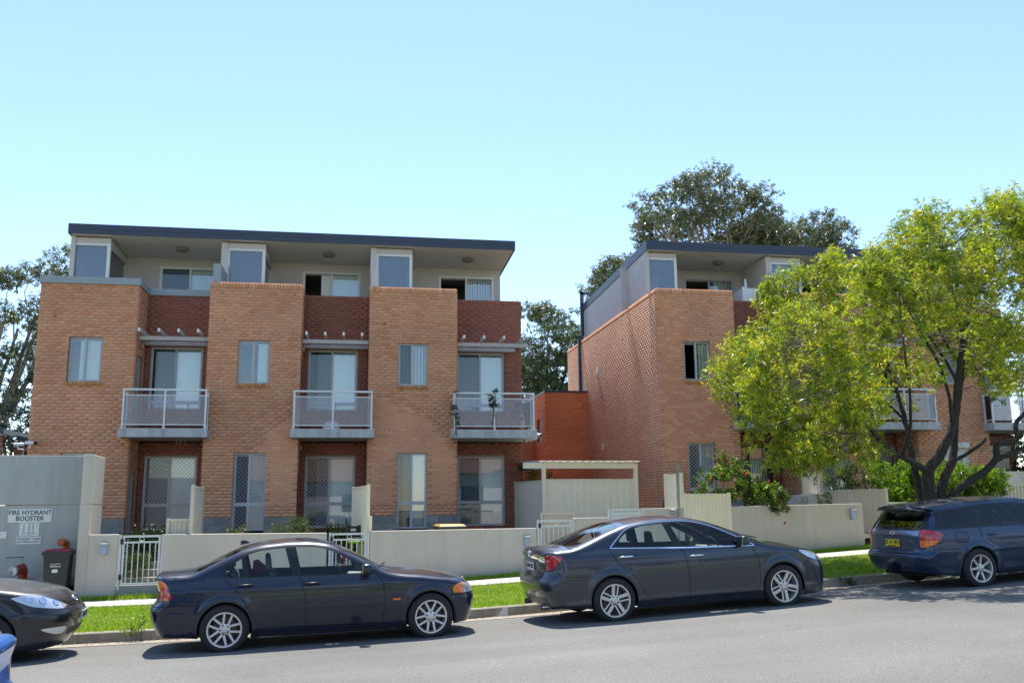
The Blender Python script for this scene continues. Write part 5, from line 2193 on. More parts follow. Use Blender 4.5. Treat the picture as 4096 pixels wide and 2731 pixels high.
    q.hexa([(xs[2] - 0.28, -0.68, 0.55), (xs[2] + 0.3, -0.66, 0.55), (xs[2] + 0.3, 0.66, 0.55), (xs[2] - 0.28, 0.68, 0.55),
            (xs[2] - 0.22, -0.66, xs[4]), (xs[2] + 0.34, -0.62, xs[4] - 0.05), (xs[2] + 0.34, 0.62, xs[4] - 0.05), (xs[2] - 0.22, 0.66, xs[4])])
    q.build('dashboard', sp.get('dash', 'dash'), root, local=True, bevel=0.03)
    ring = []
    cx, cz, tl_ = xs[2] - 0.36, xs[4] + 0.0, R(25)
    for a in np.linspace(0, 2 * math.pi, 29):
        ring.append((cx - 0.18 * math.sin(a) * math.sin(tl_), -0.37 + 0.18 * math.cos(a), cz + 0.18 * math.sin(a) * math.cos(tl_)))
    st = MB().tube(ring, 0.016, 8, False).build('steering_wheel', 'seat_dark', root, smooth=60, local=True)
    MB().bar((cx + 0.01, -0.54, cz), (cx + 0.01, -0.20, cz), 0.03, 0.06).build('spoke', 'seat_dark', st, local=True)
    MB().bar((cx + 0.01, -0.37, cz), (cx + 0.26, -0.37, cz - 0.12), 0.06).build('column', 'seat_dark', st, local=True)
    q = MB().box(xs[2] - 0.28, xs[2] - 0.25, -0.11, 0.11, xs[5], xs[5] + 0.06)
    q.build('inner_mirror', 'trim_black', root, local=True, bevel=0.012)
    # ---------------- handles, mirrors
    for (x0, x1, z, mt) in sp['handles']:
        for sg in (-1, 1):
            Pq = B.ring(np.array([x0, (x0 + x1) / 2, x1]), np.array([z] * 3))
            Nq = B.normal(Pq)
            q = MB()
            pth = [Pq[0] + Nq[0] * 0.004, Pq[0] * 0.75 + Pq[1] * 0.25 + Nq[0] * 0.034, Pq[1] + Nq[1] * 0.038, Pq[2] * 0.75 + Pq[1] * 0.25 + Nq[2] * 0.034, Pq[2] + Nq[2] * 0.004]
            q.tube([(a, b * -sg, c) if False else (a, b if sg < 0 else -b, c) for a, b, c in pth], [0.010, 0.015, 0.017, 0.015, 0.010], 8)
            q.build('handle', mt, root, smooth=60, local=True)
    mx, mz, mcol = sp['mirror']
    for sg in (-1, 1):
        yb_ = abs(float(B.ring(np.array([mx]), np.array([mz - 0.08]))[0, 1]))
        q = MB()
        cxm, cym, czm = mx + 0.02, sg * (yb_ + 0.115), mz
        V, F = [], []
        nu, nv = 10, 14
        for i in range(nu + 1):
            th = math.pi * i / nu
            for k in range(nv):
                a = 2 * math.pi * k / nv
                ex = lambda c_: math.copysign(abs(c_) ** 0.6, c_)
                V.append((cxm + 0.075 * ex(math.cos(th)) * (1.25 if math.cos(th) > 0 else 0.5), cym + 0.105 * ex(math.sin(th)) * ex(math.cos(a)), czm + 0.075 * ex(math.sin(th)) * ex(math.sin(a))))
        for i in range(nu):
            for k in range(nv):
                F.append((i * nv + k, i * nv + (k + 1) % nv, (i + 1) * nv + (k + 1) % nv, (i + 1) * nv + k))
        q.add(V, F)
        mo = q.build('mirror', mcol, root, smooth=70, local=True)
        q = MB()
        q.box(cxm - 0.046, cxm - 0.041, cym - 0.085, cym + 0.085, czm - 0.058, czm + 0.058)
        q.build('mirror_glass', 'chrome', mo, local=True)
        MB().bar((mx, sg * (yb_ - 0.02), mz - 0.06), (mx + 0.01, sg * (yb_ + 0.06), mz - 0.03), 0.05, 0.03).build('mirror_arm', 'trim_black', mo, local=True)
    if sp.get('extra'):
        sp['extra'](root, B)
    root.location = sp['loc']
    root.rotation_mode = 'XYZ'
    root.rotation_euler = (0, -math.atan(sp['grade']), sp['rz'])
    return root


def plate(root, B, body, x_guess, z, front, mts, ink, size=0.085, w=0.37, h=0.115, sub=None):
    """number plate fixed on the front or rear wall at height z"""
    u = B.uF if front else B.uR
    P = B.ring(np.array([u]), np.array([z]))[0]
    N_ = B.normal(P[None])[0]
    sgn = 1 if front else -1
    x = P[0] + sgn * 0.012
    tilt = math.asin(max(-0.5, min(0.5, N_[2])))
    o = MB().box(-0.006, 0.006, -w / 2, w / 2, -h / 2, h / 2).build('number_plate', mts, root, local=True, bevel=0.004)
    o.location = (x, 0, z)
    o.rotation_euler = (0, -sgn * tilt, 0)
    t = text('plate_lettering', body, size, ink, o, (sgn * 0.008, 0, 0.008 if sub else 0), (R(90), 0, R(90) if front else R(-90)), sx=0.92, bold=size * 0.02)
    if sub:
        text('plate_lettering', sub, 0.022, ink, o, (sgn * 0.008, 0, -h / 2 + 0.014), (R(90), 0, R(90) if front else R(-90)))
    return o


def badge(root, B, y, z, front, r=0.04, mt='chrome', name='badge', ell=0.0):
    u = B.fu(abs(y), z, front) if y else (B.uF if front else B.uR)
    P = B.ring(np.array([u]), np.array([z]))[0]
    N_ = Vector(B.normal(P[None])[0])
    e1 = Vector((0, 1, 0))
    e2 = N_.cross(e1).normalized()
    q = MB()
    c = Vector(P) + N_ * 0.008
    for (a_, b_, dz) in ([(r * 1.35, r, 0)] if not ell else [(r * 1.35, r, 0), (r * 0.5, r * 0.9, 0), (r * 0.95, r * 0.4, r * 0.45)]):
        ring = [c + e1 * a_ * math.cos(t) + e2 * (b_ * math.sin(t) - dz) for t in np.linspace(0, 2 * math.pi, 25)]
        q.tube(ring, 0.006, 6, False)
    if not ell:
        q.lathe([(0, 0.002), (r * 0.9, 0.0)], c, N_, 20)
    return q.build(name, mt, root, smooth=60, local=True)


GZ = lambda s, t: zroad(s, t)


def place(s_rear, t, wb, flip=False):
    """ground contact and slope for a car whose rear axle is at street position s_rear"""
    z0, z1 = GZ(s_rear, t), GZ(s_rear + (wb if not flip else -wb), t)
    g = (z1 - z0) / wb
    return S(s_rear, t, z0), g


# ---- navy sedan
NAVY = dict(
    label='navy blue sedan parked in front of the left apartment block', paint='paint_navy', wb=2.725, wr=0.308, wr_tyre=0.316, rim=0.215, arch=0.345, track=1.56,
    x0=-1.02, x1=3.47, xf=2.95, xr=-0.45, zbot=[(-3, 0.27), (-1.0, 0.27), (-0.5, 0.22), (0, 0.18), (2.7, 0.17), (3.2, 0.2), (4.6, 0.22)],
    T=[(-1.1, 0.98), (-0.95, 1.03), (-0.75, 1.045), (-0.45, 1.06), (-0.38, 1.075), (-0.1, 1.205), (0.2, 1.33), (0.45, 1.385), (0.8, 1.41), (1.1, 1.405), (1.36, 1.365), (1.6, 1.265),
       (1.9, 1.105), (2.12, 0.985), (2.25, 0.955), (2.6, 0.915), (3.0, 0.85), (3.25, 0.785), (3.40, 0.72), (3.6, 0.64)],
    XF=[(0.1, 3.28), (0.2, 3.37), (0.35, 3.42), (0.5, 3.46), (0.565, 3.46), (0.60, 3.42), (0.72, 3.40), (0.8, 3.33), (1.0, 3.3)],
    XR=[(0.1, -0.7), (0.25, -0.88), (0.42, -0.965), (0.58, -0.995), (0.625, -0.98), (0.66, -0.90), (0.85, -0.885), (0.97, -0.925), (1.02, -0.94), (1.1, -0.9)],
    W=[(-1.1, 0.80), (-0.7, 0.845), (0, 0.868), (1.2, 0.872), (2.5, 0.868), (3.0, 0.845), (3.5, 0.79)],
    sz=[(0.1, 0.90), (0.25, 0.945), (0.45, 0.985), (0.6, 1.0), (0.78, 0.995), (0.88, 0.97), (0.95, 0.945), (1.1, 0.94)], crease=[(0.80, 0.006, 0.03), (0.52, 0.004, 0.025)],
    beltline=[(-1.5, 0.95), (0, 0.95), (2.1, 0.92), (4, 0.90)], tumble=0.36, tcurve=0.25, crown=0.055, k=0.085, flare=0.02,
    edge=[(-1.2, 0.985), (-0.6, 1.01), (-0.38, 1.03), (-0.1, 1.15), (0.15, 1.255), (0.42, 1.325), (0.8, 1.352), (1.15, 1.343), (1.4, 1.292), (1.7, 1.13), (2.0, 0.965), (2.14, 0.915), (2.5, 0.878), (2.95, 0.81), (3.3, 0.735)],
    znose=0.70, ztail=0.99,
    regions=[
        ('window', [(0.065, 0.965, 1), (0.0, 1.03), (0.03, 1.085), (0.10, 1.135), (0.195, 1.19, 1), (0.225, 0.96, 1)], 'car_glass', {}),
        ('window', [(0.30, 0.958, 1), (0.245, 1.225, 1), (0.42, 1.278), (0.60, 1.297), (0.775, 1.305, 1), (0.865, 0.95, 1)], 'car_glass', {}),
        ('window', [(0.985, 0.945, 1), (0.905, 1.312, 1), (1.15, 1.300), (1.36, 1.252), (1.60, 1.128), (1.80, 1.005, 1), (1.83, 0.935, 1)], 'car_glass', {}),
        ('window_trim', [(0.03, 0.948, 1), (-0.055, 1.03), (-0.02, 1.10), (0.08, 1.165), (0.24, 1.25), (0.44, 1.30), (0.62, 1.318), (0.9, 1.329), (1.16, 1.317), (1.38, 1.268), (1.62, 1.14), (1.84, 1.005), (1.99, 0.918, 1)], 'trim_black', {'off': 0.0008}),
        ('tail_light', [(-0.665, 0.715), (-0.69, 0.80), (-0.715, 0.865, 1), (-1.02, 0.865, 1), (-1.06, 0.715, 1)], 'lamp_red', {'off': 0.002}),
        ('indicator', [(-0.718, 0.867, 1), (-0.76, 0.925), (-0.83, 0.955), (-1.0, 0.955, 1), (-1.02, 0.867, 1)], 'lamp_amber', {'off': 0.002}),
        ('indicator', [(3.06, 0.605, 1), (3.045, 0.66), (3.10, 0.715), (3.20, 0.735, 1), (3.235, 0.60, 1)], 'lamp_amber', {'off': 0.002}),
        ('headlight', [(3.238, 0.60, 1), (3.205, 0.735, 1), ('f', 0.45, 0.695, 1), ('f', 0.42, 0.60, 1)], 'lamp_clear', {'off': 0.002}),
        ('grille', [('f', 0.20, 0.68, 1), ('f', 0.0, 0.68, 1), ('f', 0.0, 0.60, 1), ('f', 0.20, 0.60, 1)], 'trim_black', {'center': True, 'off': 0.002}),
        ('grille', [('f', 0.45, 0.40, 1), ('f', 0.0, 0.40, 1), ('f', 0.0, 0.27, 1), ('f', 0.45, 0.27, 1)], 'trim_black', {'center': True, 'off': 0.002}),
        ('side_indicator', [(2.20, 0.555, 1), (2.20, 0.578, 1), (2.305, 0.578, 1), (2.305, 0.555, 1)], 'lamp_amber', {'off': 0.004, 'step': 0.02}),
        ('door', [(-0.02, 0.948, 1), (0.08, 0.855), (0.19, 0.72), (0.31, 0.53), (0.385, 0.40), (0.50, 0.315), (0.62, 0.295, 1), (1.04, 0.285, 1), (1.035, 0.60), (0.985, 0.85), (0.95, 0.944, 1)], 'paint_navy', {}),
        ('door', [(0.95, 0.944, 1), (0.985, 0.85), (1.035, 0.60), (1.04, 0.285, 1), (2.06, 0.262, 1), (2.09, 0.50), (2.085, 0.70), (2.05, 0.84), (1.985, 0.918, 1)], 'paint_navy', {}),
    ],
    top=[('rear_window', [(-0.36, 0.90), (-0.1, 0.875), (0.17, 0.84), (0.19, 0.4), (0.19, 0.0)][:3], 'screen_glass', {}), ('windscreen', [(1.44, 0.86), (1.75, 0.895), (2.03, 0.905)], 'screen_glass', {})],
    seams=[([(-0.02, 0.948, 1), (0.08, 0.855), (0.19, 0.72), (0.31, 0.53), (0.385, 0.40), (0.50, 0.315), (0.62, 0.295, 1), (1.04, 0.285, 1), (1.035, 0.60), (0.985, 0.85), (0.95, 0.944, 1)], False),
           ([(1.04, 0.285, 1), (2.06, 0.262, 1), (2.09, 0.50), (2.085, 0.70), (2.05, 0.84), (1.985, 0.918, 1)], False),
           ([(-0.50, 0.67), (-0.32, 0.67), (-0.30, 0.69), (-0.30, 0.77), (-0.33, 0.79), (-0.48, 0.79), (-0.50, 0.77), (-0.51, 0.69)], True),
           ([('r', 0.0, 0.63, 1), ('r', 0.55, 0.63, 1), (-0.85, 0.63, 1), (-0.33, 0.632, 1)], False), ([(3.05, 0.575, 1), (3.2, 0.575, 1), ('f', 0.0, 0.58, 1)], False),
           ([(-0.6, 0.985), (-0.85, 0.985), ('r', 0.6, 0.965), ('r', 0.0, 0.96)], False)],
    top_seams=[[(2.1, 0.90), (2.4, 0.93), (2.9, 0.94), (3.2, 0.92)]],
    strips=[('sill_trim', [(0.36, 0.215, 1), (2.34, 0.195, 1)], 'trim_black', 0.018, False), ('side_moulding', [(0.36, 0.52, 1), (1.02, 0.515, 1), (2.07, 0.505, 1)], 'paint_navy', 0.016, False)],
    spokes=5, spoke_bars=[(-0.030, -0.052, 0.017, 0.015), (0.030, 0.052, 0.017, 0.015)], spoke_rot=0.25, bolt_rot=math.pi / 5,
    cabin=(0.98, 0.48, 1.92, 0.42, 0.87, 1.13), seat_mat='seat_grey', lining='lining', handles=[(0.14, 0.36, 0.845, 'trim_black'), (1.01, 1.23, 0.825, 'trim_black')], mirror=(1.80, 0.99, 'paint_navy'))


def navy_extra(root, B):
    plate(root, B, 'BVN 38K', 0, 0.47, True, 'plate_white', 'plate_ink')
    o = MB()
    o.hexa([(0.16, -0.02, 1.345), (0.30, -0.02, 1.37), (0.30, 0.02, 1.37), (0.16, 0.02, 1.345), (0.165, -0.012, 1.41), (0.225, -0.008, 1.41), (0.225, 0.008, 1.41), (0.165, 0.012, 1.41)])
    o.build('antenna', 'trim_black', root, local=True, bevel=0.006)
    # shelf and red cloth on the far rear window
    MB().box(-0.45, 0.0, -0.6, 0.6, 0.93, 0.96).build('parcel_shelf', 'seat_grey', root, local=True)
    q = MB()
    q.add([(0.32, 0.60, 0.93), (0.62, 0.60, 0.93), (0.40, 0.60, 1.10), (0.33, 0.60, 1.09), (0.47, 0.60, 1.04)], [(0, 1, 4, 2, 3)])
    q.build('window_shade', 'red_cloth', root, local=True)
    q = MB().lathe([(0, -0.05), (0.02, -0.03), (0.035, 0.02), (0.02, 0.06), (0, 0.07)], (1.58, -0.05, 1.05), (0, 0, 1), 8)
    q.build('hanging_charm', 'lamp_red', root, smooth=60, local=True)
    MB().bar((2.06, -0.55, 0.995), (2.2, 0.1, 1.0), 0.02).build('wiper', 'trim_black', root, local=True)
    badge(root, B, 0.0, 0.72, True, 0.03, 'chrome')


NAVY['extra'] = navy_extra
NAVY['loc'], NAVY['grade'] = place(-5.60, -11.52, 2.725)
NAVY['rz'] = A0
car(NAVY)

# ---- graphite sedan
G = dict(NAVY)
G.update(
    label='dark grey sedan with chrome window trim parked in front of the cream fence', paint='paint_graphite', wb=2.775, wr=0.322, wr_tyre=0.330, rim=0.228, arch=0.362, track=1.60,
    x0=-1.08, x1=3.78, xf=3.05, xr=-0.45, zbot=[(-3, 0.27), (-1.0, 0.27), (-0.5, 0.24), (0, 0.19), (2.7, 0.17), (3.2, 0.17), (4.9, 0.18)],
    T=[(-1.2, 1.05), (-1.02, 1.085), (-0.8, 1.11), (-0.60, 1.115), (-0.3, 1.215), (0.0, 1.325), (0.3, 1.41), (0.65, 1.455), (1.0, 1.468), (1.35, 1.455), (1.65, 1.395), (2.0, 1.27), (2.3, 1.14), (2.55, 1.04),
       (2.7, 1.01), (3.0, 0.965), (3.3, 0.90), (3.5, 0.835), (3.66, 0.76), (3.85, 0.64)],
    XF=[(0.1, 3.66), (0.2, 3.72), (0.35, 3.74), (0.5, 3.755), (0.62, 3.74), (0.72, 3.68), (0.8, 3.60), (1.0, 3.5)],
    XR=[(0.1, -0.8), (0.25, -0.93), (0.38, -1.0), (0.5, -1.06), (0.62, -1.065), (0.70, -1.03), (0.76, -0.985), (0.95, -0.985), (1.05, -1.01), (1.2, -0.95)],
    W=[(-1.2, 0.82), (-0.7, 0.875), (0, 0.905), (1.2, 0.91), (2.6, 0.905), (3.1, 0.885), (3.5, 0.85), (3.8, 0.80)],
    sz=[(0.1, 0.90), (0.2, 0.955), (0.3, 0.97), (0.5, 0.99), (0.66, 1.0), (0.85, 0.99), (0.95, 0.965), (1.02, 0.945), (1.2, 0.94)], crease=[(0.93, 0.006, 0.03), (0.30, 0.012, 0.04)],
    beltline=[(-1.5, 1.05), (0, 1.045), (1.2, 1.005), (2.4, 0.965), (4, 0.94)], tumble=0.36, crown=0.06, plan_f=(0.12, 0.2), plan_r=(0.06, 0.14),
    edge=[(-1.2, 1.03), (-0.75, 1.055), (-0.58, 1.07), (-0.3, 1.155), (0.0, 1.255), (0.3, 1.345), (0.65, 1.392), (1.0, 1.405), (1.35, 1.392), (1.68, 1.318), (2.0, 1.185), (2.3, 1.055), (2.52, 0.965), (2.75, 0.945), (3.05, 0.90), (3.4, 0.82)],
    znose=0.74, ztail=1.045,
    regions=[
        ('window', [(0.06, 1.075, 1), (0.16, 1.17), (0.275, 1.26, 1), (0.345, 1.06, 1)], 'car_glass', {}),
        ('window', [(0.385, 1.06, 1), (0.31, 1.285, 1), (0.46, 1.335), (0.70, 1.358), (0.90, 1.365, 1), (1.01, 1.022, 1)], 'car_glass', {}),
        ('window', [(1.15, 1.012, 1), (1.02, 1.367, 1), (1.32, 1.353), (1.64, 1.275), (1.95, 1.14), (2.14, 1.045, 1), (2.16, 0.975, 1)], 'car_glass', {}),
        ('window_trim', [(-0.02, 1.060, 1), (0.12, 1.18), (0.28, 1.30), (0.46, 1.356), (0.70, 1.378), (1.0, 1.388), (1.33, 1.374), (1.66, 1.292), (1.98, 1.152), (2.28, 1.0), (2.34, 0.958, 1), (1.2, 0.998, 1)], 'trim_black', {'off': 0.0008}),
        ('tail_light', [(-0.735, 0.985), (-0.80, 0.90), (-0.88, 0.82, 1), (-1.02, 0.775, 1), ('r', 0.62, 0.85, 1), ('r', 0.60, 1.0, 1), (-0.92, 1.015, 1)], 'lamp_red', {'off': 0.003}),
        ('reverse_light', [('r', 0.60, 0.90, 1), ('r', 0.60, 0.985, 1), ('r', 0.40, 0.985, 1), ('r', 0.38, 0.90, 1)], 'lamp_clear', {'off': 0.003}),
        ('headlight', [(3.10, 0.835), (3.28, 0.815), (3.42, 0.775, 1), ('f', 0.52, 0.74, 1), ('f', 0.50, 0.64, 1), ('f', 0.66, 0.63, 1), (3.30, 0.71)], 'lamp_clear', {'off': 0.003}),
        ('grille', [('f', 0.45, 0.40, 1), ('f', 0.0, 0.40, 1), ('f', 0.0, 0.25, 1), ('f', 0.45, 0.25, 1)], 'trim_black', {'center': True, 'off': 0.002}),
        ('garnish', [('r', 0.38, 0.975, 1), ('r', 0.0, 0.975, 1), ('r', 0.0, 0.945, 1), ('r', 0.38, 0.945, 1)], 'chrome', {'center': True, 'off': 0.006}),
        ('diffuser', [('r', 0.62, 0.40, 1), ('r', 0.0, 0.40, 1), ('r', 0.0, 0.285, 1), ('r', 0.62, 0.285, 1)], 'trim_black', {'center': True, 'off': 0.003}),
        ('door', [(-0.03, 1.057, 1), (0.08, 0.87), (0.20, 0.745), (0.31, 0.66), (0.40, 0.52), (0.50, 0.37), (0.60, 0.305), (0.72, 0.295, 1), (1.20, 0.285, 1), (1.205, 0.6), (1.17, 0.86), (1.10, 0.998, 1)], 'paint_graphite', {}),
        ('door', [(1.10, 0.998, 1), (1.17, 0.86), (1.205, 0.6), (1.20, 0.285, 1), (2.30, 0.268, 1), (2.375, 0.42), (2.38, 0.70), (2.32, 0.90), (2.27, 0.962, 1)], 'paint_graphite', {}),
    ],
    top=[('rear_window', [(-0.56, 0.89), (-0.2, 0.86), (0.22, 0.80)], 'screen_glass', {}), ('windscreen', [(1.70, 0.86), (2.05, 0.89), (2.46, 0.90)], 'screen_glass', {})],
    seams=[([(-0.03, 1.057, 1), (0.08, 0.87), (0.20, 0.745), (0.31, 0.66), (0.40, 0.52), (0.50, 0.37), (0.60, 0.305), (0.72, 0.295, 1), (1.20, 0.285, 1), (1.205, 0.6), (1.17, 0.86), (1.10, 0.998, 1)], False),
           ([(1.20, 0.285, 1), (2.30, 0.268, 1), (2.375, 0.42), (2.38, 0.70), (2.32, 0.90), (2.27, 0.962, 1)], False),
           ([(-0.86, 0.83), (-0.76, 0.72), (-0.6, 0.69), (-0.36, 0.685)], False), ([(3.12, 0.60, 1), (3.30, 0.71, 1)], False),
           ([(-0.95, 1.045), ('r', 0.6, 1.02), ('r', 0.58, 0.84), ('r', 0.5, 0.70), ('r', 0.0, 0.69)], False)],
    top_seams=[[(2.6, 0.92), (2.9, 0.94), (3.3, 0.92)]],
    strips=[('chrome_strip', [(-0.015, 1.062, 1), (0.12, 1.182), (0.28, 1.302), (0.46, 1.358), (0.70, 1.380), (1.0, 1.390), (1.33, 1.376), (1.66, 1.294), (1.98, 1.154), (2.28, 1.0), (2.34, 0.958, 1), (1.2, 0.998, 1)], 'chrome', 0.008, True)],
    spokes=5, spoke_bars=[(-0.026, -0.040, 0.024, 0.027), (0.030, 0.034, 0.011, 0.013)], spoke_rot=0.15, bolt_rot=math.pi / 5,
    cabin=(1.25, 0.70, 2.28, 0.47, 0.93, 1.2), seat_mat='seat_dark', dash='dash', handles=[(0.11, 0.33, 0.925, 'chrome'), (1.24, 1.46, 0.872, 'chrome')], mirror=(2.06, 1.05, 'paint_graphite'))


def grey_extra(root, B):
    plate(root, B, 'BWR 49K', 0, 0.83, False, 'plate_white', 'plate_ink')
    badge(root, B, 0.0, 1.01, False, 0.045, 'chrome', ell=1)
    for y in (-0.45, 0.45):
        MB().lathe([(0.04, -0.1), (0.045, 0.02), (0.036, 0.02), (0.034, -0.08)], (-0.97, y, 0.26), (-1, 0, 0), 14).build('exhaust_pipe', 'chrome', root, smooth=50, local=True)
    MB().box(-0.6, 0.1, -0.6, 0.6, 1.02, 1.05).build('parcel_shelf', 'seat_dark', root, local=True)
    MB().bar((2.55, -0.55, 1.055), (2.72, 0.15, 1.06), 0.02).build('wiper', 'trim_black', root, local=True)


G['extra'] = grey_extra
G['loc'], G['grade'] = place(-0.17, -11.55, 2.775)
G['rz'] = A0
car(G)

# ---- blue wagon
Bw = dict(NAVY)
Bw.update(
    label='blue station wagon with yellow number plate parked under the street tree', paint='paint_blue', wb=2.67, wr=0.318, wr_tyre=0.326, rim=0.215, arch=0.358, track=1.54,
    x0=-1.06, x1=3.6, xf=2.9, xr=-0.42, zbot=[(-3, 0.30), (-1.0, 0.29), (-0.5, 0.24), (0, 0.20), (2.7, 0.18), (4.6, 0.2)], sT=0.035,
    T=[(-1.25, 1.20), (-0.95, 1.345), (-0.80, 1.372), (-0.5, 1.405), (0.0, 1.435), (0.6, 1.452), (1.0, 1.45), (1.3, 1.41), (1.6, 1.31), (2.0, 1.13), (2.25, 1.01), (2.4, 0.98), (2.8, 0.92), (3.2, 0.82), (3.5, 0.70), (3.7, 0.6)],
    XF=[(0.1, 3.4), (0.25, 3.5), (0.5, 3.57), (0.6, 3.55), (0.75, 3.45), (1.0, 3.3)],
    XR=[(0.1, -0.75), (0.26, -0.90), (0.40, -1.02), (0.54, -1.065), (0.585, -1.06), (0.615, -0.985), (0.70, -0.975), (0.90, -0.965), (0.97, -0.93), (1.10, -0.82), (1.22, -0.71), (1.29, -0.66), (1.315, -0.84), (1.5, -0.86)], sR=0.018, kr=0.05,
    W=[(-1.2, 0.79), (-0.7, 0.84), (0, 0.862), (1.2, 0.866), (2.5, 0.862), (3.0, 0.84), (3.5, 0.79)],
    sz=[(0.1, 0.90), (0.25, 0.95), (0.45, 0.985), (0.6, 1.0), (0.80, 0.992), (0.90, 0.972), (0.97, 0.95), (1.1, 0.945)], crease=[(0.62, 0.008, 0.03)],
    beltline=[(-1.5, 0.975), (0, 0.97), (1.0, 0.96), (2.4, 0.94), (4, 0.9)], tumble=0.34, crown=0.05, plan_r=(0.05, 0.15),
    edge=[(-1.3, 1.30), (-0.9, 1.315), (-0.69, 1.325), (-0.38, 1.35), (0.16, 1.378), (0.69, 1.392), (1.05, 1.382), (1.35, 1.315), (1.6, 1.22), (2.0, 1.04), (2.2, 0.955), (2.5, 0.925), (2.9, 0.85), (3.3, 0.75)],
    znose=0.70, ztail=1.30,
    regions=[
        ('window', [(-0.57, 1.03, 1), (-0.52, 1.235), (-0.40, 1.262), (-0.1, 1.285), (0.055, 1.295, 1), (0.055, 1.0, 1)], 'car_glass_dark', {}),
        ('window', [(0.185, 1.0, 1), (0.165, 1.305, 1), (0.42, 1.318), (0.66, 1.318, 1), (0.90, 0.985, 1)], 'car_glass_dark', {}),
        ('window', [(1.01, 0.985, 1), (0.765, 1.318, 1), (1.0, 1.31), (1.25, 1.26), (1.6, 1.12), (1.85, 1.0, 1), (1.86, 0.97, 1)], 'car_glass_dark', {}),
        ('window_trim', [(-0.72, 0.985, 1), (-0.70, 1.12), (-0.655, 1.27), (-0.40, 1.292), (0.1, 1.325), (0.7, 1.34), (1.02, 1.33), (1.28, 1.278), (1.62, 1.135), (2.0, 0.948, 1), (1.0, 0.968, 1)], 'trim_black', {'off': 0.0008}),
        ('rear_screen', [('r', 0.60, 1.02, 1), ('r', 0.0, 1.02, 1), ('r', 0.0, 1.255, 1), ('r', 0.50, 1.255, 1)], 'screen_dark', {'center': True, 'off': 0.002}),
        ('rear_screen_surround', [('r', 0.73, 0.995, 1), ('r', 0.0, 0.995, 1), ('r', 0.0, 1.285, 1), ('r', 0.60, 1.285, 1)], 'trim_black', {'center': True, 'off': 0.001}),
        ('tail_light', [(-0.615, 0.90), (-0.70, 0.955), (-0.80, 0.975, 1), (-0.95, 0.985, 1), ('r', 0.60, 0.96, 1), ('r', 0.62, 0.815, 1), (-0.69, 0.815, 1)], 'lamp_red', {'off': 0.004}),
        ('indicator', [(-0.69, 0.815, 1), ('r', 0.62, 0.815, 1), ('r', 0.63, 0.70, 1), (-0.96, 0.70), (-0.82, 0.74)], 'lamp_amber', {'off': 0.004}),
        ('door', [(0.11, 0.967, 1), (0.13, 0.80), (0.22, 0.70), (0.34, 0.60), (0.44, 0.42), (0.52, 0.30), (0.66, 0.27, 1), (1.08, 0.262, 1), (1.08, 0.7), (1.0, 0.964, 1)], 'paint_blue', {}),
        ('door', [(1.0, 0.964, 1), (1.08, 0.7), (1.08, 0.262, 1), (2.05, 0.25, 1), (2.1, 0.6), (2.0, 0.945, 1)], 'paint_blue', {}),
        ('garnish', [('r', 0.60, 0.895, 1), ('r', 0.0, 0.895, 1), ('r', 0.0, 0.965, 1), ('r', 0.60, 0.965, 1)], 'garnish_blue', {'center': True, 'off': 0.008}),
    ],
    top=[('windscreen', [(1.33, 0.87), (1.7, 0.9), (2.15, 0.91)], 'screen_glass', {})],
    seams=[([(0.11, 0.967, 1), (0.13, 0.80), (0.22, 0.70), (0.34, 0.60), (0.44, 0.42), (0.52, 0.30), (0.66, 0.27, 1), (1.08, 0.262, 1), (1.08, 0.7), (1.0, 0.964, 1)], False),
           ([(1.08, 0.262, 1), (2.05, 0.25, 1), (2.1, 0.6), (2.0, 0.945, 1)], False),
           ([(-0.36, 0.76), (-0.20, 0.755), (-0.14, 0.78), (-0.16, 0.90), (-0.19, 0.92), (-0.33, 0.92), (-0.37, 0.90), (-0.38, 0.79)], True),
           ([('r', 0.0, 0.60, 1), ('r', 0.62, 0.60, 1), ('r', 0.66, 0.70, 1)], False), ([(-0.96, 0.675, 1), (-0.62, 0.665, 1), (-0.34, 0.66, 1)], False), ([(0.5, 0.60, 1), (1.07, 0.60, 1), (2.08, 0.585, 1)], False)],
    top_seams=[[(-0.72, 0.98), (-0.70, 0.5), (-0.70, 0.02)]],
    strips=[('sill_trim', [(0.36, 0.235, 1), (2.3, 0.215, 1)], 'trim_black', 0.012, False)],
    spokes=7, spoke_bars=[(0.0, 0.0, 0.020, 0.018)], spoke_rot=0.2, bolt_rot=0.3,
    cabin=(1.15, 0.35, 2.0, 0.48, 0.93, 1.18), seat_mat='seat_dark', dash='seat_dark', handles=[(0.24, 0.42, 0.845, 'paint_blue'), (1.12, 1.30, 0.83, 'paint_blue')], mirror=(1.88, 1.02, 'paint_blue'))
glassmat('screen_dark', (0.10, 0.12, 0.13), 2.2)
paint('garnish_blue', (0.20, 0.24, 0.32), 0.8, 0.25)


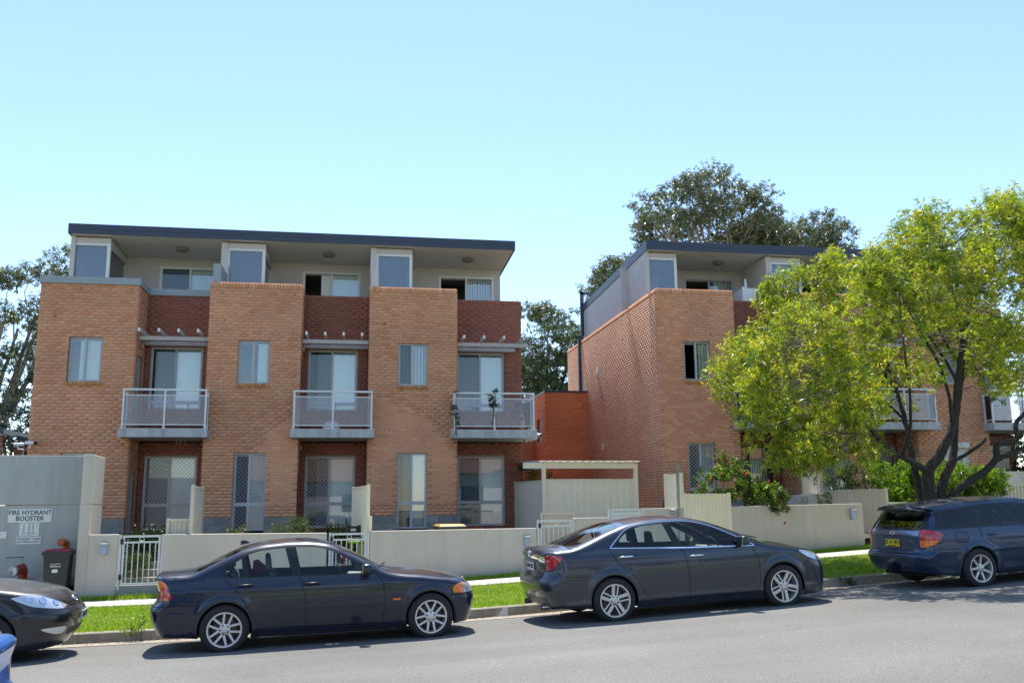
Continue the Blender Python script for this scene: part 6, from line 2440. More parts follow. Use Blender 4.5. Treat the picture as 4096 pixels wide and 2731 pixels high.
def wagon_extra(root, B):
    plate(root, B, 'BZ 41 WQ', 0, 0.765, False, 'plate_yellow', 'plate_ink', 0.088, sub='NEW SOUTH WALES')
    badge(root, B, 0.0, 0.93, False, 0.042, 'chrome')
    u = B.fu(0.48, 0.80, False)
    P = B.ring(np.array([u]), np.array([0.80]))[0]
    text('lettering', 'LIBERTY', 0.042, 'chrome', root, (P[0] - 0.006, -0.44, 0.80), (R(90), 0, R(-97)), bold=0.001)
    u = B.uR
    q = MB()
    P0 = B.ring(np.array([u]), np.array([1.03]))[0]
    q.bar((P0[0] - 0.02, 0.02, 1.025), (P0[0] - 0.02, 0.40, 1.045), 0.025, 0.03)
    q.build('wiper', 'trim_black', root, local=True)
    MB().lathe([(0.035, 0), (0.045, -0.02), (0.03, -0.04), (0, -0.04)], (P0[0] + 0.005, 0.02, 1.02), (1, 0, 0), 12).build('wiper_hub', 'trim_black', root, smooth=50, local=True)
    MB().box(-1.10, -0.9, -0.06, 0.06, 0.30, 0.40).build('tow_hitch', 'gap_black', root, local=True)
    # roof spoiler lip
    q = MB()
    ys = np.linspace(-0.56, 0.56, 9)
    V = []
    for y in ys:
        c = 0.05 * (1 - (y / 0.6) ** 2)
        xb = -0.80 - c
        V += [(xb, y, 1.318 - 0.03 * (y / 0.56) ** 2), (xb + 0.12, y, 1.31 - 0.03 * (y / 0.56) ** 2), (xb + 0.16, y, 1.372 - 0.045 * (y / 0.56) ** 2), (xb + 0.02, y, 1.345 - 0.035 * (y / 0.56) ** 2)]
    F = []
    for i in range(8):
        for k in range(4):
            F.append((i * 4 + k, i * 4 + (k + 1) % 4, (i + 1) * 4 + (k + 1) % 4, (i + 1) * 4 + k))
    F += [(3, 2, 1, 0), (32, 33, 34, 35)]
    q.add(V, F)
    q.build('spoiler', 'paint_blue', root, smooth=50, local=True)


Bw['extra'] = wagon_extra
Bw['loc'], Bw['grade'] = place(6.30, -11.52, 2.67)
Bw['rz'] = A0
car(Bw)

# ---- black sedan, nose only in view
Kd = dict(G)
Kd.update(
    label='dusty black sedan cut off by the left edge with its headlight and plate showing', paint='paint_black', wb=2.72, wr=0.318, wr_tyre=0.326, rim=0.21, arch=0.355, track=1.56,
    x1=3.68, xf=3.0, T=[(-1.2, 1.05), (-1.02, 1.085), (-0.6, 1.115), (-0.3, 1.215), (0.0, 1.325), (0.3, 1.42), (0.65, 1.47), (1.0, 1.485), (1.35, 1.46), (1.65, 1.38), (2.0, 1.22), (2.3, 1.06),
       (2.45, 1.02), (2.7, 0.99), (3.0, 0.945), (3.25, 0.885), (3.45, 0.81), (3.58, 0.74), (3.7, 0.66)],
    XF=[(0.1, 3.42), (0.2, 3.52), (0.3, 3.59), (0.45, 3.66), (0.55, 3.685), (0.60, 3.67), (0.64, 3.61), (0.72, 3.56), (0.8, 3.49), (1.0, 3.38)],
    W=[(-1.2, 0.80), (-0.7, 0.86), (0, 0.89), (1.2, 0.897), (2.5, 0.89), (3.0, 0.87), (3.3, 0.84), (3.7, 0.78)], crease=[(0.56, 0.012, 0.05)],
    plan_f=(0.16, 0.22), znose=0.755,
    edge=[(-1.2, 1.03), (-0.75, 1.055), (-0.58, 1.07), (-0.3, 1.155), (0.0, 1.255), (0.3, 1.345), (0.65, 1.40), (1.0, 1.41), (1.35, 1.38), (1.68, 1.28), (2.0, 1.11), (2.25, 0.985), (2.45, 0.95), (2.75, 0.92), (3.0, 0.875), (3.4, 0.80)],
    beltline=[(-1.5, 1.02), (0, 1.02), (1.2, 0.99), (2.4, 0.95), (4, 0.92)],
    regions=[
        ('window', [(0.385, 1.06, 1), (0.31, 1.285, 1), (0.46, 1.335), (0.70, 1.358), (0.90, 1.365, 1), (1.01, 1.022, 1)], 'car_glass', {}),
        ('window', [(1.15, 1.012, 1), (1.02, 1.367, 1), (1.32, 1.345), (1.6, 1.25), (1.85, 1.12), (2.0, 1.03, 1), (2.02, 0.985, 1)], 'car_glass', {}),
        ('headlight', [(2.98, 0.815, 1), (3.15, 0.845), (3.30, 0.825), ('f', 0.62, 0.775), ('f', 0.42, 0.675, 1), ('f', 0.58, 0.645), (3.27, 0.69), (3.10, 0.755)], 'lamp_clear', {'off': 0.004}),
        ('grille', [('f', 0.40, 0.735), ('f', 0.0, 0.745, 1), ('f', 0.0, 0.645, 1), ('f', 0.2, 0.645), ('f', 0.33, 0.67)], 'trim_black', {'center': True, 'off': 0.004}),
        ('grille', [('f', 0.42, 0.40, 1), ('f', 0.0, 0.40, 1), ('f', 0.0, 0.29, 1), ('f', 0.40, 0.29, 1)], 'trim_black', {'center': True, 'off': 0.003}),
        ('fog_light', [(3.34, 0.42), ('f', 0.54, 0.42), ('f', 0.53, 0.35), ('f', 0.66, 0.345)], 'lamp_clear', {'off': 0.004}),
        ('door', [(1.10, 0.99, 1), (1.17, 0.86), (1.205, 0.6), (1.20, 0.285, 1), (2.26, 0.268, 1), (2.3, 0.6), (2.2, 0.945, 1)], 'paint_black', {}),
    ],
    top=[('rear_window', [(-0.56, 0.89), (-0.2, 0.86), (0.22, 0.80)], 'screen_glass', {}), ('windscreen', [(1.60, 0.86), (1.95, 0.89), (2.26, 0.90)], 'screen_glass', {})],
    seams=[([(1.20, 0.285, 1), (2.26, 0.268, 1), (2.3, 0.6), (2.2, 0.945, 1)], False), ([(2.98, 0.60, 1), (3.2, 0.63, 1), ('f', 0.6, 0.63, 1), ('f', 0.3, 0.63), ('f', 0, 0.625)], False)],
    top_seams=[[(2.35, 0.93), (2.7, 0.93), (3.1, 0.90), (3.35, 0.80)]], strips=[],
    cabin=(1.1, 0.6, 2.1, 0.50, 0.96, 1.2), mirror=(1.95, 1.03, 'paint_black'))


def black_extra(root, B):
    plate(root, B, 'BQR 75E', 0, 0.515, True, 'plate_white', 'plate_ink')
    badge(root, B, 0.0, 0.71, True, 0.045, 'chrome', ell=1)
    for z in (0.665, 0.70):
        q = MB()
        us_ = np.linspace(B.fu(0.34, z), B.uF, 8)
        P = B.ring(us_, np.full(8, z))
        P = P + B.normal(P) * 0.008
        q.tube([tuple(p) for p in P] + [tuple(p * [1, -1, 1]) for p in P[::-1][1:]], 0.007, 6)
        q.build('grille_bar', 'trim_black', root, smooth=60, local=True)
    for z in (0.32, 0.345, 0.37):
        q = MB()
        us_ = np.linspace(B.fu(0.40, z), B.uF, 8)
        P = B.ring(us_, np.full(8, z))
        P = P + B.normal(P) * 0.006
        q.tube([tuple(p) for p in P] + [tuple(p * [1, -1, 1]) for p in P[::-1][1:]], 0.006, 6)
        q.build('grille_bar', 'trim_black', root, smooth=60, local=True)
    # lamp bowls inside the headlight
    for (y, z, r) in ((0.72, 0.765, 0.05), (0.60, 0.72, 0.045), (0.80, 0.79, 0.035)):
        for sg in (-1, 1):
            u = B.fu(y, z)
            P = B.ring(np.array([u]), np.array([z]))[0]
            N_ = Vector(B.normal(P[None])[0])
            MB().lathe([(r, 0.006), (r * 0.9, 0.010), (r * 0.5, 0.004), (0, 0.008)], Vector((P[0], P[1] * -sg if sg > 0 else P[1], P[2])), Vector((N_.x, N_.y * (-1 if sg > 0 else 1), N_.z)), 16).build('reflector', 'chrome', root, smooth=50, local=True)


Kd['extra'] = black_extra
Kd['loc'], Kd['grade'] = place(-11.13, -11.55, 2.72)
Kd['rz'] = A0
car(Kd)

# ---- blue car on the near side of the road, only its corner in the frame
Kb = dict(NAVY)
Kb.update(label='bright blue car corner at the bottom left edge of the photo', paint='paint_sky')
Kb['extra'] = None
zz_, g_ = GZ(-7.35, -18.5), (GZ(-10.1, -18.5) - GZ(-7.35, -18.5)) / 2.725
Kb['loc'], Kb['grade'] = S(-7.64, -18.6, zz_), g_
Kb['rz'] = A0 + math.pi
car(Kb)
# ------------------------------------------------------------------ trees and shrubs
leafmat('leaf', (1.15, 1.1, 0.45), trans=0.55, rough=0.38, spec=0.5)
leafmat('leaf_gum', (0.9, 1.0, 0.5), trans=0.25, rough=0.35, spec=0.55)
mat('bark_dark', (0.045, 0.038, 0.032), 0.95, var=0.6, scale=18, bump=1.0, bscale=45, detail=6)
mat('bark_pale', (0.28, 0.24, 0.20), 0.9, var=0.3, scale=8, bump=0.4, bscale=30)
mat('twig', (0.15, 0.12, 0.095), 0.9, var=0.2)
mat('flower_red', (0.50, 0.05, 0.03), 0.6)


def unit(v):
    return v / (np.linalg.norm(v, axis=-1, keepdims=True) + 1e-9)


def sprays(rng, cen, rad, twigs, per, ln, wd, pal, out=0.6, upw=0.5, droop=0.0, spread=0.9, tl=0.22, flat=0.75, core=None, axis_from=None):
    """leaf rhombs set round short twigs inside each clump; returns vertices, faces, colours and twig segments"""
    cen, rad = np.asarray(cen, float), np.asarray(rad, float)
    n = len(cen)
    ci = np.repeat(np.arange(n), twigs)
    d = unit(rng.normal(size=(len(ci), 3)))
    d[:, 2] *= flat
    r = rad[ci] * rng.uniform(0.35, 1.0, len(ci)) ** 0.6
    p = cen[ci] + d * r[:, None]
    mid = cen.mean(0) if axis_from is None else np.asarray(axis_from)
    o = unit(p - mid)
    td = unit(d * 0.5 + o * out + np.array([0, 0, upw]) + rng.normal(size=d.shape) * 0.35)
    L_ = tl * rng.uniform(0.6, 1.3, len(ci))
    tcol = rng.integers(0, len(pal), len(ci))
    tb = rng.uniform(0.75, 1.2, len(ci))
    k = np.repeat(np.arange(len(ci)), per)
    s = rng.uniform(0.1, 1.0, len(k))
    base = p[k] + td[k] * (L_[k] * s)[:, None]
    pr = unit(np.cross(td[k], rng.normal(size=(len(k), 3))))
    ld = unit(td[k] * (0.75 - 0.2 * s)[:, None] + pr * spread + np.array([0, 0, -droop]))
    ll = ln * rng.uniform(0.65, 1.25, len(k))
    lw = wd * rng.uniform(0.7, 1.2, len(k))
    wv = unit(np.cross(ld, rng.normal(size=(len(k), 3))))
    nv = np.cross(ld, wv)
    V = np.empty((len(k), 4, 3))
    V[:, 0] = base
    V[:, 1] = base + ld * (ll * 0.45)[:, None] + wv * (lw / 2)[:, None] + nv * (lw * 0.12)[:, None]
    V[:, 2] = base + ld * ll[:, None] - np.array([0, 0, 1]) * (ll * 0.08)[:, None]
    V[:, 3] = base + ld * (ll * 0.45)[:, None] - wv * (lw / 2)[:, None] + nv * (lw * 0.12)[:, None]
    F = np.arange(4 * len(k)).reshape(-1, 4)
    pal = np.asarray(pal)
    T = pal[tcol[k]] * tb[k][:, None] * rng.uniform(0.8, 1.2, (len(k), 1))
    return V.reshape(-1, 3), F, T, (p, p + td * L_[:, None])


def twigmesh(a, b, w):
    """three-sided sticks from a to b"""
    n = len(a)
    d = unit(b - a)
    u = unit(np.cross(d, np.array([0.31, 0.52, 0.8])))
    v = np.cross(d, u)
    V = np.empty((n, 6, 3))
    for i in range(3):
        an = 2 * math.pi * i / 3
        o = u * math.cos(an) + v * math.sin(an)
        V[:, i] = a + o * w
        V[:, 3 + i] = b + o * w * 0.5
    q = np.arange(n)[:, None] * 6
    F = np.concatenate([q + np.array([[0, 1, 4, 3]]), q + np.array([[1, 2, 5, 4]]), q + np.array([[2, 0, 3, 5]])])
    return V.reshape(-1, 3), F


def wander(rng, a, b, n, amp):
    a, b = np.asarray(a, float), np.asarray(b, float)
    t = np.linspace(0, 1, n)[:, None]
    p = a + (b - a) * t
    j = rng.normal(size=(n, 3)) * amp * np.linalg.norm(b - a)
    j[0] = j[-1] = 0
    return p + j * np.sin(np.pi * t)


def limb(path, r0, r1, n=8, rng=None, sub=4, amp=0.02):
    """smooth tapered limb through the given points"""
    P = [np.asarray(p, float) for p in path]
    out = []
    for i in range(len(P) - 1):
        p0, p1, p2, p3 = P[max(i - 1, 0)], P[i], P[i + 1], P[min(i + 2, len(P) - 1)]
        for q in range(sub):
            t = q / sub
            out.append(0.5 * ((2 * p1) + (-p0 + p2) * t + (2 * p0 - 5 * p1 + 4 * p2 - p3) * t**2 + (-p0 + 3 * p1 - 3 * p2 + p3) * t**3))
    out.append(P[-1])
    if rng is not None:
        L_ = np.linalg.norm(P[-1] - P[0])
        for i in range(1, len(out) - 1):
            out[i] = out[i] + rng.normal(size=3) * amp * L_ / len(out) * 2
    m_ = len(out)
    return out, [r0 + (r1 - r0) * (i / (m_ - 1)) ** 0.8 for i in range(m_)]


def crown_and_twigs(root, name, parts, leafm, twig_w=0.004):
    V, F, T, A, B_ = [], [], [], [], []
    o = 0
    for v, f, t, (a, b) in parts:
        V.append(v)
        F.append(f + o)
        T.append(t)
        o += len(v)
        A.append(a)
        B_.append(b)
    c = npmesh(name, np.vstack(V), np.vstack(F), leafm, root, np.vstack(T))
    c['kind'] = 'stuff'
    v, f = twigmesh(np.vstack(A), np.vstack(B_), twig_w)
    w = npmesh('twigs', v, f, 'twig', root)
    w['kind'] = 'stuff'
    return c


# ---- street tree
rng = np.random.default_rng(41)
st_tree = thing('street_tree', (0, 0, 0), 'spreading street tree with many dark stems and yellow green leaves behind the blue wagon', 'tree')
TT = -9.3
pt = lambda s, z, dt=0.0: np.array(S(s, TT + dt, z))
stems = [
    ([(8.10, -0.95, 0), (8.02, -0.3, 0), (7.93, 0.31, -.02), (7.92, 0.85, -.05), (8.15, 1.15, -.1), (8.42, 1.6, -.15), (8.58, 2.0, -.15), (8.72, 2.8, -.2), (8.85, 3.6, -.3), (9.0, 4.6, -.4)], 0.17, 0.035),
    ([(7.95, 0.60, 0), (7.86, 0.88, -.05), (7.45, 1.02, -.25), (7.15, 1.10, -.4), (6.79, 1.21, -.5), (6.45, 1.42, -.6), (6.16, 1.65, -.7), (5.75, 2.05, -.8), (5.4, 2.6, -.9), (5.05, 3.2, -1.0)], 0.085, 0.02),
    ([(8.30, -0.95, .05), (8.25, -0.2, .05), (8.24, 0.34, .05), (8.42, 0.75, .1), (8.66, 1.1, .1), (8.80, 1.6, .15), (8.98, 2.16, .2), (9.10, 2.6, .2), (9.31, 3.13, .3), (9.65, 4.1, .4), (9.9, 5.0, .4)], 0.13, 0.03),
    ([(8.36, 0.20, .0), (8.45, 0.42, -.1), (8.66, 0.61, -.2), (9.05, 0.85, -.3), (9.30, 1.12, -.4), (9.30, 1.38, -.45), (9.50, 1.46, -.5), (9.76, 1.52, -.5), (9.80, 1.85, -.5), (10.1, 2.1, -.5), (10.56, 2.52, -.6), (11.0, 3.2, -.6), (11.3, 4.0, -.6)], 0.10, 0.025),
    ([(9.28, 1.10, -.4), (9.6, 1.22, -.5), (10.0, 1.42, -.6), (10.45, 1.68, -.7), (11.0, 2.05, -.8), (11.5, 2.6, -.8), (11.9, 3.2, -.8)], 0.055, 0.02),
    ([(8.02, -0.90, .2), (7.98, 0.3, .3), (7.95, 1.0, .4), (7.95, 1.6, .5), (8.0, 2.3, .7), (7.9, 3.2, .9), (7.8, 4.2, 1.1)], 0.10, 0.025),
    ([(8.70, 1.10, .1), (8.9, 1.25, -.1), (9.22, 1.48, -.2), (9.26, 1.56, -.2)], 0.045, 0.025),
    ([(8.52, 1.85, -.15), (8.3, 2.3, -.4), (7.9, 2.9, -.7), (7.4, 3.5, -.9), (6.9, 4.2, -1.0)], 0.045, 0.015),
    ([(8.70, 2.7, -.2), (8.35, 3.3, -.2), (8.0, 4.1, 0), (7.7, 4.9, .2)], 0.04, 0.013),
    ([(6.6, 1.32, -.55), (6.4, 1.9, -.2), (6.1, 2.5, .1), (5.8, 3.2, .3), (5.6, 3.9, .4)], 0.04, 0.013),
    ([(7.0, 1.15, -.45), (6.9, 1.7, -.9), (6.7, 2.4, -1.2), (6.5, 3.2, -1.4), (6.4, 4.0, -1.5)], 0.04, 0.013),
    ([(5.9, 1.9, -.75), (5.4, 2.1, -1.0), (4.9, 2.3, -1.1), (4.5, 2.5, -1.2)], 0.028, 0.01),
    ([(6.3, 1.52, -.65), (5.8, 1.55, -.9), (5.3, 1.55, -1.1), (4.9, 1.6, -1.2)], 0.022, 0.009),
    ([(9.0, 2.2, .2), (9.5, 2.7, .6), (10.0, 3.4, .9), (10.4, 4.3, 1.0)], 0.045, 0.014),
    ([(9.3, 3.1, .3), (9.1, 3.9, .6), (9.0, 4.9, .8), (9.1, 5.6, .8)], 0.035, 0.012),
    ([(8.85, 3.6, -.3), (8.5, 4.3, -.6), (8.2, 5.0, -.8), (8.1, 5.4, -.8)], 0.03, 0.011),
    ([(7.95, 2.0, .6), (7.5, 2.7, 1.0), (7.0, 3.4, 1.3), (6.6, 4.1, 1.5)], 0.035, 0.012),
]
limb_pts = []
for i, (pth, r0, r1) in enumerate(stems):
    P, Rr = limb([pt(a, b, c) for a, b, c in pth], r0, r1, rng=rng)
    MB().tube(P, Rr, 10 if r0 > 0.05 else 7).build('trunk' if i in (0, 2, 5) else 'limb', 'bark_dark', st_tree, smooth=180)
    limb_pts += [np.asarray(q) for q in P[len(P) // 3:]]
limb_pts = np.array(limb_pts)
CR = [(3.78, 2.6), (3.97, 3.11), (4.55, 3.70), (4.97, 3.86), (5.5, 4.68), (6.2, 5.35), (7.14, 5.70), (7.8, 5.92), (8.05, 5.6), (8.29, 5.9), (8.85, 6.4), (9.79, 6.6), (11.3, 6.6), (12.6, 5.9), (13.3, 4.6), (12.9, 3.2), (11.9, 2.5), (10.69, 3.3),
      (9.95, 2.75), (9.3, 2.55), (8.63, 2.15), (7.67, 1.95), (6.76, 1.75), (6.25, 1.3), (5.54, 0.9), (5.05, 0.95), (4.73, 1.2), (4.3, 1.7), (3.96, 2.1)]
cr = np.array(CR)
cl, rd = [], []
ctr = np.array([8.3, 3.7])
while len(cl) < 430:
    s_, z_ = rng.uniform(3.7, 13.3), rng.uniform(0.7, 6.7)
    if not inpoly(CR, np.array([s_]), np.array([z_]))[0]:
        continue
    de = np.sqrt(((cr - [s_, z_]) ** 2).sum(1)).min()
    f = np.hypot((s_ - 8.3) / 4.9, (z_ - 3.7) / 3.0)
    # thin out the middle of the lower crown where bare limbs show
    if z_ < 2.9 and 6.6 < s_ < 11.5 and rng.random() < 0.72:
        continue
    if f < 0.45 and rng.random() < 0.35:
        continue
    half = 2.9 * math.sqrt(max(0.05, 1 - min(f, 1) ** 2))
    dt = rng.uniform(-half, half) if rng.random() < 0.5 else rng.choice([-1, 1]) * half * rng.uniform(0.75, 1.0)
    p_ = pt(s_, z_, dt)
    r_ = rng.uniform(0.26, 0.44)
    if de < 0.25:
        r_ *= 0.75
    cl.append(p_)
    rd.append(r_)
cl, rd = np.array(cl), np.array(rd)
PAL_T = [(0.38, 0.45, 0.032), (0.28, 0.38, 0.028), (0.46, 0.48, 0.045), (0.19, 0.30, 0.028), (0.13, 0.22, 0.025), (0.40, 0.42, 0.05)]
parts = [sprays(rng, cl, rd, 26, 16, 0.105, 0.026, PAL_T, out=0.7, upw=0.35, droop=0.15, tl=0.24, axis_from=pt(8.3, 2.6))]
# a dead reddish spray in the crown
parts.append(sprays(rng, [pt(7.9, 4.15, -2.0), pt(8.0, 4.4, -1.9), pt(8.15, 3.3, -1.9)], [0.25, 0.2, 0.2], 12, 10, 0.09, 0.02, [(0.16, 0.07, 0.04), (0.12, 0.06, 0.04)], tl=0.2, droop=0.5))
crown_and_twigs(st_tree, 'crown', parts, 'leaf', 0.0035)
# side branches from the limbs to the clumps
br = MB()
for p_, r_ in zip(cl, rd):
    dd = ((limb_pts - p_) ** 2).sum(1)
    j = dd.argmin()
    if dd[j] < 0.02 or dd[j] > 6.5:
        continue
    w_ = wander(rng, limb_pts[j], p_ + rng.normal(size=3) * 0.1, 6, 0.06)
    br.tube(list(w_), [0.014, 0.012, 0.010, 0.008, 0.006, 0.004], 5, False)
br.build('branches', 'twig', st_tree, smooth=180)['kind'] = 'stuff'
# bare grey twigs hanging in the lower crown
a_, b_ = [], []
for _ in range(420):
    j = rng.integers(len(limb_pts))
    q_ = limb_pts[j] + rng.normal(size=3) * 0.12
    if q_[2] > 3.2:
        continue
    d_ = unit(rng.normal(size=3) * [1, 1, 0.7] + [0, 0, -0.1])
    e_ = q_ + d_ * rng.uniform(0.15, 0.5)
    a_ += [q_, e_]
    b_ += [e_, e_ + unit(d_ + rng.normal(size=3) * 0.6) * rng.uniform(0.1, 0.3)]
v_, f_ = twigmesh(np.array(a_), np.array(b_), 0.004)
npmesh('bare_twigs', v_, f_, 'twig', st_tree)['kind'] = 'stuff'


# ---- gum trees behind the buildings
def gum(label, base, clumps, seed, pal, lean=None, twigs=16, per=16, ln=0.30, wd=0.085, r_trunk=0.32, splits=7, bark='bark_pale', core_r=(0.5, 1.0), tw=0.016):
    g = np.random.default_rng(seed)
    root = thing('gum_tree', (0, 0, 0), label, 'tree', 'gum trees behind the buildings')
    cl = np.array([c[:3] for c in clumps], float)
    rd = np.array([c[3] for c in clumps], float)
    base = np.asarray(base, float)
    mid = cl.mean(0)
    fork = base + (np.array([mid[0], mid[1], cl[:, 2].min()]) - base) * 0.72
    P, Rr = limb([base, base * 0.5 + fork * 0.5 + g.normal(size=3) * 0.25, fork], r_trunk, r_trunk * 0.7, rng=g)
    MB().tube(P, Rr, 10).build('trunk', bark, root, smooth=180)
    # group clumps by bearing and lead one limb through each group
    an = np.arctan2(cl[:, 2] - fork[2], (cl[:, 0] - fork[0]) + 0.3 * (cl[:, 1] - fork[1]))
    od = np.argsort(an)
    for grp in np.array_split(od, splits):
        if not len(grp):
            continue
        c = cl[grp]
        m1 = c.mean(0)
        m0 = fork + (m1 - fork) * 0.5 + np.array([0, 0, 0.06 * np.linalg.norm(m1 - fork)]) + g.normal(size=3) * 0.2
        P, Rr = limb([fork, m0, m1], r_trunk * 0.45, 0.06, rng=g)
        MB().tube(P, Rr, 7).build('limb', bark, root, smooth=180)
        br = MB()
        Pn = np.array(P)
        for q in c:
            j = max(2, ((Pn - q) ** 2).sum(1).argmin() - 2)
            w_ = wander(g, Pn[j], q, 6, 0.05)
            br.tube(list(w_), [0.05, 0.042, 0.035, 0.028, 0.02, 0.012], 5, False)
        br.build('branches', bark, root, smooth=180)['kind'] = 'stuff'
    parts = [sprays(g, cl, rd, twigs, per, ln, wd, pal, out=0.5, upw=0.15, droop=0.55, tl=0.5, flat=0.62, axis_from=mid - [0, 0, 2])]
    crown_and_twigs(root, 'crown', parts, 'leaf_gum', tw)
    return root


GUM = [(0.15, 0.195, 0.085), (0.20, 0.235, 0.115), (0.11, 0.15, 0.07), (0.24, 0.26, 0.14), (0.17, 0.19, 0.10)]


def dome(g, cx, cz, rx, rz, y, ry, n, r0, r1, lo=-0.35, shell=0.62):
    out = []
    while len(out) < n:
        a = g.uniform(lo, math.pi - lo)
        f = g.uniform(shell, 1.0) if g.random() < 0.75 else g.uniform(0.2, shell)
        yy = g.uniform(-1, 1)
        k = math.sqrt(max(0.1, 1 - 0.6 * yy * yy))
        x, z = cx + rx * f * k * math.cos(a), cz + rz * f * k * math.sin(a)
        r = g.uniform(r0, r1)
        if all((x - o[0]) ** 2 + (z - o[2]) ** 2 + (y + ry * yy - o[1]) ** 2 > (0.62 * (r + o[3])) ** 2 for o in out) or g.random() < 0.04:
            out.append((x, y + ry * yy, z, r))
    return out


g = np.random.default_rng(5)
gum('tall domed gum tree rising behind the roof of the right block', (18.6, 24.5, -1), dome(g, 17.9, 15.6, 4.8, 4.1, 24, 2.6, 58, 0.5, 0.9, lo=0.02, shell=0.72), 51, GUM, splits=14, ln=0.19, wd=0.065, twigs=40, per=14, r_trunk=0.2)
g = np.random.default_rng(6)
gum('lower gum tree crown right of the tall domed gum', (22.5, 25.5, -1), dome(g, 21.2, 14.9, 3.0, 2.3, 25, 2.0, 30, 0.65, 1.0, shell=0.3) + dome(g, 25.3, 15.5, 1.9, 2.35, 25, 1.5, 20, 0.6, 0.95, shell=0.3), 52, GUM, ln=0.19, wd=0.065, twigs=44, per=15)
g = np.random.default_rng(7)
gum('dense gum tree filling the gap between the two blocks', (8.0, 24, -1), dome(g, 8.2, 7.2, 2.8, 3.6, 23.5, 2.0, 46, 0.6, 1.0, lo=-1.2, shell=0.3) + [(6.6, 23, 10.6, 0.7), (7.6, 23.5, 10.7, 0.8), (10.4, 24, 9.4, 0.7)], 53,
    [(0.115, 0.165, 0.045), (0.085, 0.125, 0.038), (0.15, 0.19, 0.06)], ln=0.19, wd=0.065, twigs=46, per=15)
g = np.random.default_rng(8)
lc = [(-17.6, 22, 12.6, 0.8), (-18.3, 22.5, 11.9, 0.8), (-19.0, 22, 11.6, 0.75), (-19.9, 22, 11.3, 0.7), (-17.3, 22, 11.5, 0.6), (-20.6, 22, 11.2, 0.7), (-17.5, 22, 10.2, 0.6), (-18.6, 22, 9.9, 0.8), (-19.6, 22.4, 9.4, 0.9),
      (-20.4, 22, 9.6, 1.0), (-21.2, 22.5, 8.9, 1.1), (-21.0, 22, 7.9, 0.9), (-18.1, 22, 9.0, 0.6), (-17.9, 22, 8.4, 0.75), (-18.6, 22, 7.8, 0.8), (-19.3, 22, 7.6, 0.8), (-20.1, 22, 7.2, 0.9), (-20.9, 22, 6.4, 1.0),
      (-18.2, 22.3, 7.0, 0.75), (-18.9, 22, 6.3, 0.7), (-19.8, 22, 6.1, 0.9), (-17.8, 22, 6.4, 0.5), (-22.2, 22, 10.3, 1.0), (-22.5, 22, 7.0, 1.1), (-21.5, 22, 5.2, 0.9), (-23.2, 22, 8.6, 1.1)]
gum('gum tree with spreading bare limbs left of the left block', (-21.8, 22.5, -1), lc, 54, GUM, splits=9, r_trunk=0.36, ln=0.19, wd=0.065, twigs=46, per=15)
g = np.random.default_rng(9)
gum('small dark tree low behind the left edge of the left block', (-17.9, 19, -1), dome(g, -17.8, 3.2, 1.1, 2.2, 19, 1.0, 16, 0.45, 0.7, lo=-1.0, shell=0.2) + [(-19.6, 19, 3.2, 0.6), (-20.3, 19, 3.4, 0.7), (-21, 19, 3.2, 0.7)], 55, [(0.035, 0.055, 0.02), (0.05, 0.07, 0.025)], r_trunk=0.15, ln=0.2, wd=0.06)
g = np.random.default_rng(10)
gum('gum tree just showing past the gable roof of the right block', (12.2, 26, -1), dome(g, 12.6, 12.7, 1.6, 2.0, 26, 1.5, 18, 0.5, 0.8), 56, GUM, ln=0.19, wd=0.065, twigs=40)


# ---- shrubs
def shrub(name, label, cat, box, n, r, twigs, per, ln, wd, pal, seed, group=None, flowers=0, upw=0.7, droop=0.05, street=True, spread=0.9, tl=0.16, shape=None, stems=True):
    g = np.random.default_rng(seed)
    root = thing(name, (0, 0, 0), label, cat, group)
    (s0, s1), (t0, t1), (z0, z1) = box
    cl = []
    while len(cl) < n:
        s_, t_, z_ = g.uniform(s0, s1), g.uniform(t0, t1), g.uniform(z0, z1)
        if shape and z_ > shape(s_):
            continue
        cl.append(S(s_, t_, z_) if street else Vector((s_, t_, z_)))
    cl = np.array([tuple(c) for c in cl])
    rr = np.full(n, r) * g.uniform(0.7, 1.2, n)
    mid = cl.mean(0)
    parts = [sprays(g, cl, rr, twigs, per, ln, wd, pal, out=0.5, upw=upw, droop=droop, tl=tl, spread=spread, axis_from=mid - [0, 0, 0.4])]
    crown_and_twigs(root, 'leaves', parts, 'leaf', 0.003)
    sm = MB()
    for i in range(max(4, n // 5)):
        q = cl[g.integers(n)]
        b = np.array([q[0] + g.normal() * 0.08, q[1] + g.normal() * 0.08, z0 - 0.5])
        sm.tube(list(wander(g, b, q, 6, 0.04)), [0.014, 0.013, 0.011, 0.009, 0.007, 0.004], 5, False)
    if stems:
        sm.build('stems', 'twig', root, smooth=180)['kind'] = 'stuff'
    if flowers:
        fl = None
        for i in range(flowers):
            q = cl[g.integers(n)] + g.normal(size=3) * r * 0.9 + np.array([0, -r * 0.8, 0])
            if fl is None:
                fl = MB().lathe([(0, -0.05), (0.018, -0.03), (0.028, 0.02), (0.012, 0.04), (0, 0.045)], (0, 0, 0), (0, 0, 1), 7).build('flower', 'flower_red', root, smooth=60)
                fl.location = q
            else:
                share('flower', fl, root, q, (g.uniform(0, 1), g.uniform(0, 1), 0), (1, 1, g.uniform(0.7, 1.5)))
    return root


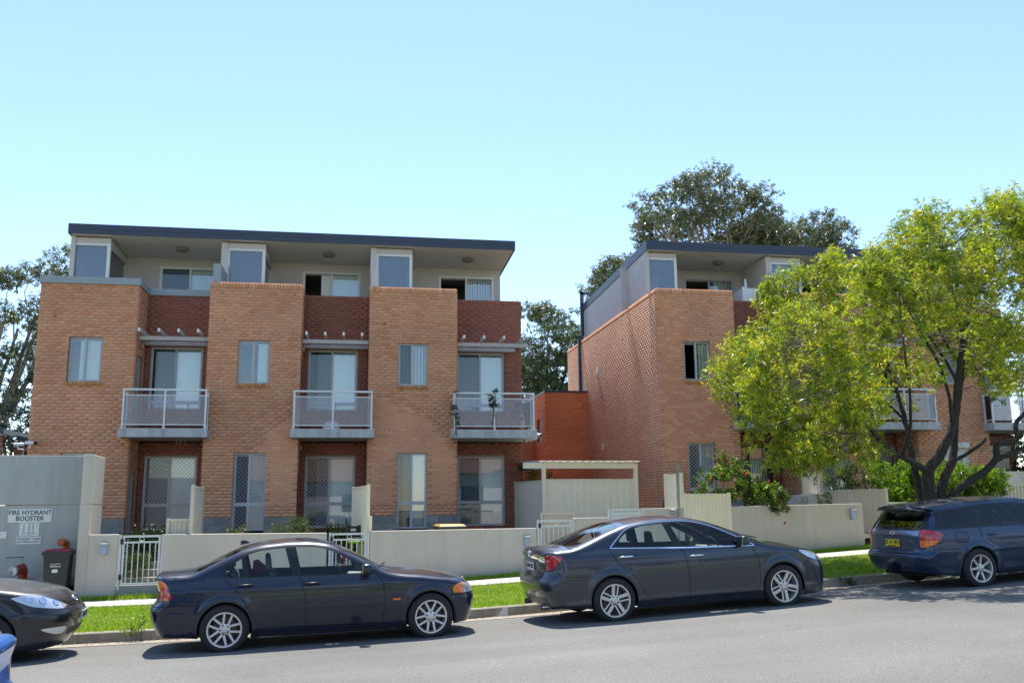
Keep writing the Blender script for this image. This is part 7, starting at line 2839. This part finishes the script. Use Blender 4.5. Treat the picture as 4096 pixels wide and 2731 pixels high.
GREEN = [(0.15, 0.29, 0.022), (0.11, 0.23, 0.018), (0.21, 0.34, 0.028)]
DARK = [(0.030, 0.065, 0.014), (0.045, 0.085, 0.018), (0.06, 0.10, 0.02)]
shrub('flowering_shrub', 'green shrub with orange red flowers hanging over the wall behind the grey sedan', 'shrub', ((4.75, 6.35), (-6.15, -5.3), (0.15, 1.30)), 56, 0.14, 14, 12, 0.07, 0.03, DARK + GREEN, 61, flowers=26,
      shape=lambda s: 0.88 + 0.45 * math.exp(-((s - 5.35) / 0.22) ** 2) - 0.55 * max(0, s - 5.9))
shrub('flowering_shrub', 'drooping end of the flowering shrub trailing over the wall top', 'shrub', ((6.0, 6.45), (-6.60, -6.3), (0.02, 0.45)), 16, 0.10, 11, 11, 0.065, 0.026, DARK + GREEN, 62, flowers=5, droop=0.5, stems=False)
shrub('hedge', 'tall bright green hedge behind the wall and the street tree stems', 'hedge', ((9.6, 13.4), (-5.6, -4.6), (0.0, 1.2)), 190, 0.2, 14, 11, 0.075, 0.045, GREEN + [(0.18, 0.28, 0.025)], 63,
      shape=lambda s: 1.2 - 0.25 * abs(math.sin(s * 2.3)) - 0.5 * max(0, s - 13.0))
shrub('shrub', 'darker shrub at the left end of the hedge', 'shrub', ((9.0, 10.0), (-4.6, -4.0), (0.0, 1.15)), 34, 0.2, 11, 10, 0.06, 0.03, DARK, 64)
shrub('shrub', 'small pale green shrub behind the carport fence corner', 'shrub', ((2.25, 2.9), (0.2, 1.2), (0.2, 1.25)), 26, 0.16, 11, 10, 0.07, 0.02, [(0.14, 0.18, 0.05), (0.10, 0.14, 0.04)], 65)
shrub('fern_bush', 'feathery dark green bush above the first long wall', 'shrub', ((-5.0, -4.35), (-6.05, -5.6), (-0.45, -0.06)), 22, 0.13, 13, 14, 0.07, 0.008, [(0.05, 0.09, 0.02), (0.07, 0.11, 0.02)], 66, tl=0.2)
shrub('shrub', 'low yellow green plant on the first long wall left of the feathery bush', 'shrub', ((-5.85, -5.45), (-6.0, -5.7), (-0.42, -0.22)), 12, 0.09, 9, 9, 0.04, 0.02, [(0.10, 0.12, 0.02), (0.07, 0.1, 0.02)], 67)
shrub('shrub', 'shrubs with leaves darkened for yard shade behind the first white gate', 'shrub', ((-7.9, -6.8), (-4.9, -3.4), (-1.0, -0.30)), 60, 0.2, 13, 11, 0.07, 0.03, [(0.012, 0.028, 0.008), (0.02, 0.04, 0.01)], 68)  # shade inside the yard is put into these near-black leaf colours
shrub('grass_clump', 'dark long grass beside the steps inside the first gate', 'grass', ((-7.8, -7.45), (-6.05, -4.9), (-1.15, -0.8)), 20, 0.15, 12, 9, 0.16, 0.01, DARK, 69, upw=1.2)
shrub('shrub', 'shrub with leaves darkened for yard shade seen through the second white gate', 'shrub', ((-3.95, -3.3), (-4.7, -3.7), (-1.0, -0.35)), 36, 0.2, 12, 11, 0.07, 0.03, [(0.012, 0.028, 0.008), (0.02, 0.04, 0.01)], 70)  # same near-black leaves, with the yard's shade in their colour
shrub('tree', 'dark leafy tree at the far right edge beside the brick block', 'tree', ((18.8, 23.5), (-0.5, 3.0), (0.4, 3.4)), 90, 0.5, 14, 12, 0.13, 0.06, DARK, 71, street=False)
shrub('vine', 'thin vine hanging on the left post of the third balcony', 'vine', ((-0.18, -0.05), (-0.47, -0.40), (2.45, 3.38)), 12, 0.055, 5, 6, 0.05, 0.03, DARK, 72, street=False, droop=0.6, tl=0.08)
shrub('vine', 'leafy vine tuft on the middle post of the third balcony', 'vine', ((0.88, 1.06), (-0.48, -0.40), (2.95, 3.42)), 16, 0.06, 6, 6, 0.05, 0.03, DARK, 73, street=False, droop=0.6, tl=0.08)
shrub('vine', 'vine on the far right corner inside the third balcony glass', 'vine', ((1.85, 2.05), (-0.2, 0.5), (2.5, 3.1)), 14, 0.08, 6, 6, 0.05, 0.03, DARK, 74, street=False, droop=0.6, tl=0.08)
shrub('flower_pot_plant', 'row of low yellow flowers behind the first balcony glass', 'plant', ((-8.4, -7.3), (-0.32, -0.22), (2.42, 2.52)), 10, 0.05, 6, 6, 0.04, 0.02, [(0.40, 0.26, 0.03), (0.12, 0.12, 0.02)], 75, street=False, tl=0.08)
shrub('weed', 'straggly green weed growing from the kerb behind the black sedan', 'weed', ((-7.05, -6.85), (-10.5, -10.35), (zk(-6.9) - 0.1, zk(-6.9) + 0.16)), 9, 0.06, 5, 6, 0.05, 0.012, GREEN, 76, tl=0.1)
shrub('weed', 'small weed at the kerb under the tail of the blue wagon', 'weed', ((4.95, 5.2), (-10.5, -10.38), (zk(5) - 0.15, zk(5) - 0.02)), 7, 0.06, 5, 6, 0.05, 0.015, DARK + GREEN[:1], 77, tl=0.1)

# fallen leaves in the gutter
n_ = 700
s_ = RNG.uniform(-9, 9, n_)
t_ = -10.42 - np.abs(RNG.normal(0, 0.10, n_))
x_, y_ = s_ * EX - t_ * EY, s_ * EY + t_ * EX
z_ = np.array([zk(q) - 0.138 for q in s_])
a_ = RNG.uniform(0, 6.28, n_)
l_ = RNG.uniform(0.015, 0.035, n_)
V_ = np.empty((n_, 4, 3))
for k, (p, q) in enumerate(((-1, 0), (0, -0.35), (1, 0), (0, 0.35))):
    V_[:, k] = np.c_[x_ + l_ * (p * np.cos(a_) - q * np.sin(a_)), y_ + l_ * (p * np.sin(a_) + q * np.cos(a_)), z_ + RNG.uniform(0.003, 0.02, n_)]
tag(npmesh('fallen_leaves', V_.reshape(-1, 3), np.arange(4 * n_).reshape(-1, 4), 'leaf', None, RNG.uniform(0.6, 1.2, (n_, 1)) * np.array([0.24, 0.16, 0.08])),
    'dry brown leaves lying in the gutter by the kerb', 'leaves', kind='stuff')
# ------------------------------------------------------------------ the other side of the street (it shows in the glass and in the car paint)
mat('tile_roof', (0.22, 0.10, 0.06), 0.85, var=0.2, scale=12)
mat('cream_wall', (0.60, 0.55, 0.46), 0.9, var=0.04)


def cottage(label, s0, s1, t0, t1, h, rise, wall, roofm):
    zg = zk((s0 + s1) / 2) + 0.3
    o = thing('house', S((s0 + s1) / 2, t1, zg), label, 'house', 'houses across the street reflected in the glass')
    MB().sbox(s0, s1, t0, t1, zg - 0.6, zg + h).build('wall', wall, o)
    e = 0.5
    a, b = S(s0 - e, t0 - e, zg + h + .003), S(s1 + e, t0 - e, zg + h + .003)
    c, d = S(s1 + e, t1 + e, zg + h + .003), S(s0 - e, t1 + e, zg + h + .003)
    w = (t1 - t0) / 2
    r0, r1 = S(s0 + w * 0.8, (t0 + t1) / 2, zg + h + rise), S(s1 - w * 0.8, (t0 + t1) / 2, zg + h + rise)
    q = MB()
    q.add([a, b, c, d, r0, r1], [(3, 2, 5, 4), (1, 0, 4, 5), (0, 3, 4), (2, 1, 5), (0, 1, 2, 3)])
    q.build('roof', roofm, o)
    for i in range(3):
        s = s0 + (s1 - s0) * (i + 0.5) / 3
        MB().sbox(s - 0.8, s + 0.8, t1 - 0.02, t1 + 0.03, zg + 0.9, zg + 2.2).build('window', 'trim_black', o)
    return o


cottage('cream house with a brown tiled hip roof across the street', -17, -4, -47, -37, 3.1, 2.6, 'cream_wall', 'tile_roof')
cottage('second cream house with a tiled roof across the street', 0, 13, -47, -37, 3.1, 2.7, 'cream_wall', 'tile_roof')
cottage('third house with a tiled roof across the street', 18, 32, -47, -37, 3.2, 2.6, 'cream_wall', 'tile_roof')
MB().sbox(-20, -2.2, -31.2, -31.0, -1.6, -0.2).build('front_fence', 'cream_wall')
tag(bpy.data.objects['front_fence'], 'low cream fence across the street reflected in the car doors', 'fence')
MB().sbox(1.5, 22, -31.2, -31.0, -1.5, 0.2).build('front_fence', 'cream_wall')
tag(bpy.data.objects['front_fence.001'], 'second low cream fence across the street reflected in the car doors', 'fence')
